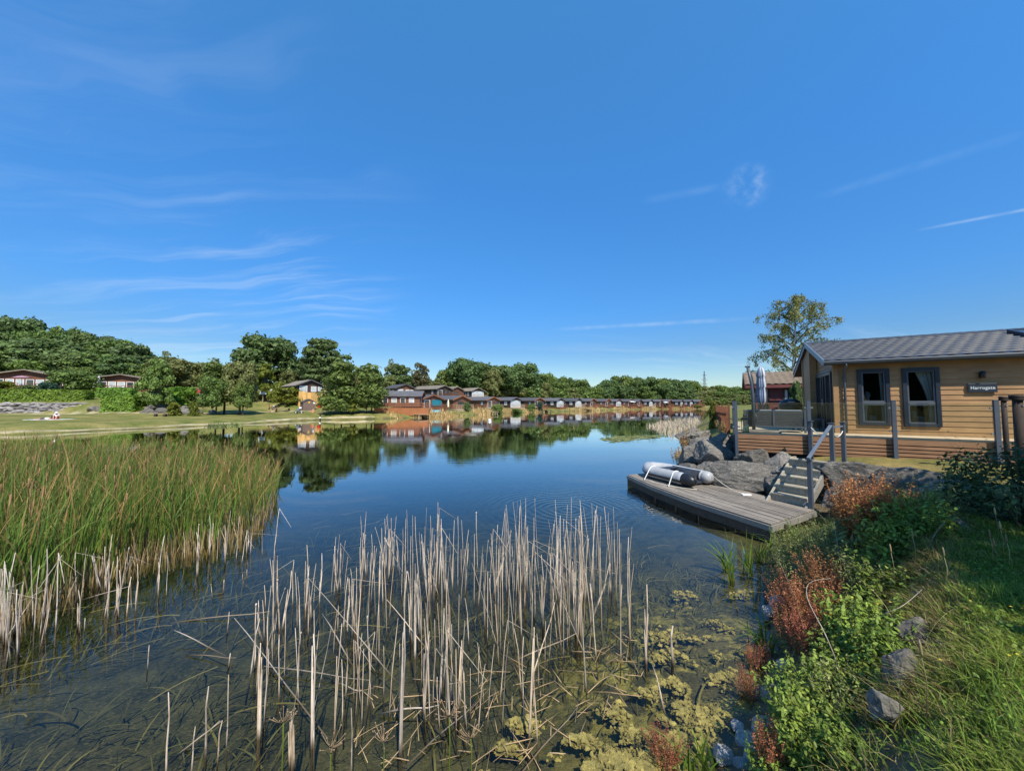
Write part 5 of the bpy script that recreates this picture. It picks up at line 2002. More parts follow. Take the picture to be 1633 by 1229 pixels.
    gz = hz(g.x, g.y)
    e = thing('garden_shed', 'purple brown garden shed with yellow and white notices', 'shed', (g.x, g.y, gz - .05), R(42))
    w_, l_, ev, rg = 2.3, 2.6, 1.75, 2.35
    m = MB()
    p = [(-w_ / 2, -.2), (w_ / 2, -.2), (w_ / 2, ev), (0, rg), (-w_ / 2, ev)]
    m.face([(x, 0, z) for x, z in p])
    m.face([(x, l_, z) for x, z in p])
    for x in (-w_ / 2, w_ / 2):
        m.face([(x, 0, -.2), (x, l_, -.2), (x, l_, ev), (x, 0, ev)])
    m.build('wall', MT['shed'], e)
    m = MB()
    for sg in (-1, 1):
        x1 = sg * (w_ / 2 + .12)
        m.hexa([(x1, -.12, ev - .06), (0, -.12, rg + .01), (0, l_ + .1, rg + .01), (x1, l_ + .1, ev - .06), (x1, -.12, ev), (0, -.12, rg + .07), (0, l_ + .1, rg + .07), (x1, l_ + .1, ev)])
    m.build('roof', MT['roofgrey'], e)
    m = MB()
    m.hexa([(-.2, -.03, 1.55), (.12, -.03, 1.55), (.12, -.003, 1.55), (-.2, -.003, 1.55), (-.2, -.03, 1.82), (.12, -.03, 1.82), (.12, -.003, 1.82), (-.2, -.003, 1.82)])
    m.build('notice', MT['yellow'], e)
    m = MB()
    m.box(.72, -.03, 1.42, 1.08, -.003, 1.75)
    m.build('notice', MT['white'], e)
    m = MB()
    m.box(-.45, -.025, -.1, .45, -.004, 1.5)
    m.build('door', MT['shed'], e)


def leafy_box(name, label, a, b, depth, h, mat, cat='hedge', n=3500, ls=.3, seed=1, lumps=0.12, group=None, zbase=None):
    """clipped hedge from ground point a to b"""
    rng = np.random.default_rng(seed)
    a, b = Vector(a), Vector(b)
    L = (b - a).length
    u = (b - a).normalized()
    e = thing(name, label, cat, a, math.atan2(u.y, u.x), group)
    areas = np.array([L * h, L * depth, depth * h, depth * h, L * h * .5])
    f = rng.choice(5, n, p=areas / areas.sum())
    s, t = rng.uniform(size=n), rng.uniform(size=n)
    pos, nr = np.zeros((n, 3)), np.zeros((n, 3))
    for k in range(5):
        q = f == k
        if k in (0, 4):
            yy = 0 if k == 0 else depth
            pos[q] = np.stack([s[q] * L, np.full(q.sum(), yy), t[q] * h], -1)
            nr[q] = (0, -1 if k == 0 else 1, .25)
        elif k == 1:
            pos[q] = np.stack([s[q] * L, t[q] * depth, np.full(q.sum(), h)], -1)
            nr[q] = (0, 0, 1)
        else:
            pos[q] = np.stack([np.full(q.sum(), 0 if k == 2 else L), s[q] * depth, t[q] * h], -1)
            nr[q] = (-1 if k == 2 else 1, 0, .2)
    lump = lumps * np.sin(pos[:, 0] * 2.1 + 1.3 * pos[:, 2]) * np.sin(pos[:, 2] * 3.3 + pos[:, 0] * .7)
    nn = nr / np.linalg.norm(nr, axis=1, keepdims=True)
    pos += nn * (lump[:, None] + rng.normal(scale=.07, size=(n, 1)))
    V, F = quads(pos, nr + rng.normal(scale=.33, size=(n, 3)), ls * rng.uniform(.6, 1.3, n), rng)
    link('foliage', np_mesh('foliage', V, F), MT[mat], e)
    m = MB()
    m.box(.12, .12, -.5, L - .12, depth - .12, h - .14)
    m.build('branches', MT['bark'], e)
    return e


def build_hedges():
    def on(px, Y):
        return ground(px, Y=Y)
    def hedge(pxa, pxb, Ya, Yb, top, lab, depth, mat='L_hedge', seed=1, n=3500, sink=.1):
        a, b = on(pxa, Ya), on(pxb, Yb)
        zb = min(a.z, b.z) - sink
        mid = (a + b) / 2
        h = at_y((pxa + pxb) / 2, top, mid.y).z - zb
        leafy_box('clipped_hedge', lab, (a.x, a.y, zb), (b.x, b.y, zb), depth, h, mat, seed=seed, n=n)
    hedge(-60, 134, 63, 67, 622, 'long clipped bright green hedge above the stone wall', 2.0, seed=1, n=7000)
    hedge(151, 207, 71, 72.5, 619, 'upper clipped hedge block right of the long hedge', 1.8, seed=2, n=3000)
    hedge(161, 213, 60.5, 61.5, 633, 'lower clipped hedge block in front of the upper one', 1.8, seed=3, n=3000)


def build_trees():
    W = 'broadleaf trees of the hillside wood'
    wl = 'dark green broadleaf tree in the dense wood on the left hillside'
    wm = 'mid green broadleaf tree in the dense wood on the left hillside'
    wood = [(-60, 500, 110, 118), (-10, 506, 95, 112), (22, 507, 70, 108), (52, 526, 60, 106), (72, 538, 90, 98), (100, 521, 44, 118), (122, 530, 48, 116), (20, 545, 80, 96), (150, 531, 66, 112), (178, 541, 60, 108),
            (204, 548, 56, 106), (-40, 560, 80, 96), (115, 558, 70, 97), (150, 562, 62, 97), (190, 568, 60, 98), (60, 575, 60, 93), (228, 562, 52, 112), (218, 578, 40, 98), (250, 566, 50, 118), (130, 585, 40, 93), (-110, 515, 120, 112), (-160, 535, 120, 100)]
    for i, (px, ty, wp, Y) in enumerate(wood):
        k = ('dark_broad', 'mid_broad', 'dark_broad2', 'mid_broad2')[(i * 7) % 4]
        tree(k, 'broadleaf_tree', wl if 'dark' in k else wm, 'tree', px, ty, wp * 1.12, Y, W + (', dark' if 'dark' in k else ', mid green'), clear=.03)
    T = [('oliv_broad', 508, 584, 44, 118, 'olive tree seen between cedar and big spreading tree'), ('oliv_bush', 716, 602, 40, 141, 'olive bush filling the gap left of the tall dark tree'), ('oliv_broad', 448, 586, 46, 114, 'olive tree filling the gap right of the golden conifer'), ('mid_bush', 440, 606, 40, 96, 'green bush behind the yellow green clipped shrub'), ('thin_tall', 267, 560, 44, 112, 'thin crowned tree on the skyline right of the hillside wood'),
         ('oliv_broad', 268, 572, 62, 92, 'olive green tree behind the laurel hedge'), ('oliv_broad', 300, 576, 48, 98, 'pale olive tree behind the parked cars, left one'),
         ('thin_tall', 336, 570, 42, 98, 'feathery olive tree behind the red car'), ('oliv_broad', 322, 580, 54, 104, 'broad olive tree between feathery tree and cars'),
         ('mid_tall', 250, 572, 46, 62, 'small slender tree with pale trunk on the grassy bank'),
         ('mid_broad2', 358, 577, 62, 66, 'left tree of the dense grove standing on the beach lawn'), ('oliv_broad', 383, 575, 46, 65, 'right tree of the dense grove standing on the beach lawn'), ('mid_broad', 345, 600, 44, 63, 'low front tree of the grove on the beach lawn'), ('mid_broad', 388, 606, 26, 64, 'low tree at the right side of the beach grove'),
         ('dark_broad2', 424, 533, 88, 104, 'large round dark tree left of the cedar'), ('gold_cone', 422, 578, 52, 86, 'golden green conifer behind the notice board'),
         ('cedar', 517, 532, 84, 97, 'tall dark layered cedar behind the tan boarded chalet'), ('oliv_broad', 480, 572, 34, 118, 'olive tree filling the gap left of the cedar'), ('oliv_broad', 468, 590, 40, 100, 'low olive tree behind the brown chalet roof'),
         ('mid_broad2', 566, 577, 88, 70, 'big spreading green tree overhanging the water'), ('oliv_broad', 545, 598, 60, 71, 'olive part of the waterside trees left of the big spreading tree'), ('mid_bush', 534, 626, 46, 67, 'round green bush at the water edge right of the shed'),
         ('mid_tall', 593, 588, 34, 73, 'narrow green tree at the right of the waterside trees'), ('mid_broad', 585, 622, 46, 70, 'low green tree dipping to the water beside the orange deck'), ('gold_cone', 560, 632, 22, 67, 'small pointed light green shrub at the water edge'),
         ('thin_tall', 624, 571, 32, 128, 'sparse tree with bare top left of the dark tree'), ('dark_tall', 637, 579, 44, 122, 'dark rounded tree above the upper chalets'), ('brown_tall', 669, 576, 42, 132, 'brownish leaved tree above the upper chalets'), ('oliv_broad', 610, 598, 40, 118, 'low olive tree behind the left upper chalet'), ('mid_tall', 706, 589, 30, 135, 'light green tree left of the tall dark tree'), ('oliv_broad', 690, 604, 40, 135, 'low olive tree behind the tan roofed chalets'),
         ('dark_broad', 738, 569, 58, 138, 'tall dark tree at the left end of the central wood'), ('dark_broad2', 772, 578, 62, 146, 'second dark tree of the central wood'), ('dark_broad', 806, 581, 62, 150, 'wide dark tree of the central wood'), ('dark_broad2', 834, 579, 56, 156, 'rounded dark tree near the right end of the central wood'), ('oliv_broad', 786, 588, 30, 140, 'yellowish green tree between the dark ones'),
         ('mid_broad', 866, 594, 40, 172, 'mid green tree right of the central wood'), ('oliv_broad', 865, 610, 34, 158, 'pale olive tree below the mid green one'), ('mid_broad2', 892, 600, 36, 185, 'rounded bright green tree over the white glazed chalets'), ('dark_tall', 911, 600, 20, 200, 'dark pointed tree in the central gap'), ('mid_broad', 924, 604, 36, 200, 'rounded green tree over the orange trimmed chalets'), ('mid_bush', 948, 614, 34, 210, 'low light green tree left of the far wood'), ('dark_tall', 955, 611, 22, 300, 'far dark conifer in the gap')]
    for q in T:
        k, px, ty, wp, Y, lab = q
        tree(k, 'broadleaf_tree' if 'cone' not in k and k != 'cedar' else 'conifer', lab, 'tree' if 'bush' not in k else 'shrub', px, ty, wp * 1.1, Y, clear=.14 if Y < 75 else .06)
    fw = [(975, 604, 34, 236), (990, 598, 34, 236), (1008, 600, 34, 240), (1028, 600, 36, 244), (1048, 603, 36, 250), (1068, 603, 34, 255), (1086, 604, 32, 260), (1100, 606, 28, 300), (1060, 612, 30, 240), (1000, 614, 34, 228), (1030, 616, 30, 232), (1090, 618, 32, 250), (965, 617, 34, 228)]
    for i, (px, ty, wp, Y) in enumerate(fw):
        tree(('dark_broad', 'mid_broad2', 'dark_broad2')[i % 3], 'broadleaf_tree', 'dark green tree in the rounded far wood behind the chalet row', 'tree', px, ty, wp * 1.25, Y, 'trees of the rounded far wood', clear=.02)
    f2 = [(1112, 613, 26, 330), (1130, 615, 26, 330), (1148, 614, 26, 330), (1166, 616, 30, 330), (1120, 622, 30, 290), (1143, 624, 30, 290), (1160, 624, 30, 280), (1105, 625, 26, 280), (1186, 617, 34, 320), (1215, 618, 40, 320), (1180, 628, 30, 260), (1250, 615, 40, 320), (1290, 612, 50, 320), (1340, 610, 60, 320)]
    for i, (px, ty, wp, Y) in enumerate(f2):
        tree(('mid_broad', 'oliv_broad', 'mid_broad2')[i % 3], 'broadleaf_tree', 'mid green far tree in the low tree line right of the rounded wood', 'tree', px, ty, wp * 1.25, Y, 'trees of the low far tree line', clear=.02)
    # shrubs
    Sx = [('mid_bush', 113, 585, 54, 76, 'large round green shrub between the two wide chalets'), ('gold_bush', 5, 606, 26, 73, 'yellow green shrub beside the long hedge'), ('blue_bush', 75, 607, 24, 72, 'blue green rounded shrub in front of the mauve parasol chalet'), ('dark_bush', 46, 612, 28, 71, 'low dark spiky shrub behind the long hedge'), ('gold_bush', 27, 615, 18, 70, 'small yellow shrub behind the long hedge'),
          ('lime_bush', 288, 612, 44, 70, 'rounded bright laurel hedge end beside the drive'), ('lime_bush', 262, 617, 40, 67, 'rounded bright laurel left of the laurel hedge end'), ('lime_bush', 236, 622, 30, 66, 'small laurel behind the slender tree'),
          ('gold_bush', 461, 615, 40, 80, 'yellow green clipped shrub before the tan boarding'), ('mid_bush', 437, 622, 26, 92, 'green shrub right of the notice board'), ('gold_bush', 310, 638, 16, 59, 'tiny yellow shrub on the rocky bank below the drive'), ('gold_bush', 278, 640, 20, 58, 'small yellow shrub on the rocky bank left'),
          ('oliv_bush', 664, 634, 26, 86, 'feathery olive shrub right of the orange deck'), ('oliv_bush', 684, 638, 24, 86, 'feathery shrub in front of the turquoise blind chalet'), ('mid_bush', 650, 640, 22, 87, 'dark green shrub next to the orange deck railing'), ('dark_bush', 744, 640, 14, 92, 'dark red green shrub between two waterfront chalets'),
          ('mid_bush', 793, 643, 18, 104, 'grey green shrub at the bank below a veranda'), ('mid_bush', 848, 642, 14, 118, 'round green shrub among the waterfront verandas'), ('blue_bush', 861, 638, 8, 120, 'narrow dark shrub by an orange trimmed chalet'), ('mid_bush', 824, 650, 16, 108, 'low green shrub at the water edge in front of the pale verandas'),
          ('lime_bush', 1108, 646, 24, 190, 'green willow scrub at the far water edge'), ('gold_bush', 1138, 636, 16, 26, 'yellow green shrub left of the picket fence')]
    for k, px, ty, wp, Y, lab in Sx:
        tree(k, 'garden_shrub', lab, 'shrub', px, ty, wp * 1.1, Y, clear=.0)
    for i, (px, ty, wp, Y) in enumerate(((742, 606, 40, 139), (768, 610, 36, 147), (792, 612, 36, 150), (815, 611, 40, 152), (838, 612, 36, 156), (858, 614, 30, 160), (880, 616, 36, 180), (905, 617, 36, 190), (928, 618, 36, 200), (700, 612, 36, 138), (672, 610, 36, 138), (640, 608, 36, 128), (612, 612, 40, 120))):
        tree(('mid_bush', 'oliv_bush')[i % 2], 'garden_shrub', 'olive green undergrowth shrub below the trees of the central wood', 'shrub', px, ty, wp * 1.3, Y, 'undergrowth shrubs below the central wood', clear=0)
    for i, px in enumerate(range(1086, 1215, 11)):
        tree(('mid_bush', 'oliv_bush')[i % 2], 'garden_shrub', 'low green shrub at the foot of the far tree line', 'shrub', px, 631 + (i * 5) % 4, 17, 245, 'low shrubs of the far tree line', clear=0)
    # narrow conifer between the two lodges
    g = L2W(.8, 7.6, 0)
    tree('dark_tall', 'conifer', 'small dark conifer between the tan lodge and the dark red lodge', 'conifer', 1269, 604, 24, 19.5, base=Vector(((1269 - 816.5) / 580 * 19.5, 19.5, 1.5)), clear=.05)


def build_birch():
    rng = np.random.default_rng(77)
    g = Vector(((1262 - 816.5) / 580 * 31, 31, 1.5))
    e = thing('birch_tree', 'tall thin leaved birch with drooping twigs behind the lodges', 'tree', g, 0)
    top = at_y(1275, 470, 31).z - 1.5
    rnd = random.Random(8)
    m = MB()
    tr = [(0, 0, -.3), (.1, 0, 2), (.35, .1, 4.5), (.5, 0, 7.0), (.75, .1, top - .4)]
    m.tube(tr, [.2, .17, .12, .08, .02], 9)
    k = m.build('trunk', MT['birchbark'], e)
    m = MB()
    tips = []
    def along(z):
        zs = [p[2] for p in tr]
        return Vector((np.interp(z, zs, [p[0] for p in tr]), np.interp(z, zs, [p[1] for p in tr]), z))
    for i in range(30):
        z = 2.6 + (top - 3.2) * (i / 29)
        a = i * 2.4 + rnd.uniform(-.4, .4)
        q = i / 29
        reach = 4.75 * (1 - .62 * q) * rnd.uniform(.55, 1.0)
        if math.cos(a) > 0.5 and 0.35 < q < .75:
            reach *= 1.15
        p0 = along(z)
        p1 = p0 + Vector((math.cos(a) * reach * .5, math.sin(a) * reach * .5, reach * .42))
        p2 = p0 + Vector((math.cos(a) * reach, math.sin(a) * reach, reach * .42 + rnd.uniform(-.3, .3)))
        m.tube([p0, p1, p2], [.05, .035, .012], 5)
        for t in np.linspace(.3, 1.0, 8):
            b = (p0.lerp(p1, t * 2) if t < .5 else p1.lerp(p2, t * 2 - 1))
            dl = rnd.uniform(.4, 1.2)
            off = Vector((rnd.uniform(-.5, .5), rnd.uniform(-.5, .5), -dl))
            c = b + off * .55 + Vector((off.x * .4, off.y * .4, .1))
            m.tube([b, c, b + off], [.012, .008, .004], 3)
            tips.append((b, c, b + off))
    m.build('branches', MT['bark'], k)
    P = []
    for (b, c, d) in tips:
        n = rnd.randint(44, 80)
        for i in range(n):
            t = rnd.uniform(0, 1)
            q = b.lerp(c, t * 2) if t < .5 else c.lerp(d, t * 2 - 1)
            P.append((q.x + rnd.gauss(0, .13), q.y + rnd.gauss(0, .13), q.z + rnd.gauss(0, .11)))
    P = np.array(P)
    V, F = quads(P, rng.normal(size=(len(P), 3)), rng.uniform(.06, .14, len(P)), rng)
    link('crown', np_mesh('crown', V, F), MT['L_birch'], e)


# ------------------------------------------------------------------ far small things
def skin_mesh(name, joints, bones, mat, parent, sub=1):
    """one continuous surface grown over a skeleton: joints {name: (xyz, radius)}"""
    me = bpy.data.meshes.new(name)
    idx = {k: i for i, k in enumerate(joints)}
    me.from_pydata([Vector(v[0]) for v in joints.values()], [(idx[a], idx[b]) for a, b in bones], [])
    o = bpy.data.objects.new(name, me)
    COL.objects.link(o)
    sk = o.modifiers.new('skin', 'SKIN')
    sk.use_smooth_shade = True
    for i, v in enumerate(joints.values()):
        r = v[1] if hasattr(v[1], '__len__') else (v[1], v[1])
        me.skin_vertices[0].data[i].radius = r
    me.skin_vertices[0].data[0].use_root = True
    sb = o.modifiers.new('sub', 'SUBSURF')
    sb.levels = sb.render_levels = sub
    bpy.context.view_layer.update()
    dg = bpy.context.evaluated_depsgraph_get()
    me2 = bpy.data.meshes.new_from_object(o.evaluated_get(dg))
    bpy.data.objects.remove(o)
    me2.name = name
    me2.materials.clear()
    me2.materials.append(mat)
    return link(name, me2, None, parent)


def person(label, pos, rz, J, shirt, legs, cap=None, long=False):
    """J: joint positions; the body is one mesh, clothes and hat are its fitted children"""
    e = thing('person', label, 'person', pos, rz)
    rad = dict(pelvis=.115, spine=.12, chest=.13, neck=.055, head=.092, crown=.085, nose=.02)
    for s in 'lr':
        rad.update({'sh' + s: .06, 'el' + s: .043, 'wr' + s: .03, 'ha' + s: .036, 'fi' + s: .016, 'hip' + s: .095, 'kn' + s: .06, 'an' + s: .042, 'to' + s: .034})
    jt = {k: (J[k], rad[k]) for k in rad if k in J}
    bones = [('pelvis', 'spine'), ('spine', 'chest'), ('chest', 'neck'), ('neck', 'head'), ('head', 'crown')]
    for s in 'lr':
        bones += [('chest', 'sh' + s), ('sh' + s, 'el' + s), ('el' + s, 'wr' + s), ('wr' + s, 'ha' + s), ('pelvis', 'hip' + s), ('hip' + s, 'kn' + s), ('kn' + s, 'an' + s), ('an' + s, 'to' + s)]
    body = skin_mesh('body', jt, bones, MT['skin'], e, 2)
    f = lambda k, q: tuple(np.array(J[k]))
    mid = lambda a, b, t: tuple(np.array(J[a]) * (1 - t) + np.array(J[b]) * t)
    sj = {'pelvis': (J['pelvis'], .128), 'spine': (J['spine'], .138), 'chest': (J['chest'], .148), 'neck': (mid('chest', 'neck', .6), .075)}
    sb = [('pelvis', 'spine'), ('spine', 'chest'), ('chest', 'neck')]
    for s in 'lr':
        sj['sh' + s] = (J['sh' + s], .075)
        sj['el' + s] = (mid('sh' + s, 'el' + s, .95 if long else .6), .062)
        sb += [('chest', 'sh' + s), ('sh' + s, 'el' + s)]
    skin_mesh('shirt', sj, sb, MT[shirt], e, 2)
    tj = {'pelvis': (mid('pelvis', 'spine', .1), .132)}
    tb = []
    for s in 'lr':
        tj['hip' + s] = (J['hip' + s], .108)
        tj['kn' + s] = (mid('hip' + s, 'kn' + s, .85), .085)
        tb += [('pelvis', 'hip' + s), ('hip' + s, 'kn' + s)]
    skin_mesh('shorts', tj, tb, MT[legs], e, 2)
    h = Vector(J['head'])
    up = (Vector(J['crown']) - h).normalized()
    m = MB()
    q = up.to_track_quat('Z', 'Y')
    prof = [(.112, -.01), (.118, .05), (.10, .11), (.06, .15), (.01, .165)]
    n = 14
    for (r0, z0), (r1, z1) in zip(prof[:-1], prof[1:]):
        for k in range(n):
            a, b = 2 * math.pi * k / n, 2 * math.pi * (k + 1) / n
            m.face([h + q @ Vector((r0 * math.cos(a), r0 * math.sin(a), z0)), h + q @ Vector((r0 * math.cos(b), r0 * math.sin(b), z0)), h + q @ Vector((r1 * math.cos(b), r1 * math.sin(b), z1)), h + q @ Vector((r1 * math.cos(a), r1 * math.sin(a), z1))], True)
    if cap:
        for k in range(n):
            a, b = 2 * math.pi * k / n, 2 * math.pi * (k + 1) / n
            m.face([h + q @ Vector((.115 * math.cos(a), .115 * math.sin(a), .03)), h + q @ Vector((.115 * math.cos(b), .115 * math.sin(b), .03)), h + q @ Vector((.19 * math.cos(b), .19 * math.sin(b), .01)), h + q @ Vector((.19 * math.cos(a), .19 * math.sin(a), .01))])
    m.build('sun_hat' if cap else 'hair', MT['whitecl'] if cap else MT['hair'], e)
    return e


STAND = dict(pelvis=(0, 0, .95), spine=(0, 0, 1.12), chest=(0, 0, 1.32), neck=(0, 0, 1.5), head=(0, -.02, 1.6), crown=(0, -.01, 1.68),
             shl=(-.19, 0, 1.40), ell=(-.25, -.03, 1.13), wrl=(-.22, -.2, .92), hal=(-.21, -.26, .86), shr=(.19, 0, 1.40), elr=(.25, .03, 1.13), wrr=(.24, -.08, .9), har=(.23, -.12, .83),
             hipl=(-.09, 0, .88), knl=(-.11, -.12, .5), anl=(-.11, .02, .09), tol=(-.11, -.14, .04), hipr=(.09, 0, .88), knr=(.1, .06, .48), anr=(.1, .22, .1), tor=(.1, .08, .04))
SIT = dict(pelvis=(0, 0, .14), spine=(0, -.02, .32), chest=(0, -.06, .52), neck=(0, -.1, .69), head=(0, -.15, .79), crown=(0, -.16, .87),
           shl=(-.18, -.06, .6), ell=(-.25, -.26, .42), wrl=(-.14, -.44, .45), hal=(-.1, -.5, .46), shr=(.18, -.06, .6), elr=(.25, -.26, .42), wrr=(.14, -.44, .45), har=(.1, -.5, .46),
           hipl=(-.1, -.06, .14), knl=(-.14, -.42, .46), anl=(-.12, -.62, .09), tol=(-.12, -.76, .04), hipr=(.1, -.06, .14), knr=(.14, -.44, .44), anr=(.12, -.68, .09), tor=(.12, -.82, .04))
LIE = dict(pelvis=(0, 0, .13), spine=(.18, 0, .14), chest=(.38, 0, .14), neck=(.55, 0, .13), head=(.66, 0, .15), crown=(.76, 0, .15),
           shl=(.46, .18, .13), ell=(.62, .3, .08), wrl=(.78, .2, .06), hal=(.85, .14, .05), shr=(.46, -.18, .13), elr=(.62, -.3, .08), wrr=(.78, -.2, .06), har=(.85, -.14, .05),
           hipl=(-.06, .09, .12), knl=(-.46, .12, .10), anl=(-.86, .12, .07), tol=(-.96, .12, .09), hipr=(-.06, -.09, .12), knr=(-.46, -.12, .10), anr=(-.86, -.12, .07), tor=(-.96, -.12, .09))
BENCH = {k: (v[0], v[1], v[2] + .33) for k, v in SIT.items()}
for s_, x_ in (('l', -.12), ('r', .12)):
    BENCH['kn' + s_] = (x_, -.46, .50)
    BENCH['an' + s_] = (x_, -.42, .09)
    BENCH['to' + s_] = (x_, -.56, .04)


def build_people():
    p = at(80, 670.5, .75)
    z = hz(p.x, p.y)
    b = thing('beach_towel', 'pale beach towel spread on the lawn under the sunbathers', 'towel', (p.x, p.y, z), .25)
    m = MB()
    for i in range(10):
        x0, x1 = -1.9 + i * .38, -1.9 + (i + 1) * .38
        m.box(x0, -.95, .015 + .012 * math.sin(i * 1.7), x1, .9, .05 + .012 * math.sin(i * 1.7))
    m.build('cloth', MT['whitecl'], b)
    person('person in blue shorts and pale top lying face down on the beach towel', (p.x - .35, p.y - .25, z + .03), .2, LIE, 'whitecl', 'navy')
    person('person in white shirt and white sun hat sitting on the beach towel', (p.x + .25, p.y + .45, z + .03), .6, SIT, 'whitecl', 'redcl', cap=True)
    k = thing('cool_bag', 'dark bag with red stripe standing behind the sitting sunbather', 'bag', (p.x - .35, p.y + .75, z), .3)
    m = MB()
    m.box(-.28, -.18, 0, .28, .18, .5)
    bo = m.build('body', MT['navy'], k, .05)
    m = MB()
    m.box(-.285, -.187, .12, .285, .187, .2)
    m.build('stripe', MT['redcl'], k)
    m = MB()
    m.tube([(-.2, 0, .48), (-.15, 0, .66), (.15, 0, .66), (.2, 0, .48)], .02, 6)
    m.build('handle', MT['navy'], k)
    # picnic table group
    q = at_y(450, 657, 76.5)
    z = hz(q.x, q.y)
    t = thing('picnic_bench', 'long pale plank table on dark legs beside the gravel path', 'table', (q.x, q.y, z), .12)
    m = MB()
    m.box(-1.3, -.35, .70, 1.45, .35, .78)
    m.build('tabletop', MT['wpale'], t)
    for x in (-1.15, 1.3):
        m = MB()
        m.box(x - .05, -.3, -.1, x + .05, .3, .70)
        m.build('leg', MT['wdark'], t)
    m = MB()
    m.box(-1.1, -.95, .40, 1.25, -.65, .46)
    m.build('seat', MT['wpale'], t)
    person('person in grey clothes and white hat sitting at the plank table', (q.x - 1.55, q.y - .5, z), .9, BENCH, 'greycl', 'navy', cap=True)
    q2 = at_y(429, 657, 76.5)
    person('person in a red top walking beside the plank table', (q2.x, q2.y, hz(q2.x, q2.y)), -1.0, STAND, 'redcl', 'navy')
    # wheeled buggy
    g = at_y(477, 662, 70)
    z = hz(g.x, g.y)
    e = thing('wheeled_buggy', 'grey and white wheeled buggy on the grass before the brown shed', 'buggy', (g.x, g.y, z), .3)
    m = MB()
    m.hexa([(-.5, -.3, .25), (.1, -.3, .35), (.1, .3, .35), (-.5, .3, .25), (-.35, -.28, .95), (.3, -.28, 1.1), (.3, .28, 1.1), (-.35, .28, .95)])
    m.build('seat', MT['greycl'], e, .05)
    m = MB()
    m.hexa([(.0, -.3, .95), (.45, -.3, .85), (.45, .3, .85), (.0, .3, .95), (-.05, -.28, 1.2), (.35, -.28, 1.25), (.35, .28, 1.25), (-.05, .28, 1.2)])
    m.build('hood', MT['whitecl'], e, .05)
    m = MB()
    m.bar((-.55, -.28, .2), (.6, -.28, 1.0), .05, .05)
    m.bar((-.55, .28, .2), (.6, .28, 1.0), .05, .05)
    m.bar((.6, -.3, 1.0), (.6, .3, 1.0), .05, .05)
    m.bar((-.1, -.28, .3), (.5, -.28, .2), .05, .05)
    m.bar((-.1, .28, .3), (.5, .28, .2), .05, .05)
    m.build('frame', MT['black'], e)
    for (x, y, r) in ((-.5, -.32, .22), (-.5, .32, .22), (.5, -.32, .2), (.5, .32, .2)):
        m = MB()
        m.tube([(x, y - .04, r), (x, y + .04, r)], r, 16, True, False)
        wl = m.build('wheel', MT['black'], e)
        m = MB()
        m.tube([(x, y - .05, r), (x, y + .05, r)], r * .5, 12, True, False)
        m.build('rim', MT['white'], wl)
    # life ring and pale stones near the shed
    g = at_y(498.5, 660, 70)
    e = thing('life_ring', 'orange and white ring lying upright against a stake in front of the shed', 'life ring', (g.x, g.y, hz(g.x, g.y)), 0)
    m = MB()
    m.tube([(.25 * math.cos(a), .03, .3 + .25 * math.sin(a)) for a in np.linspace(0, 6.2832, 22)], .07, 8, False)
    m.build('ring', MT['orange'], e)
    m = MB()
    m.box(-.03, .10, -.2, .03, .15, .75)
    m.build('stake', MT['white'], e)
    g = at_y(509.5, 648, 80)
    e = thing('bin', 'small red box bin beside the tan boarding', 'bin', (g.x, g.y, hz(g.x, g.y)), 0)
    m = MB()
    m.box(-.3, -.25, 0, .3, .25, .75)
    m.build('body', MT['red'], e, .03)
    m = MB()
    m.box(-.33, -.28, .752, .33, .28, .83)
    m.build('lid', MT['red'], e)
    # black and white marker post
    g = at(510.5, 669, .1)
    e = thing('marker_post', 'short black and white banded post at the water edge below the shed', 'post', (g.x, g.y, 0), 0)
    m = MB()
    m.box(-.09, -.09, -.4, .09, .09, 1.0)
    m.build('shaft', MT['wdark'], e)
    m = MB()
    m.box(-.1, -.1, .35, .1, .1, .6)
    m.build('band', MT['white'], e)
    # bench by the path
    g = at_y(256, 663.5, 55)
    z = hz(g.x, g.y)
    e = thing('plank_bench', 'thin plank bench on two dark blocks on the lawn', 'bench', (g.x, g.y, z), .15)
    m = MB()
    m.box(-1.1, -.22, .42, 1.1, .22, .50)
    m.build('seat', MT['wpale'], e)
    for x in (-.65, .6):
        m = MB()
        m.box(x - .14, -.18, -.05, x + .14, .18, .42)
        m.build('leg', MT['wdark'], e)
    # notice board
    g = at_y(422, 640, 84)
    zt, zb = at_y(422, 620, 84).z, at_y(422, 628.5, 84).z
    z = hz(g.x, g.y)
    e = thing('notice_board', 'large pale notice board on thin posts before the golden conifer', 'sign', (g.x, g.y, 0), .12)
    m = MB()
    m.box(-1.05, 0, (zt + zb) / 2 + .02, 1.55, .05, zt)
    m.box(-1.6, 0, zb, 1.55, .05, (zt + zb) / 2 - .02)
    m.build('panel', MT['notice'], e)
    for x in (-1.55, -.45, .75):
        m = MB()
        m.box(x - .06, .06, z - .3, x + .06, .16, zt)
        m.build('post', MT['wpale'], e)
    # cars
    def car(px, yb, Y, mat, lab, rz):
        g = at_y(px, yb, Y)
        e = thing('parked_car', lab, 'car', (g.x, g.y, g.z), rz)
        prof = [(-2.1, .35), (-2.15, .75), (-2.0, 1.0), (-1.75, 1.05), (-1.3, 1.45), (.35, 1.48), (1.0, 1.02), (1.95, .88), (2.12, .62), (2.08, .32)]
        m = MB()
        ys = [(-.84, .94), (-.62, 1.0), (.62, 1.0), (.84, .94)]
        def ring(y):
            return [(x, y * (1.0 if z < 1.06 else .84), z) for x, z in prof]
        m.face(ring(-.85))
        m.face(ring(.85))
        n = len(prof)
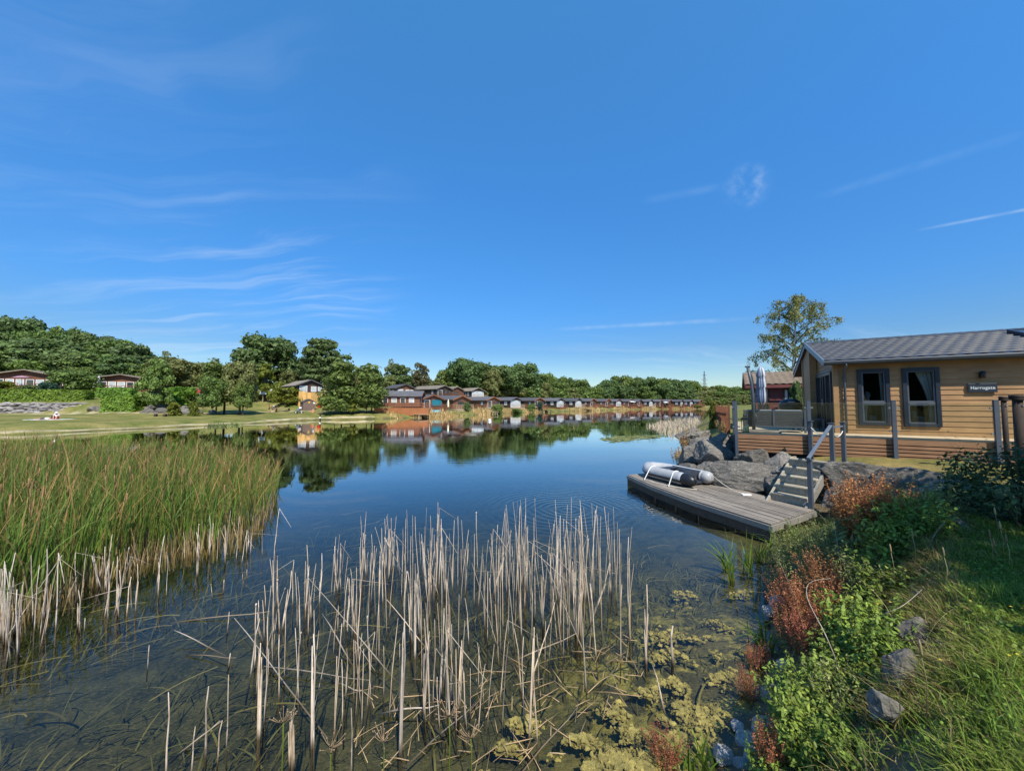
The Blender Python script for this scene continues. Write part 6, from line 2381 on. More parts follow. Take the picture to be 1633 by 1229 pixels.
        for i in range(n):
            a, b = prof[i], prof[(i + 1) % n]
            ra, rb = (1.0 if a[1] < 1.06 else .84), (1.0 if b[1] < 1.06 else .84)
            m.face([(a[0], -.85 * ra, a[1]), (b[0], -.85 * rb, b[1]), (b[0], .85 * rb, b[1]), (a[0], .85 * ra, a[1])])
        m.build('body', MT[mat], e, .04)
        m = MB()
        for sg in (-1, 1):
            m.face([(-1.5, sg * .84, 1.10), (.78, sg * .84, 1.10), (.28, sg * .745, 1.42), (-1.22, sg * .745, 1.41)])
        m.face([(.45, -.64, 1.44), (.45, .64, 1.44), (.97, .72, 1.07), (.97, -.72, 1.07)])
        m.face([(-1.36, -.64, 1.43), (-1.36, .64, 1.43), (-1.75, .7, 1.09), (-1.75, -.7, 1.09)])
        m.build('window', MT['pane'], e)
        for x in (-1.3, 1.35):
            for sg in (-1, 1):
                m = MB()
                m.tube([(x, sg * .68, .31), (x, sg * .87, .31)], .31, 16, True, False)
                w_ = m.build('wheel', MT['black'], e)
                m = MB()
                m.tube([(x, sg * .69, .31), (x, sg * .885, .31)], .19, 12, True, False)
                m.build('rim', MT['steel'], w_)
        for x, mt in ((2.1, 'white'), (-2.14, 'red')):
            for sg in (-1, 1):
                m = MB()
                m.box(x - .03, sg * .6 - .14, .68, x + .03, sg * .6 + .14, .82)
                m.build('headlight' if x > 0 else 'tail_light', MT[mt], e)
    car(308, 628.5, 93, 'carblue', 'dark blue car parked on the drive left of the red car', 2.4)
    car(324, 629, 90, 'red', 'bright red car parked on the drive', 1.9)
    # parasols on the left chalets, white one far along the row
    def parasol(pos, r, h, mat, lab, closed=False):
        e = thing('garden_parasol', lab, 'parasol', pos, 0)
        m = MB()
        m.tube([(0, 0, 0), (0, 0, h)], .035, 8)
        m.build('pole', MT['white'], e)
        m = MB()
        if closed:
            m.lathe([(.16, h - 1.9), (.24, h - 1.6), (.2, h - .6), (.05, h), (.01, h + .05)], 12)
        else:
            m.lathe([(r, h - .45), (r * .55, h - .18), (.04, h + .05)], 16)
        m.build('canopy', MT[mat], e)
        m = MB()
        m.tube([(0, 0, -.02), (0, 0, .1)], .28, 14)
        m.build('base', MT['greycl'], e)
    q = at_y(34, 614, 75)
    parasol((q.x, q.y, q.z), 1.45, at_y(34, 599, 75).z - q.z, 'mauve', 'open mauve parasol on the veranda of the left chalet')
    q = at_y(157, 616, 79)
    parasol((q.x, q.y, q.z), .3, at_y(157, 599, 79).z - q.z, 'notice', 'closed white parasol at the left end of the second hillside chalet', True)
    s = shore_at(1065) + Vector((-.79, .61, 0)) * 1.2
    parasol((s.x, s.y, 1.2), 1.7, 2.5, 'white', 'open white parasol on the far bank')
    s = shore_at(725) + Vector((-.79, .61, 0)) * 2.2
    parasol((s.x, s.y, 1.2), .3, 2.6, 'cream', 'closed cream parasol right of the turquoise blind', True)
    # upturned boats
    def hull(px, inland, lab, mat, L=2.6, rz=0.3):
        s = shore_at(px) + Vector((-.3, .95, 0)) * inland
        e = thing('upturned_boat', lab, 'boat', (s.x, s.y, hz(s.x, s.y)), rz)
        m = MB()
        n = 12
        for i in range(n):
            xa, xb = -1 + 2 * i / n, -1 + 2 * (i + 1) / n
            for j in range(6):
                def P(x, j):
                    wv = math.sqrt(max(0, 1 - abs(x) ** 2.4))
                    a = math.pi * j / 6
                    return (x * L / 2, .55 * wv * math.cos(a), .08 + .5 * (wv * .9 + .1) * math.sin(a))
                m.face([P(xa, j), P(xb, j), P(xb, j + 1), P(xa, j + 1)], True)
        m.build('hull', MT[mat], e)
        m = MB()
        m.box(-L * .42, -.03, .57, L * .42, .03, .64)
        m.build('keel', MT[mat], e)
    hull(695, 2.2, 'sky blue upturned boat on the bank below the turquoise blind', 'skyblue', 3.2)
    # jetties at the far bank
    for px, lab in ((781, 'small timber jetty on pale legs left of the row centre'), (868, 'dark timber jetty below an orange trimmed chalet'), (933, 'small dark jetty below the white glazed chalets'), (668, 'pale stone and plank landing beside the turquoise boat')):
        s = shore_at(px)
        e = thing('small_jetty', lab, 'jetty', (s.x, s.y, 0), rot_far)
        m = MB()
        m.box(-1.3, -1.8, .62, 1.3, 1.6, .72)
        m.build('platform', MT['wpale'] if px in (781, 668) else MT['wdark'], e)
        for x in (-1.1, 1.0):
            for y in (-1.6, .2):
                k = MB()
                k.box(x, y, -1, x + .14, y + .14, .619)
                k.build('leg', MT['wpale'] if px in (781, 668) else MT['wdark'], e)
    # buoy
    g = at(781, 671, 0)
    e = thing('mooring_buoy', 'small white and orange buoy floating off the central chalets', 'buoy', (g.x, g.y, 0), 0)
    m = MB()
    m.lathe([(.02, -.15), (.2, -.05), (.26, .1), (.2, .26), (.05, .34)], 14)
    m.build('float', MT['white'], e)
    m = MB()
    m.tube([(0, 0, .34), (0, 0, .46)], .05, 8)
    m.build('top', MT['orange'], e)
    # pylon
    g = at_y(1124, 630, 620)
    zt = at_y(1124, 591.5, 620).z
    e = thing('electricity_pylon', 'lattice electricity pylon above the far trees', 'pylon', (g.x, g.y, 0), .5)
    m = MB()
    Ht = zt
    def hw(z):
        return np.interp(z / Ht, [0, .55, .8, 1], [3.6, 1.7, 1.1, .25])
    for (sx, sy) in ((1, 1), (1, -1), (-1, 1), (-1, -1)):
        for z0, z1 in ((0, .55), (.55, .8), (.8, 1.0)):
            a, b = hw(z0 * Ht), hw(z1 * Ht)
            m.bar((sx * a, sy * a, z0 * Ht), (sx * b, sy * b, z1 * Ht), .3, .3)
    zs = np.linspace(0, Ht, 13)
    for z0, z1 in zip(zs[:-1], zs[1:]):
        a, b = hw(z0), hw(z1)
        for sg in (-1, 1):
            m.bar((-a, sg * a, z0), (b, sg * b, z1), .18, .18)
            m.bar((a, sg * a, z0), (-b, sg * b, z1), .18, .18)
            m.bar((sg * a, -a, z0), (sg * b, b, z1), .18, .18)
    m.build('lattice', MT['steel'], e)
    for z, ww in ((.62, 8), (.75, 9.5), (.88, 7)):
        m = MB()
        for sg in (-1, 1):
            m.bar((0, 0, z * Ht + .8), (sg * ww, 0, z * Ht), .26, .26)
            m.bar((0, 0, z * Ht - .8), (sg * ww, 0, z * Ht), .26, .26)
        m.build('crossarm', MT['steel'], e)


rot_far = math.atan2(.79, .61)


def build_stone_wall():
    # random rubble wall below the long hedge
    rnd = random.Random(12)
    e = thing('rubble_wall', 'grey rubble stone wall below the long clipped hedge', 'wall', (0, 0, 0))
    a, b = at_y(-110, 657.5, 58.0), at_y(142, 657, 63.0)
    mb_v, mb_f = [], []
    base = ROCKS[5]
    bv = np.array([v.co[:] for v in PEBS[0].vertices])
    bf = [tuple(p.vertices) for p in PEBS[0].polygons]
    V, F = [], []
    L = (b - a).length
    n = 0
    ztop = 3.0
    for row in range(7):
        x = 0.0
        while x < L:
            t = x / L
            p = a.lerp(b, t)
            zb = 1.0
            zt = 2.95 if t < .93 else 2.95 - (t - .93) * 12
            h = (zt - zb) / 7
            sw = rnd.uniform(.5, 1.5)
            c = np.array([p.x, p.y + .15 * row + rnd.uniform(-.12, .12), zb + h * (row + .5) + rnd.uniform(-.1, .1)])
            sc = np.array([sw / 1.5, .5, h * rnd.uniform(.75, 1.15)])
            ang = rnd.uniform(-.5, .5) + .08
            ca, sa = math.cos(ang), math.sin(ang)
            k = rnd.choice([1, -1])
            q = bv * sc * np.array([k, 1, 1])
            q = np.stack([q[:, 0] * ca - q[:, 1] * sa, q[:, 0] * sa + q[:, 1] * ca, q[:, 2]], -1) + c
            V.append(q)
            F += [tuple(i + n for i in (f if k > 0 else f[::-1])) for f in bf]
            n += len(bv)
            x += sw * .82
    link('stones', np_mesh('stones', np.concatenate(V), np.array(F)), MT['stonepw'], e)
    # loose boulders of the rocky bank right of it
    R_ = [(150, 655, .9, 62), (163, 653.5, 1.0, 62), (178, 655.5, .9, 62), (196, 656, .8, 63), (240, 652, 1.1, 62), (256, 651, 1.2, 63), (266, 648.5, .9, 64), (237, 657, 1.3, 61), (259, 656.5, 1.2, 61), (281, 650.5, .8, 64), (294, 653, 1.1, 64), (296, 657, 1.0, 62), (309, 655, .9, 65), (318, 657, .8, 65), (280, 657.5, 1.0, 61), (339, 657, .7, 68)]
    for i, (px, py, s, Y) in enumerate(R_):
        p = ground(px, Y=Y)
        z = at_y(px, py, p.y).z
        boulder((p.x, p.y, max(z, p.z + .05)), (s * 1.7, s * 1.2, s * 1.0), rnd.uniform(0, 6), i, 'grey boulder set in the yellow green bank below the drive', 'boulders of the far rocky bank', pool=ROCKS[4:])


MT['stonepw'] = M('wall stone', (0.29, 0.265, 0.245), (0.15, 0.14, 0.135), 1.2, 0.95, 0.0, isl=0.3)
build_chalets()
build_hedges()
build_trees()
build_birch()
build_people()
build_stone_wall()
# ------------------------------------------------------------------ foreground reeds, weeds and grass
def in_poly(px, py, poly):
    ins = np.zeros(px.shape, bool)
    n = len(poly)
    for i in range(n):
        ax, ay = poly[i]
        bx, by = poly[(i + 1) % n]
        c = (ay > py) != (by > py)
        with np.errstate(divide='ignore', invalid='ignore'):
            xi = ax + (py - ay) * (bx - ax) / ((by - ay) if by != ay else 1e-9)
        ins ^= c & (px < xi)
    return ins


def ground_poly(poly, z=0.0):
    return [tuple(at(x, y, z)[:2]) for x, y in poly]


def scatter(poly, n, rng, even=True):
    """n random ground points inside a polygon of ground points"""
    P = np.array(poly)
    lo, hi = P.min(0), P.max(0)
    out = np.zeros((0, 2))
    while len(out) < n:
        q = rng.uniform(lo, hi, (n * 3, 2))
        out = np.concatenate([out, q[in_poly(q[:, 0], q[:, 1], poly)]])
    return out[:n]


def stuff(name, V, F, mat, label, cat, attrs=None):
    me = np_mesh(name, V, F, False, attrs)
    me.materials.append(mat)
    o = link(name, me)
    return tag(o, label, cat, None, 'stuff')


def merge(parts):
    Vs, Fs, Ts, n = [], [], [], 0
    for p in parts:
        Vs.append(p[0])
        Fs.append(np.asarray(p[1]) + n)
        if len(p) > 2:
            Ts.append(p[2])
        n += len(p[0])
    return np.concatenate(Vs), np.concatenate(Fs), (np.concatenate(Ts) if Ts else None)


def build_reed_bed():
    rng = np.random.default_rng(31)
    poly = ground_poly([(-330, 1045), (-120, 1035), (0, 1002), (75, 966), (160, 918), (245, 889), (330, 875), (398, 852), (440, 803), (446, 772), (425, 757), (350, 757), (200, 757), (0, 757), (-330, 760)])
    N = 21000
    P = scatter(poly, N, rng)
    # thinner toward the outer right end, clumped everywhere
    dens = 0.5 + 0.5 * wob(P[:, 0], P[:, 1], 1.1, 3.0)
    # keep the near rows dense
    rr_ = P[:, 0] / P[:, 1]
    keep = rng.uniform(size=N) < np.clip(0.22 + 0.8 * dens, 0.12, 1) * np.interp(rr_, [-.9, -.62], [1, .45])
    P = P[keep]
    n = len(P)
    r = P[:, 0] / P[:, 1]
    hmul = np.interp(r, [-1.6, -1.2, -0.9, -0.72, -0.64], [1.06, 1.0, .95, .80, .62])
    h = rng.normal(1.62, .27, n) * hmul + .13 * wob(P[:, 0], P[:, 1], 1.3, 1.0)
    h = np.clip(h, .5, 2.3)
    base = np.stack([P[:, 0], P[:, 1], np.full(n, -.12)], -1)
    lean = rng.normal(scale=.12, size=(n, 2)) + np.array([.05, .02]) + .07 * np.stack([wob(P[:, 0], P[:, 1], 1.7, 2.0), wob(P[:, 0], P[:, 1], 1.5, 7.0)], -1)
    far = rng.uniform(size=n) < .17
    lean[far] *= 2.6
    V, F, T = blades(base, h, rng.uniform(.008, .024, n), lean, 5, 2.3, .12, rng, .5)
    stuff('reed_bed', V, F, MT['reed'], 'dense green reed bed standing in the water at the left', 'reeds', dict(tt=T))
    # withered brown blades, mostly in the back and at the tips
    m = 2600
    P = scatter(poly, m, rng)
    r = P[:, 0] / P[:, 1]
    hm = np.interp(r, [-1.6, -1.2, -0.9, -0.72, -0.64], [1.08, 1.0, .97, .84, .68])
    base = np.stack([P[:, 0], P[:, 1], np.full(m, -.1)], -1)
    V1 = blades(base, rng.normal(1.62, .3, m) * hm, rng.uniform(.011, .02, m), rng.normal(scale=.2, size=(m, 2)), 5, 2.2, .12, rng, .5)
    # pale dead butts between the stems in the lower half
    k = 1100
    P = scatter(poly, k, rng)
    front = ground_poly([(-330, 1040), (0, 1010), (75, 975), (160, 925), (245, 895), (330, 880), (400, 856), (446, 800), (440, 805), (395, 845), (328, 866), (240, 880), (155, 905), (68, 950), (-20, 980), (-330, 1012)])
    P2 = scatter(front, 760, rng)
    P = np.concatenate([P, P2])
    k = len(P)
    base = np.stack([P[:, 0], P[:, 1], np.full(k, -.25)], -1)
    V2 = blades(base, rng.uniform(.25, .7, k), rng.uniform(.012, .02, k), rng.normal(scale=.13, size=(k, 2)), 2, 1.4, .5, rng, .7)
    V, F, T = merge([V1, V2_fix(V2)])
    stuff('withered_reeds', V, F, MT['reedbrown'], 'withered brown and straw coloured blades among the green reeds', 'reeds', dict(tt=T))
    # brown seed heads
    q = 420
    P = scatter(poly, q, rng)
    hm = np.interp(P[:, 0] / P[:, 1], [-1.6, -1.2, -0.9, -0.72, -0.64], [1.06, 1.0, .95, .8, .62])
    z = rng.normal(1.5, .15, q) * hm
    mb = MB()
    for (x, y), zz in zip(P, z):
        if zz < .5:
            continue
        dx, dy = rng.normal(scale=.05, size=2)
        mb.tube([(x - dx, y - dy, .4), (x, y, zz - .14), (x + dx * .2, y + dy * .2, zz - .13), (x + dx * .4, y + dy * .4, zz + .02), (x + dx * .4, y + dy * .4, zz + .03)], [.004, .004, .012, .011, .002], 6)
    o = mb.build('bulrush_heads', M('bulrush brown', (0.13, 0.065, 0.028), (0.3, 0.18, 0.08), 3, .9))
    tag(o, 'brown bulrush heads rising from the green reed bed', 'bulrush heads', None, 'stuff')


def V2_fix(p):
    return p[0], p[1], p[2] * .3


def reed_proto(name, seed, kind='plain'):
    """one dry stalk, unit height above the water, origin at the water level"""
    rng = random.Random(seed)
    m = MB()
    j = lambda s: rng.uniform(-s, s) * (0 if kind == 'stub' else 1)
    r = rng.uniform(.005, .0068)
    pts = [(j(.02), j(.02), -.55), (0, 0, 0), (j(.006), j(.006), .35), (j(.012), j(.012), .7), (j(.022), j(.022), 1.0)]
    m.tube(pts, [r * 1.25, r * 1.2, r * 1.0, r * .8, r * .55], 7)
    if kind == 'sheath':       # dead leaf sheaths hugging the stalk
        for k in range(3):
            z0 = rng.uniform(0, .35)
            a = rng.uniform(0, 6.28)
            dx, dy = math.cos(a) * r * 1.3, math.sin(a) * r * 1.3
            m.tube([(dx * .7, dy * .7, z0 - .25), (dx, dy, z0 + .1), (dx * 1.9, dy * 1.9, z0 + rng.uniform(.25, .5))], [r * 1.1, r * .9, r * .25], 5)
    if kind == 'clump':
        for k in range(3):
            a = rng.uniform(0, 6.28)
            dx, dy = math.cos(a) * r * 2.2, math.sin(a) * r * 2.2
            m.tube([(dx * .8, dy * .8, -.5), (dx, dy, .2), (dx * 1.2, dy * 1.2, rng.uniform(.5, .95))], [r * 1.3, r * 1.1, r * .5], 6)
    if kind == 'head':
        m.tube([(pts[-1][0], pts[-1][1], .99), (pts[-1][0], pts[-1][1], 1.0), (pts[-1][0] + .004, pts[-1][1], 1.04), (pts[-1][0] + .004, pts[-1][1], 1.045)], [r * .5, r * 1.5, r * 1.5, r * .3], 7)
    if kind == 'bent':          # snapped over
        t = Vector(pts[-1])
        a = rng.uniform(0, 6.28)
        L = rng.uniform(.25, .5)
        m.tube([t, t + Vector((math.cos(a) * L, math.sin(a) * L, -L * rng.uniform(.1, .9)))], [r * .6, r * .35], 6)
    me = bpy.data.meshes.new(name)
    me.from_pydata(m.v, [], m.f)
    me.polygons.foreach_set('use_smooth', m.sm)
    me.materials.append(MT['deadreed'])
    return me


def build_dead_reeds():
    rng = np.random.default_rng(41)
    PR = {k: [reed_proto('dead_reed_%s' % k, 50 + i * 3 + len(k), k) for i in range(n)] for k, n in (('plain', 6), ('sheath', 4), ('clump', 3), ('head', 2), ('bent', 3), ('stub', 4))}
    LAB = dict(plain=('bare dry reed stalk standing upright in the open water', 'bare dry reed stalks in the water'),
               sheath=('dry reed stalk wrapped in dead leaf sheaths, standing in the water', 'sheathed dry reed stalks in the water'),
               clump=('thick bundle of pale dry reed stalks rising from one root', 'bundled dry reed stalks in the water'),
               stub=('short broken reed stub just above the water', 'short broken reed stubs in the water'),
               head=('tall dry reed stalk still carrying a small seed head', 'dry reed stalks with seed heads'),
               bent=('dry reed stalk snapped over near its top', 'snapped dry reed stalks in the water'))

    def put(pos, h, kind, th=1.0, tilt=(0, 0)):
        me = PR[kind][rng.integers(len(PR[kind]))]
        o = link('dead_reed', me, None, None, pos)
        o.scale = (th, th, h)
        o.rotation_euler = (tilt[0], tilt[1], 0)
        return tag(o, LAB[kind][0], 'reed stalk', LAB[kind][1])

    # stalks that can be told apart in the photograph: (base px, top py, thickness, kind)
    for (px, py, ty, th, kind) in ((640, 1200, 990, 1.3, 'clump'), (466, 1226, 1135, 1.5, 'clump'), (500, 1190, 1006, 1.25, 'clump'), (412, 1178, 1030, 1.0, 'clump'), (420, 1160, 1035, .9, 'plain'), (265, 1235, 1104, 1.0, 'plain'), (328, 1205, 1090, 1.1, 'plain'), (361, 1192, 1077, .9, 'plain'),
                                   (305, 1235, 1155, 1.0, 'plain'), (347, 1215, 1150, .9, 'bent'), (546, 1150, 1050, .9, 'plain'), (1073, 1055, 997, 1.9, 'plain'), (1031, 1058, 930, 1.2, 'sheath'), (845, 1176, 1000, 1.0, 'clump'), (836, 1150, 1010, 1.0, 'plain'), (857, 1182, 1050, .9, 'plain'), (732, 1130, 1020, 1.1, 'clump'),
                                   (678, 1150, 1040, .9, 'sheath'), (1005, 1025, 890, 1.0, 'sheath'), (990, 1055, 930, .9, 'plain'), (935, 1100, 940, .9, 'plain'), (560, 1235, 1130, .9, 'plain')):
        p = at(px, py, 0)
        h = at_y(px, ty, p.y).z
        put(p, h, kind, th, (rng.normal(scale=.03), rng.normal(scale=.03)))
    regs = [([(775, 960), (800, 1075), (870, 1062), (960, 1010), (1008, 985), (1010, 925), (900, 905), (800, 905)], 74, .65, 1.4, .9),
            ([(590, 905), (765, 895), (790, 1050), (700, 1105), (560, 1085)], 58, .45, 1.2, .9),
            ([(395, 960), (590, 900), (560, 1090), (420, 1130)], 36, .3, .95, .95),
            ([(400, 1115), (640, 1090), (880, 1095), (890, 1165), (700, 1185), (420, 1190)], 30, .4, .95, .85),
            ([(100, 985), (400, 900), (400, 1060), (60, 1130)], 10, .08, .28, 1.0),
            ([(-20, 1055), (60, 1000), (170, 920), (330, 886), (430, 850), (440, 872), (330, 925), (180, 985), (60, 1060)], 44, .25, .95, 1.0), ([(-20, 1070), (-10, 1000), (100, 955), (115, 990), (30, 1070)], 26, .4, 1.05, 1.0)]
    for poly, n, h0, h1, th in regs:
        P = scatter(ground_poly(poly), n, rng)
        # gather into loose clumps
        C = P[rng.integers(0, n, max(4, n // 6))]
        for i in range(n):
            if rng.uniform() < .55:
                c = C[rng.integers(len(C))]
                P[i] = c + rng.normal(scale=.10, size=2)
        for (x, y) in P:
            u = rng.uniform()
            kind = 'plain' if u < .4 else 'sheath' if u < .76 else 'clump' if u < .80 else 'head' if u < .87 else 'bent'
            h = h0 + (h1 - h0) * rng.beta(2.2, 2.0)
            if h < .36:
                kind = 'stub'
            t = rng.normal(scale=.055, size=2)
            if rng.uniform() < .1:
                t *= 3.2
            put((x, y, 0), h, kind, th * rng.uniform(.6, 1.15), t)
    # past three hundred single stalks: the thinnest ones as one mass
    mb = MB()
    for poly, n, h0, h1 in (([(770, 965), (800, 1080), (880, 1070), (1012, 990), (1012, 925), (900, 900), (790, 900)], 52, .5, 1.45), ([(560, 905), (770, 890), (800, 1060), (700, 1110), (540, 1095)], 44, .35, 1.2), ([(395, 960), (580, 900), (560, 1100), (410, 1150)], 24, .25, .9), ([(400, 1110), (640, 1090), (880, 1095), (880, 1150), (700, 1180), (420, 1180)], 20, .3, .9)):
        for (x, y) in scatter(ground_poly(poly), n, rng):
            h = h0 + (h1 - h0) * rng.beta(1.8, 2)
            r = rng.uniform(.0028, .0052)
            l = rng.normal(scale=.05, size=2) * h
            mb.tube([(x - l[0] * .3, y - l[1] * .3, -.4), (x + l[0] * .3, y + l[1] * .3, h * .45), (x + l[0], y + l[1], h)], [r * 1.2, r, r * .55], 5)
    o = mb.build('thin_dead_reeds', MT['deadreed'])
    tag(o, 'thinnest dry reed stalks filling the stand between the thicker ones', 'reeds', None, 'stuff')
    # leaning and fallen stalks
    PF = reed_proto('fallen_reed', 99, 'plain')
    def fallen(a, b, za, zb, th=1.0):
        p, q = at(*a, za), at(*b, zb)
        d = q - p
        o = link('fallen_reed', PF, None, None, p)
        o.scale = (th, th, d.length)
        o.rotation_euler = d.to_track_quat('Z', 'Y').to_euler()
        tag(o, 'dry reed stalk fallen slantwise between the standing ones', 'reed stalk', 'fallen dry reed stalks')
    for a, b, za, zb in (((330, 1030), (279, 1004), .02, .12), ((325, 1044), (376, 1049), .03, .05), ((300, 1190), (350, 1150), .02, .2), ((610, 1060), (490, 918), .05, .5), ((550, 1040), (515, 978), .05, .3), ((480, 1068), (590, 1085), .05, .04), ((545, 1090), (575, 1102), .02, .06), ((850, 1075), (886, 960), .03, .6), ((838, 1045), (920, 1010), .05, .25),
                         ((760, 910), (795, 912), .1, .7), ((625, 880), (645, 920), .9, .4), ((665, 1015), (617, 955), .1, .5), ((1058, 1128), (1042, 1060), .02, .25), ((640, 1130), (700, 1125), .05, .08), ((940, 905), (985, 915), .3, .5), ((690, 1180), (760, 1120), .02, .05), ((865, 1190), (920, 1130), .02, .04), ((455, 1090), (375, 985), .03, .1), ((330, 985), (430, 975), .02, .05), ((150, 950), (205, 935), .05, .2)):
        fallen(a, b, za, zb, rng.uniform(.8, 1.15))


def build_water_weeds():
    rng = np.random.default_rng(51)
    # fallen litter lying on the water around the stalks
    poly = ground_poly([(560, 1100), (780, 1060), (1000, 1010), (1030, 1080), (960, 1150), (860, 1229), (560, 1229)])
    n = 150
    P = scatter(poly, n, rng)
    a = rng.uniform(0, 2 * np.pi, n)
    L = rng.uniform(.03, .16, n) 
    mb = MB()
    for (x, y), aa, ll in zip(P, a, L):
        dz = rng.uniform(.0, .05)
        r = rng.uniform(.002, .0042)
        mb.tube([(x - math.cos(aa) * ll, y - math.sin(aa) * ll, .004), (x, y, .008 + dz * .4), (x + math.cos(aa) * ll, y + math.sin(aa) * ll, .004 + dz)], [r, r, r * .6], 5)
    o = mb.build('reed_litter', M('reed litter', (0.46, 0.33, 0.19), (0.24, 0.16, 0.085), 3, .9, isl=.35))
    tag(o, 'broken reed litter floating between the dry stalks', 'litter', None, 'stuff')
    # weed growing up from the lake bed
    poly = ground_poly([(-250, 1229), (-250, 1030), (150, 940), (420, 860), (520, 820), (800, 860), (1060, 880), (1190, 960), (1190, 1060), (1120, 1229)], -.1)
    n = 9000
    P = scatter(poly, n, rng)
    k = .5 + .5 * wob(P[:, 0], P[:, 1], .9, 5.0)
    P = P[rng.uniform(size=n) < k ** 1.5]
    n = len(P)
    zb = height(P[:, 0], P[:, 1])
    h = np.minimum(-zb - .03, rng.uniform(.12, .6, n))
    ok = h > .05
    P, zb, h = P[ok], zb[ok], h[ok]
    n = len(P)
    V, F, T = blades(np.stack([P[:, 0], P[:, 1], zb], -1), h, rng.uniform(.008, .022, n), rng.normal(scale=.7, size=(n, 2)) + np.array([.5, .3]), 4, 1.3, .2, rng, .6)
    stuff('waterweed', V, F, leaf_mat('waterweed blades', (0.08, 0.076, 0.024), (0.155, 0.13, 0.04), .2), 'olive brown weed under the shallow clear water', 'water weed')
    # long thin leaves lying just below the surface
    n = 130
    P = scatter(poly, n, rng)
    a = rng.uniform(-.2, 1.2, n)
    base = np.stack([P[:, 0], P[:, 1], np.full(n, -.05)], -1)
    L = rng.uniform(.2, .7, n)
    d = np.stack([np.cos(a), np.sin(a)], -1)
    t = np.linspace(0, 1, 5)
    V = []
    for i in range(n):
        s = np.array([-d[i, 1], d[i, 0]]) * rng.uniform(.005, .011)
        for q in t:
            c = P[i] + d[i] * L[i] * q + s * 6 * math.sin(q * 3)
            V += [(c[0] - s[0], c[1] - s[1], -.04), (c[0] + s[0], c[1] + s[1], -.04)]
    F = np.array([[i * 10 + 2 * k, i * 10 + 2 * k + 1, i * 10 + 2 * k + 3, i * 10 + 2 * k + 2] for i in range(n) for k in range(4)])
    stuff('drowned_leaves', np.array(V), F, leaf_mat('drowned leaves', (0.14, 0.125, 0.035), (0.2, 0.17, 0.06), .2), 'long yellow reed leaves drifting just under the surface', 'drowned leaves')
    # floating algae: low lumpy cushions
    cl = [(1060, 1012, 26, 9), (1085, 1038, 30, 8), (1050, 1045, 20, 8), (1110, 950, 28, 7), (1085, 945, 16, 5), (1000, 1128, 36, 13), (1010, 1165, 26, 11), (1080, 1088, 26, 11), (1095, 1130, 38, 18), (1085, 1180, 34, 18), (1050, 1200, 40, 12), (975, 1205, 34, 16), (1020, 1220, 34, 10), (835, 1150, 22, 9), (810, 1188, 20, 8), (760, 1225, 22, 8), (1112, 1010, 24, 7), (1130, 1045, 22, 8), (1155, 1075, 22, 9), (1120, 1100, 26, 12), (1140, 1150, 22, 14),
          (1165, 1000, 16, 5), (1180, 945, 20, 5), (1150, 990, 22, 5), (930, 1175, 28, 8), (940, 1225, 24, 8), (1190, 1040, 14, 6), (1050, 975, 18, 5), (1165, 1120, 18, 9), (1035, 1100, 16, 7), (890, 1205, 14, 6)]
    dome = []
    ns, nr_ = 9, 3
    V, F = [], []
    cnt = 0
    for (px, py, rx, ry) in cl:
        for k in range(int(10 + rx * ry * .75)):
            a, q = rng.uniform(0, 6.28), rng.uniform(0, 1) ** .5 * (1 + .35 * rng.normal())
            c = at(px + rx * q * math.cos(a), py + ry * q * math.sin(a), 0)
            if wob(c.x, c.y, 4.2, 2.0) + .5 * wob(c.x, c.y, 11.0, 1.0) < -.15:
                continue
            R0 = rng.uniform(.006, .028)
            hh = rng.uniform(.001, .004) if rng.uniform() < .35 else -rng.uniform(.015, .06)
            ph = rng.uniform(0, 6.28)
            st = rng.uniform(.6, 1.5)
            V.append((c.x, c.y, hh))
            for r in range(1, nr_ + 1):
                f = r / nr_
                for j in range(ns):
                    th = 2 * math.pi * j / ns
                    rr = R0 * f * (1 + .28 * math.sin(3 * th + ph) + .15 * math.sin(5 * th + 2 * ph))
                    V.append((c.x + rr * st * math.cos(th), c.y + rr * math.sin(th), (hh * (1 - f * f) if hh > 0 else hh) + (-.008 if r == nr_ else rng.uniform(-.002, .003))))
            for j in range(ns):
                j2 = (j + 1) % ns
                F.append((cnt, cnt + 1 + j, cnt + 1 + j2, cnt + 1 + j2))
                for r in range(nr_ - 1):
                    b0, b1 = cnt + 1 + r * ns, cnt + 1 + (r + 1) * ns
                    F.append((b0 + j, b1 + j, b1 + j2, b0 + j2))
            cnt += 1 + ns * nr_
    me = bpy.data.meshes.new('algae')
    me.from_pydata(V, [], [tuple(dict.fromkeys(f)) for f in F])
    o = link('algae', me, M('algae mats', (0.28, 0.23, 0.065), (0.15, 0.13, 0.04), 9, .85, .004, 80, isl=.3))
    tag(o, 'yellow green algae mats floating in the shallow corner', 'algae', None, 'stuff')
    # lily pads in the far open water
    poly = ground_poly([(955, 699), (985, 695), (1055, 694), (1052, 698), (1000, 703), (975, 706)])
    P = scatter(poly, 260, rng)
    V, F = [], []
    for (x, y) in P:
        r = rng.uniform(.12, .28)
        b = len(V)
        V += [(x + r * math.cos(t), y + r * math.sin(t), .012) for t in np.linspace(.3, 6.0, 9)] + [(x, y, .008)]
        F.append(tuple(range(b, b + 10)))
    me = bpy.data.meshes.new('lily_pads')
    me.from_pydata(V, [], F)
    o = link('lily_pads', me, leaf_mat('lily pads', (0.16, 0.19, 0.04), (0.28, 0.28, 0.08), .1))
    tag(o, 'lily pads on the open water before the far wood', 'lily pads', None, 'stuff')


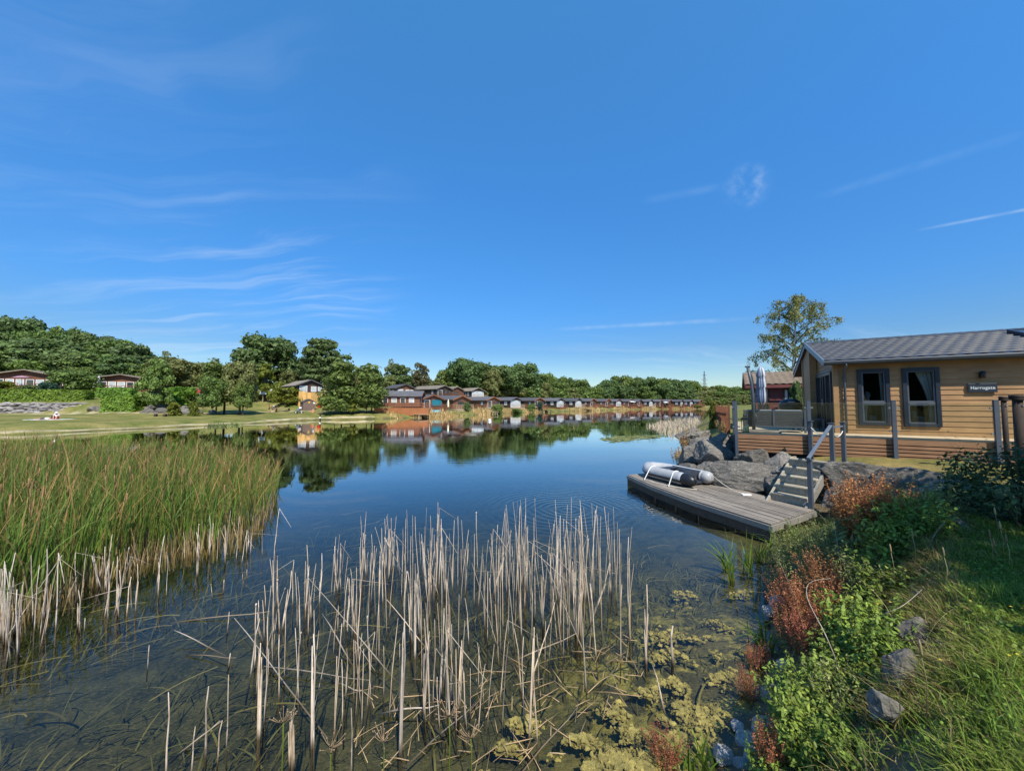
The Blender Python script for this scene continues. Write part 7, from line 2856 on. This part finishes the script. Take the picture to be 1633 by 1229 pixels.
def build_far_reeds():
    rng = np.random.default_rng(61)
    B, H_, Wd, = [], [], []
    for px in np.arange(628, 1150, .16):
        s = shore_at(px)
        if s is None:
            continue
        k = .5 + .5 * math.sin(px * .11 + 2 * math.sin(px * .031)) + .25 * math.sin(px * .43)
        if 600 < px < 660:
            k *= .5
        if k < .32:
            continue
        off = rng.uniform(-1.0, 1.9)
        x, y = s.x - .79 * off, s.y + .61 * off
        hgt = rng.uniform(.5, 1.35) * (.6 + .5 * k) * (1.35 if 755 < px < 782 or 640 < px < 660 else 1.0)
        B.append((x, y, -.1 + max(0, off * .5)))
        H_.append(hgt)
        Wd.append(rng.uniform(.10, .22))
    B, H_, Wd = np.array(B), np.array(H_), np.array(Wd)
    B = np.concatenate([B, B + rng.normal(scale=(.5, .5, .05), size=B.shape)])
    H_, Wd = np.concatenate([H_, H_ * rng.uniform(.7, 1.1, len(H_))]), np.concatenate([Wd, Wd])
    V, F, T = blades(B, H_, Wd, rng.normal(scale=.2, size=(len(B), 2)), 2, 1.6, .1, rng, .3)
    stuff('bank_reeds', V, F, MT['buff'], 'buff dry reeds along the far waterline', 'reeds')
    # pale reeds off the right bank
    poly = ground_poly([(1030, 680), (1060, 672), (1112, 668), (1122, 676), (1108, 692), (1092, 704), (1070, 694)])
    P = scatter(poly, 1500, rng)
    V, F, T = blades(np.stack([P[:, 0], P[:, 1], np.full(len(P), -.1)], -1), rng.uniform(.3, .95, len(P)), rng.uniform(.02, .045, len(P)), rng.normal(scale=.25, size=(len(P), 2)), 2, 1.5, .2, rng, .5)
    stuff('pale_reeds', V, F, leaf_mat('pale reeds', (0.42, 0.33, 0.22), (0.55, 0.46, 0.33), .15), 'pale dry reeds standing off the right bank', 'reeds')
    # bank growth on the grassy far left shore
    poly = ground_poly([(322, 681), (340, 677.5), (380, 675.5), (384, 678), (350, 680.5)])
    P = scatter(poly, 260, rng)
    V, F, T = blades(np.stack([P[:, 0], P[:, 1], np.full(len(P), -.1)], -1), rng.uniform(.25, .75, len(P)), rng.uniform(.05, .12, len(P)), rng.normal(scale=.6, size=(len(P), 2)), 2, 1.5, .1, rng, .4)
    stuff('shore_sedge', V, F, MT['L_weedd'], 'low green sedge at the edge of the beach lawn', 'sedge')


def leafy_plant(name, seed, nst, h, spread, leaf, nleaf, mat, seedmat=None, nseed=0, leaflen=2.4, seedlen=.45, droop=.25, seedsize=.012):
    """upright weed: thin stalks that carry leaves low and (if wanted) packed seed heads above"""
    rng = np.random.default_rng(seed)
    S, LV, LN, SV, LS = [], [], [], [], []
    for i in range(nst):
        a, q = rng.uniform(0, 6.28), math.sqrt(rng.uniform(0, 1))
        b = np.array([spread * q * math.cos(a), spread * q * math.sin(a), -.06])
        hh = h * rng.uniform(.6, 1.08)
        ln = np.array([math.cos(a), math.sin(a)]) * q * rng.uniform(.05, .4) + rng.normal(scale=.07, size=2)
        S.append((b, hh, ln))
        def pt(t):
            return b + np.array([ln[0] * hh * t ** 1.6, ln[1] * hh * t ** 1.6, hh * t])
        for k in range(nleaf):
            t = rng.uniform(.12, 1.0 if not nseed else .55)
            p = pt(t)
            th = rng.uniform(0, 6.28)
            s = leaf * rng.uniform(.35, 1.6) * (1.15 - .5 * t)
            LV.append(p + np.array([math.cos(th), math.sin(th), rng.uniform(-.2, .4)]) * s * .55)
            LN.append(np.array([math.cos(th) * .5, math.sin(th) * .5, rng.uniform(.3, 1.0)]))
            LS.append(s)
        for k in range(nseed):
            t = 1 - seedlen * rng.uniform(0, 1)
            p = pt(t)
            br = rng.uniform(0, 1) < .45
            sd = rng.normal(size=3)
            SV.append(p + sd * (.035 if br else .012) * np.array([1, 1, 1.6]) * (1.1 - t * .4))
    bs = np.array([s[0] for s in S])
    V, F, T = blades(bs, np.array([s[1] for s in S]), np.full(nst, .006), np.array([s[2] for s in S]), 5, 1.6, .4, rng, .5)
    V2, F2, _ = blades(bs, np.array([s[1] for s in S]), np.full(nst, .006), np.array([s[2] for s in S]), 5, 1.6, .4, rng, .5)
    st = np_mesh(name + '_stalks', np.concatenate([V, V2]), np.concatenate([F, F2 + len(V)]))
    st.materials.append(MT['stem'] if not nseed else seedmat)
    LV, LN = np.array(LV), np.array(LN)
    V, F = leaves(LV, LN, np.array(LS), leaflen, rng)
    lf = np_mesh(name + '_leaves', V, F)
    lf.materials.append(mat)
    sm = None
    if nseed:
        SV = np.array(SV)
        V, F = quads(SV, rng.normal(size=(len(SV), 3)), seedsize * rng.uniform(.6, 1.5, len(SV)), rng)
        sm = np_mesh(name + '_seed', V, F)
        sm.materials.append(seedmat)
    return st, lf, sm


def spline(p, k=5):
    out = []
    for i in range(len(p) - 1):
        a, b, c, d = p[max(i - 1, 0)], p[i], p[i + 1], p[min(i + 2, len(p) - 1)]
        for t in np.arange(k) / k:
            out.append(.5 * ((2 * b) + (c - a) * t + (2 * a - 5 * b + 4 * c - d) * t * t + (3 * b - a - 3 * c + d) * t ** 3))
    return out + [p[-1]]


def plant_at(proto, name, label, cat, px, py, z=None, s=1.0, rz=0.0, group=None, parts=('stalks', 'leaves', 'seed_heads'), pos=None):
    if pos is None:
        # first terrain point met along the ray
        p = None
        d = ray(px, py)
        for t in np.arange(1.2, 30, .02):
            q = Vector((0, 0, H)) + d * t
            if q.z <= hz(q.x, q.y):
                p = q
                break
        pos = p if p is not None else at(px, py, 0)
    e = thing(name, label, cat, pos, rz, group)
    for me, nm in zip(proto, parts):
        if me is not None:
            o = link(nm, me, None, e)
            o.scale = (s, s, s)
    return e


def build_bank_plants():
    dockA = leafy_plant('red_dock', 71, 46, 1.0, .22, .12, 5, MT['L_weedd'], MT['seed'], 170, 2.6, .62, .2, .017)
    dockB = leafy_plant('red_sorrel', 72, 46, .85, .22, .06, 4, MT['L_weedd'], MT['seedr'], 120, 3.0, .62, .2, .014)
    weedA = leafy_plant('leafy_weed', 73, 46, .5, .2, .062, 30, MT['L_weed'], None, 0, 2.6)
    weedB = leafy_plant('leafy_weed', 74, 40, .42, .22, .05, 34, MT['L_weed'], None, 0, 2.0)
    weedC = leafy_plant('grey_weed', 75, 46, .62, .26, .045, 26, MT['L_weedd'], None, 0, 3.2)
    low = leafy_plant('low_weed', 76, 34, .2, .22, .05, 16, MT['L_weed'], None, 0, 1.8)
    rng = np.random.default_rng(81)
    D_ = [(dockA, 1392, 872, 1.0, 'tall rust red dock in seed below the lawn boulders', 'dock plant'), (dockA, 1368, 862, .92, 'rust red dock in seed, left part of the upper clump', 'dock plant'), (dockA, 1412, 866, .8, 'rust red dock with brown lower leaves, right part of the upper clump', 'dock plant'),
          (dockB, 1300, 1010, .8, 'crimson sorrel in seed beside the bent dead stalk', 'sorrel plant'), (dockB, 1262, 990, .7, 'crimson sorrel leaning over the pale stones', 'sorrel plant'), (dockB, 1326, 965, .75, 'orange red sorrel behind the crimson ones', 'sorrel plant'), (dockB, 1290, 1052, .62, 'dark red sorrel low on the bank above the leafy weeds', 'sorrel plant'), (dockB, 1268, 1035, .6, 'red sorrel at the waterline left of the leafy weeds', 'sorrel plant'),
          (dockB, 1208, 1068, .36, 'thin pink sorrel stems lying over the algae', 'sorrel plant'), (dockB, 1195, 1115, .34, 'small red sorrel at the water edge near the stones', 'sorrel plant'), (dockB, 1062, 1229, .4, 'thin red stem at the bottom picture edge in the algae', 'sorrel plant'), (dockB, 1232, 1228, .4, 'rusty seed stalk at the bottom edge among leafy weeds', 'sorrel plant')]
    for i, (pr, px, py, s, lab, cat) in enumerate(D_):
        plant_at(pr, 'dock_plant' if pr is dockA else 'sorrel_plant', lab, cat, px, py, s=s, rz=i * 1.3)
    Wd = [(weedC, 1310, 905, 1.0), (weedC, 1340, 880, 1.0), (weedC, 1290, 870, .9), (weedA, 1440, 870, 1.15), (weedA, 1470, 862, 1.1), (weedA, 1420, 900, 1.1), (weedA, 1455, 845, 1.1), (weedC, 1482, 838, 1.1), (weedB, 1395, 925, 1.0), (weedC, 1350, 930, 1.0), (weedB, 1420, 950, .9), (weedC, 1385, 960, .9),
          (weedA, 1360, 1030, .95), (weedA, 1385, 1050, .95), (weedB, 1340, 1065, .9), (weedA, 1400, 1015, .9), (weedB, 1365, 1080, .85), (weedA, 1410, 1065, .8), (weedA, 1262, 1140, .8), (weedA, 1300, 1130, .85), (weedB, 1325, 1110, .8), (weedA, 1285, 1180, .8), (weedB, 1318, 1165, .8), (weedC, 1345, 1140, .7), (weedB, 1245, 1195, .6), (weedA, 1290, 1215, .7), (weedB, 1350, 1210, .6), (weedA, 1330, 990, .7), (weedC, 1275, 930, .9), (weedC, 1250, 900, .8), (weedC, 1262, 880, .8), (weedB, 1380, 1120, .6), (weedB, 1220, 1229, .5), (weedC, 1290, 960, .8), (weedC, 1330, 915, .9)]
    labs = {id(weedA): ('bright green leafy weed on the stony bank', 'bright leafy weeds of the bank'), id(weedB): ('low green weed with short broad leaves on the stony bank', 'low leafy weeds of the bank'), id(weedC): ('grey green wiry weed with narrow leaves on the bank', 'wiry weeds of the bank')}
    for i, (pr, px, py, s) in enumerate(Wd):
        lab, grp = labs[id(pr)]
        plant_at(pr, 'leafy_weed' if pr is not weedC else 'wiry_weed', lab, 'weed', px + rng.normal(0, 3), py, s=s * 1.0, rz=rng.uniform(0, 6.28), group=grp)
    # iris fans in the shallows
    irises = [(1168, 925, .85, 'iris with long arching yellow green leaves in the water before the dock corner'), (1192, 915, .8, 'upright iris beside the dock end'), (1215, 895, .75, 'iris leaves at the dock end corner'), (1235, 880, .65, 'iris leaves close under the dock end board'), (1215, 1025, .6, 'iris fan leaning over the algae near the pale stones'), (1225, 1045, .42, 'smaller iris fan below the leaning one'), (1105, 1229, .42, 'iris leaves at the bottom picture edge in the algae'), (1125, 1222, .36, 'short iris at the bottom edge near the stones'), (1160, 905, .65, 'thin iris leaves furthest from the bank'), (1265, 868, .6, 'iris leaves between dock end and wiry weeds')]
    for i, (px, py, h, lab) in enumerate(irises):
        p = at(px, py, 0)
        n = 16
        b = np.stack([rng.normal(scale=.05, size=n), rng.normal(scale=.05, size=n), np.full(n, -.08)], -1)
        ln = rng.normal(scale=.4, size=(n, 2)) + np.array([-.3 if i in (0, 4, 8) else -.05, 0])
        V, F, T = blades(b, h * rng.uniform(.6, 1.15, n), rng.uniform(.014, .024, n), ln, 6, 2.0, .05, rng, .55)
        me = np_mesh('iris_leaves', V, F, False, dict(tt=T))
        me.materials.append(MT['iris'])
        e = thing('iris_plant', lab, 'iris', (p.x, p.y, max(0, hz(p.x, p.y))), 0)
        link('leaves', me, None, e)
    # dead arched stalks
    for (pl, r, lab) in (([(1342, 1075, .75), (1318, 1015, 1.0), (1290, 960, 1.12), (1287, 935, 1.15), (1300, 925, 1.2), (1325, 922, 1.22)], .0045, 'pale dead stalk bent into a hook over the red sorrel'),
                         ([(1270, 1085, .1), (1285, 1020, .5), (1262, 940, .62), (1240, 890, .7)], .0035, 'thin dead stalk leaning left from the red sorrel'),
                         ([(1345, 900, .9), (1336, 870, 1.1), (1330, 830, 1.3)], .0035, 'thin dead stalk among the wiry weeds near the dock'),
                         ([(1480, 872, 1.3), (1492, 850, 1.45), (1506, 832, 1.6)], .009, 'pale curved twig at the left of the dark shrub'),
                         ([(1410, 978, 1.1), (1440, 965, 1.2), (1470, 940, 1.25)], .003, 'dead twig lying from the leafy weeds to the dry grass'),
                         ([(1200, 1070, .02), (1160, 1130, .02), (1110, 1075, .03)], .0025, 'thin dead stem curved over the algae')):
        e = thing('dead_stalk', lab, 'dead stalk', (0, 0, 0))
        m = MB()
        P_ = spline([at(*q) for q in pl])
        m.tube(P_, [r * (1 - .6 * i / len(P_)) for i in range(len(P_))], 6)
        m.build('stalk', MT['deadreed'], e)
    # dry umbels at the bottom edge
    for i, (px, py, ty, lab) in enumerate(((448, 1235, 1140, 'dry brown umbel at the bottom edge left of centre'), (525, 1235, 1180, 'second dry umbel, right of the first at the bottom edge'), (610, 1235, 1170, 'dry umbel cluster below the thick reed bundle'), (715, 1235, 1130, 'tall dry umbel below the dense dry reeds'), (750, 1235, 1165, 'dry umbel next to the tall one'))):
        p = at(px, py, .0)
        zt = at_y(px, ty, p.y).z
        e = thing('dry_umbel', lab, 'umbel', (p.x, p.y, 0))
        m = MB()
        m.tube([(0, 0, -.4), (.01, 0, zt * .5), (0, .01, zt - .06)], [.006, .005, .004], 6)
        m.build('stalk', MT['L_weed'], e)
        m = MB()
        c = Vector((0, .01, zt - .06))
        for k in range(15):
            a, q = rng.uniform(0, 6.28), rng.uniform(.3, 1)
            tip = c + Vector((math.cos(a) * .12 * q, math.sin(a) * .12 * q, .03 + .06 * rng.uniform()))
            m.tube([c, c.lerp(tip, .5) - Vector((0, 0, .012)), tip], [.0028, .002, .002], 4)
            m.tube([tip - Vector((0, 0, .006)), tip, tip + Vector((0, 0, .006))], [.002, .0065, .002], 5)
        m.build('rays', MT['umbel'], e)
    # dry orange plants beside the deck rocks
    dry = leafy_plant('dry_plant', 91, 40, .75, .3, .03, 26, MT['buff'], MT['buff'], 60, 2.0, .6, .2, .03)
    for i, (px, py, z, s, lab) in enumerate(((1100, 722, .5, 1.2, 'orange buff dry plant at the waterline left of the deck rocks'), (1085, 738, .1, 1.0, 'buff dry plant hanging over the water behind the dinghy'), (1152, 688, 1.3, .9, 'orange dry plant at the foot of the deck corner'), (1108, 708, .7, 1.1, 'pinkish dry plant on the bank before the pale reeds'), (1095, 746, .2, .8, 'small buff plant beside the dinghy bow'))):
        plant_at(dry, 'dry_plant', lab, 'dry plant', px, py, s=s, rz=i, pos=at(px, py, z))
    # the dark shrub at the right edge
    shr = np.random.default_rng(95)
    pos = at(1650, 842, 1.35)
    e = thing('dark_shrub', 'dark glossy shrub with pale upright shoots at the right edge', 'shrub', (pos.x, pos.y, 1.3), 0)
    n = 5200
    C = np.stack([shr.normal(scale=.3, size=26), shr.normal(scale=.3, size=26), shr.uniform(.1, .95, 26)], -1)
    idx = shr.integers(0, 26, n)
    d = shr.normal(size=(n, 3))
    d /= np.linalg.norm(d, axis=1, keepdims=True)
    P = C[idx] + d * shr.uniform(.14, .30, (n, 1))
    P[:, 2] = np.abs(P[:, 2])
    V, F = leaves(P, d + shr.normal(scale=.6, size=(n, 3)) + np.array([0, 0, .5]), shr.uniform(.035, .08, n), 2.0, shr)
    me = np_mesh('foliage', V, F)
    me.materials.append(MT['L_shrub'])
    link('foliage', me, None, e)
    q = leafy_plant('shoots', 96, 30, 1.3, .34, .035, 40, MT['L_oliv'], None, 0, 3.0)
    for me, nm in zip(q[:2], ('shoots', 'shoot_leaves')):
        o = link(nm, me, None, e)
    m = MB()
    for c in C[:16]:
        m.tube([(c[0] * .2, c[1] * .2, -.1), (c[0] * .6, c[1] * .6, c[2] * .5), tuple(c)], [.02, .014, .005], 5)
    m.build('branches', MT['bark'], e)


def blades_fit(p, a, b):
    return p


def build_grass():
    rng = np.random.default_rng(101)
    # lawn and bank top at the right, near the camera
    n = 210000
    rad = np.sqrt(rng.uniform(.9 ** 2, 8.2 ** 2, n)) if False else rng.uniform(.9, 9.0, n)
    ang = np.radians(rng.uniform(8, 72, n))
    x, y = rad * np.sin(ang), rad * np.cos(ang)
    d = sdist(x, y)
    loc = LM.inverted()
    ly = -.515 * 0
    # keep clear of the deck footprint
    rel = np.stack([x - C0.x, y - C0.y], -1)
    lyy = rel @ np.array([.515, .857])
    ok = (d > 1.05 + .25 * wob(x, y, 2.3)) & (lyy < -1.45) & (x > .5)
    x, y, d, rad, lyy = x[ok], y[ok], d[ok], rad[ok], lyy[ok]
    z = height(x, y)
    n = len(x)
    front = sstep(-lyy, 4.2, 2.6)                   # mown lawn before the deck
    E = [tuple(at(*q, 1.3)[:2]) for q in ((1385, 1260), (1398, 1229), (1425, 1125), (1450, 1062), (1490, 965), (1482, 905), (1500, 862), (1520, 832), (1560, 800))]
    de = np.full(n, 9.0)
    sd = np.full(n, 1.0)
    for (ax, ay), (bx, by) in zip(E[:-1], E[1:]):
        ex, ey = bx - ax, by - ay
        tt_ = np.clip(((x - ax) * ex + (y - ay) * ey) / (ex * ex + ey * ey), 0, 1)
        dd_ = np.hypot(x - ax - tt_ * ex, y - ay - tt_ * ey)
        sd = np.where(dd_ < de, np.sign(ex * (y - ay) - ey * (x - ax)), sd)
        de = np.minimum(de, dd_)
    edge = np.where(sd > 0, 1.0, np.exp(-(de / .22) ** 2)) * sstep(de * np.where(sd > 0, 1, 0), .5, .2)
    tuft = np.clip(.5 + .6 * wob(x, y, 2.7, 6.0), 0, 1)
    h = (.035 + .06 * tuft + .085 * edge) * (1 - .72 * front) * rng.uniform(.55, 1.35, n)
    wd = rng.uniform(.0035, .0065, n) * (1 + .14 * rad)
    lean = rng.normal(scale=.5, size=(n, 2)) + np.array([-.35, .12]) * (.4 + .6 * tuft[:, None])
    dryp = np.clip(.02 + .66 * edge + .3 * front + .10 * wob(x, y, .9, 9.0), .02, .85)
    dry = rng.uniform(size=n) < dryp
    base = np.stack([x, y, z - .01], -1)
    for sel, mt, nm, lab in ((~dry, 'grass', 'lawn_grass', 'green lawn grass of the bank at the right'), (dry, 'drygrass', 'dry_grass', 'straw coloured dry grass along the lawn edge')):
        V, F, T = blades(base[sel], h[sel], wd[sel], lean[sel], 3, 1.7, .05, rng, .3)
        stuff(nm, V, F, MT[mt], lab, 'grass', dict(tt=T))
    # rank growth between the stones of the bank
    n = 22000
    npoly = [tuple(p) for p in ((1.0, 2.35), (1.75, 2.85), (2.6, 3.7), (3.35, 4.75), (4.4, 6.5), (5.7, 8.0), (7.4, 9.2), (8.2, 8.7), (8.6, 7.4), (7.0, 6.2), (5.0, 4.6), (3.45, 2.95), (2.0, 1.95), (1.5, 1.5), (1.0, 1.5))]
    poly = [(x_ + (.45 if i_ > 8 else 0), y_ - (.25 if i_ > 8 else 0)) for i_, (x_, y_) in enumerate(npoly)]
    P = scatter(poly, n, rng)
    d = sdist(P[:, 0], P[:, 1])
    keep = (d > .03) & (d < 2.3)
    P, d = P[keep], d[keep]
    z = height(P[:, 0], P[:, 1])
    m = len(P)
    h = rng.uniform(.06, .24, m) * (.7 + .5 * np.clip(wob(P[:, 0], P[:, 1], 2.1), -1, 1))
    h = np.clip(h, .03, .4)
    dr = (rng.uniform(size=m) < .42) & in_poly(P[:, 0], P[:, 1], npoly)
    base = np.stack([P[:, 0], P[:, 1], z - .02], -1)
    ln = rng.normal(scale=.55, size=(m, 2))
    V, F, T = blades(base[dr], h[dr] * 1.2, rng.uniform(.003, .007, dr.sum()), ln[dr], 3, 1.6, .1, rng, .4)
    q = 190
    P3 = scatter(poly, q, rng)
    d3 = sdist(P3[:, 0], P3[:, 1])
    P3 = P3[(d3 > .1) & (d3 < 1.5)]
    q = len(P3)
    b3 = np.stack([P3[:, 0], P3[:, 1], height(P3[:, 0], P3[:, 1])], -1)
    Vb = blades(b3, rng.uniform(.2, .6, q), rng.uniform(.003, .006, q), rng.normal(scale=.9, size=(q, 2)), 6, 1.7, .3, rng, .5)
    V, F, T = merge([(V, F, T), blades_fit(Vb, 6, 3)])
    stuff('bank_straw', V, F, MT['drygrass'], 'tangled dry grass between the stones of the bank', 'grass', dict(tt=T))
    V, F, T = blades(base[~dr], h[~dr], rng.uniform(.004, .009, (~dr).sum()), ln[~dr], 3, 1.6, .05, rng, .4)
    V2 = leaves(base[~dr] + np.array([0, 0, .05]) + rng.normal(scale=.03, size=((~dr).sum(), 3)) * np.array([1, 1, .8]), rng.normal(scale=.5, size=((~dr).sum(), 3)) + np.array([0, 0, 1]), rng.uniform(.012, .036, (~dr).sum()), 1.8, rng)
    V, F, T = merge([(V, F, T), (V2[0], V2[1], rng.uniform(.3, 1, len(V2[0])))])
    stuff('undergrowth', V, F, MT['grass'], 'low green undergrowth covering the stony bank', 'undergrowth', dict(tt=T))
    # pale seed heads and small yellow flowers in the grass
    mb = MB()
    for (px, py, z0, hh) in ((1592, 842, 1.4, .3), (1600, 858, 1.38, .24), (1583, 866, 1.38, .2), (1622, 818, 1.4, .32), (1610, 875, 1.38, .2), (1590, 880, 1.38, .18), (1460, 880, 1.2, .3), (1425, 905, 1.1, .3), (1478, 1120, 1.3, .3), (1510, 905, 1.35, .22)):
        p = at(px, py + 25, z0)
        mb.tube([p, p + Vector((.01, 0, hh * .6)), p + Vector((-.01, 0, hh))], [.0025, .002, .002], 5)
        q = p + Vector((-.01, 0, hh))
        mb.tube([q, q + Vector((0, 0, .02)), q + Vector((-.006, 0, .07)), q + Vector((-.008, 0, .09))], [.002, .007, .006, .001], 6)
    o = mb.build('grass_seed_heads', MT['straw'])
    tag(o, 'pale seed heads of grass standing at the lawn edge', 'seed heads', None, 'stuff')
    mb = MB()
    for (px, py, z0) in ((1420, 960, 1.35), (1400, 963, 1.35), (1360, 953, 1.3), (1612, 967, 1.42), (1610, 1045, 1.42), (1622, 1043, 1.42), (1635, 900, 1.42), (1548, 958, 1.42), (1500, 1052, 1.42)):
        p = at(px, py, z0)
        for k in range(6):
            a = k * 1.047
            mb.face([p, p + Vector((.006 * math.cos(a - .4), .006 * math.sin(a - .4), .003)), p + Vector((.009 * math.cos(a), .009 * math.sin(a), .004)), p + Vector((.006 * math.cos(a + .4), .006 * math.sin(a + .4), .003))])
    o = mb.build('yellow_flowers', MT['yellow'])
    tag(o, 'small yellow flowers dotted in the grass and weeds', 'flowers', None, 'stuff')


def build_shade_trees():
    # the trees beside the photographer that throw the shade on the lawn
    rng = random.Random(6)
    for (x, y, hh, ww, k, lab) in ((7.9, -0.9, 7.5, 5.2, 'dark_broad', 'broad dark tree shading the lawn from beside the photographer'), (9.6, 3.2, 5.2, 3.6, 'mid_broad', 'smaller tree shading the dark shrub at the right')):
        e = thing('broadleaf_tree', lab, 'tree', (x, y, 1.4), rng.uniform(0, 6))
        cm, tm = CROWNS[k]
        c = link('crown', cm, None, e, (0, 0, hh * .22))
        c.scale = (ww, ww, hh * .78)
        t = link('trunk', tm, None, e, (0, 0, hh * .22))
        t.scale = (ww * .8, ww * .8, hh * .78)


build_reed_bed()
build_dead_reeds()
build_water_weeds()
build_far_reeds()
build_bank_plants()
build_grass()
build_shade_trees()
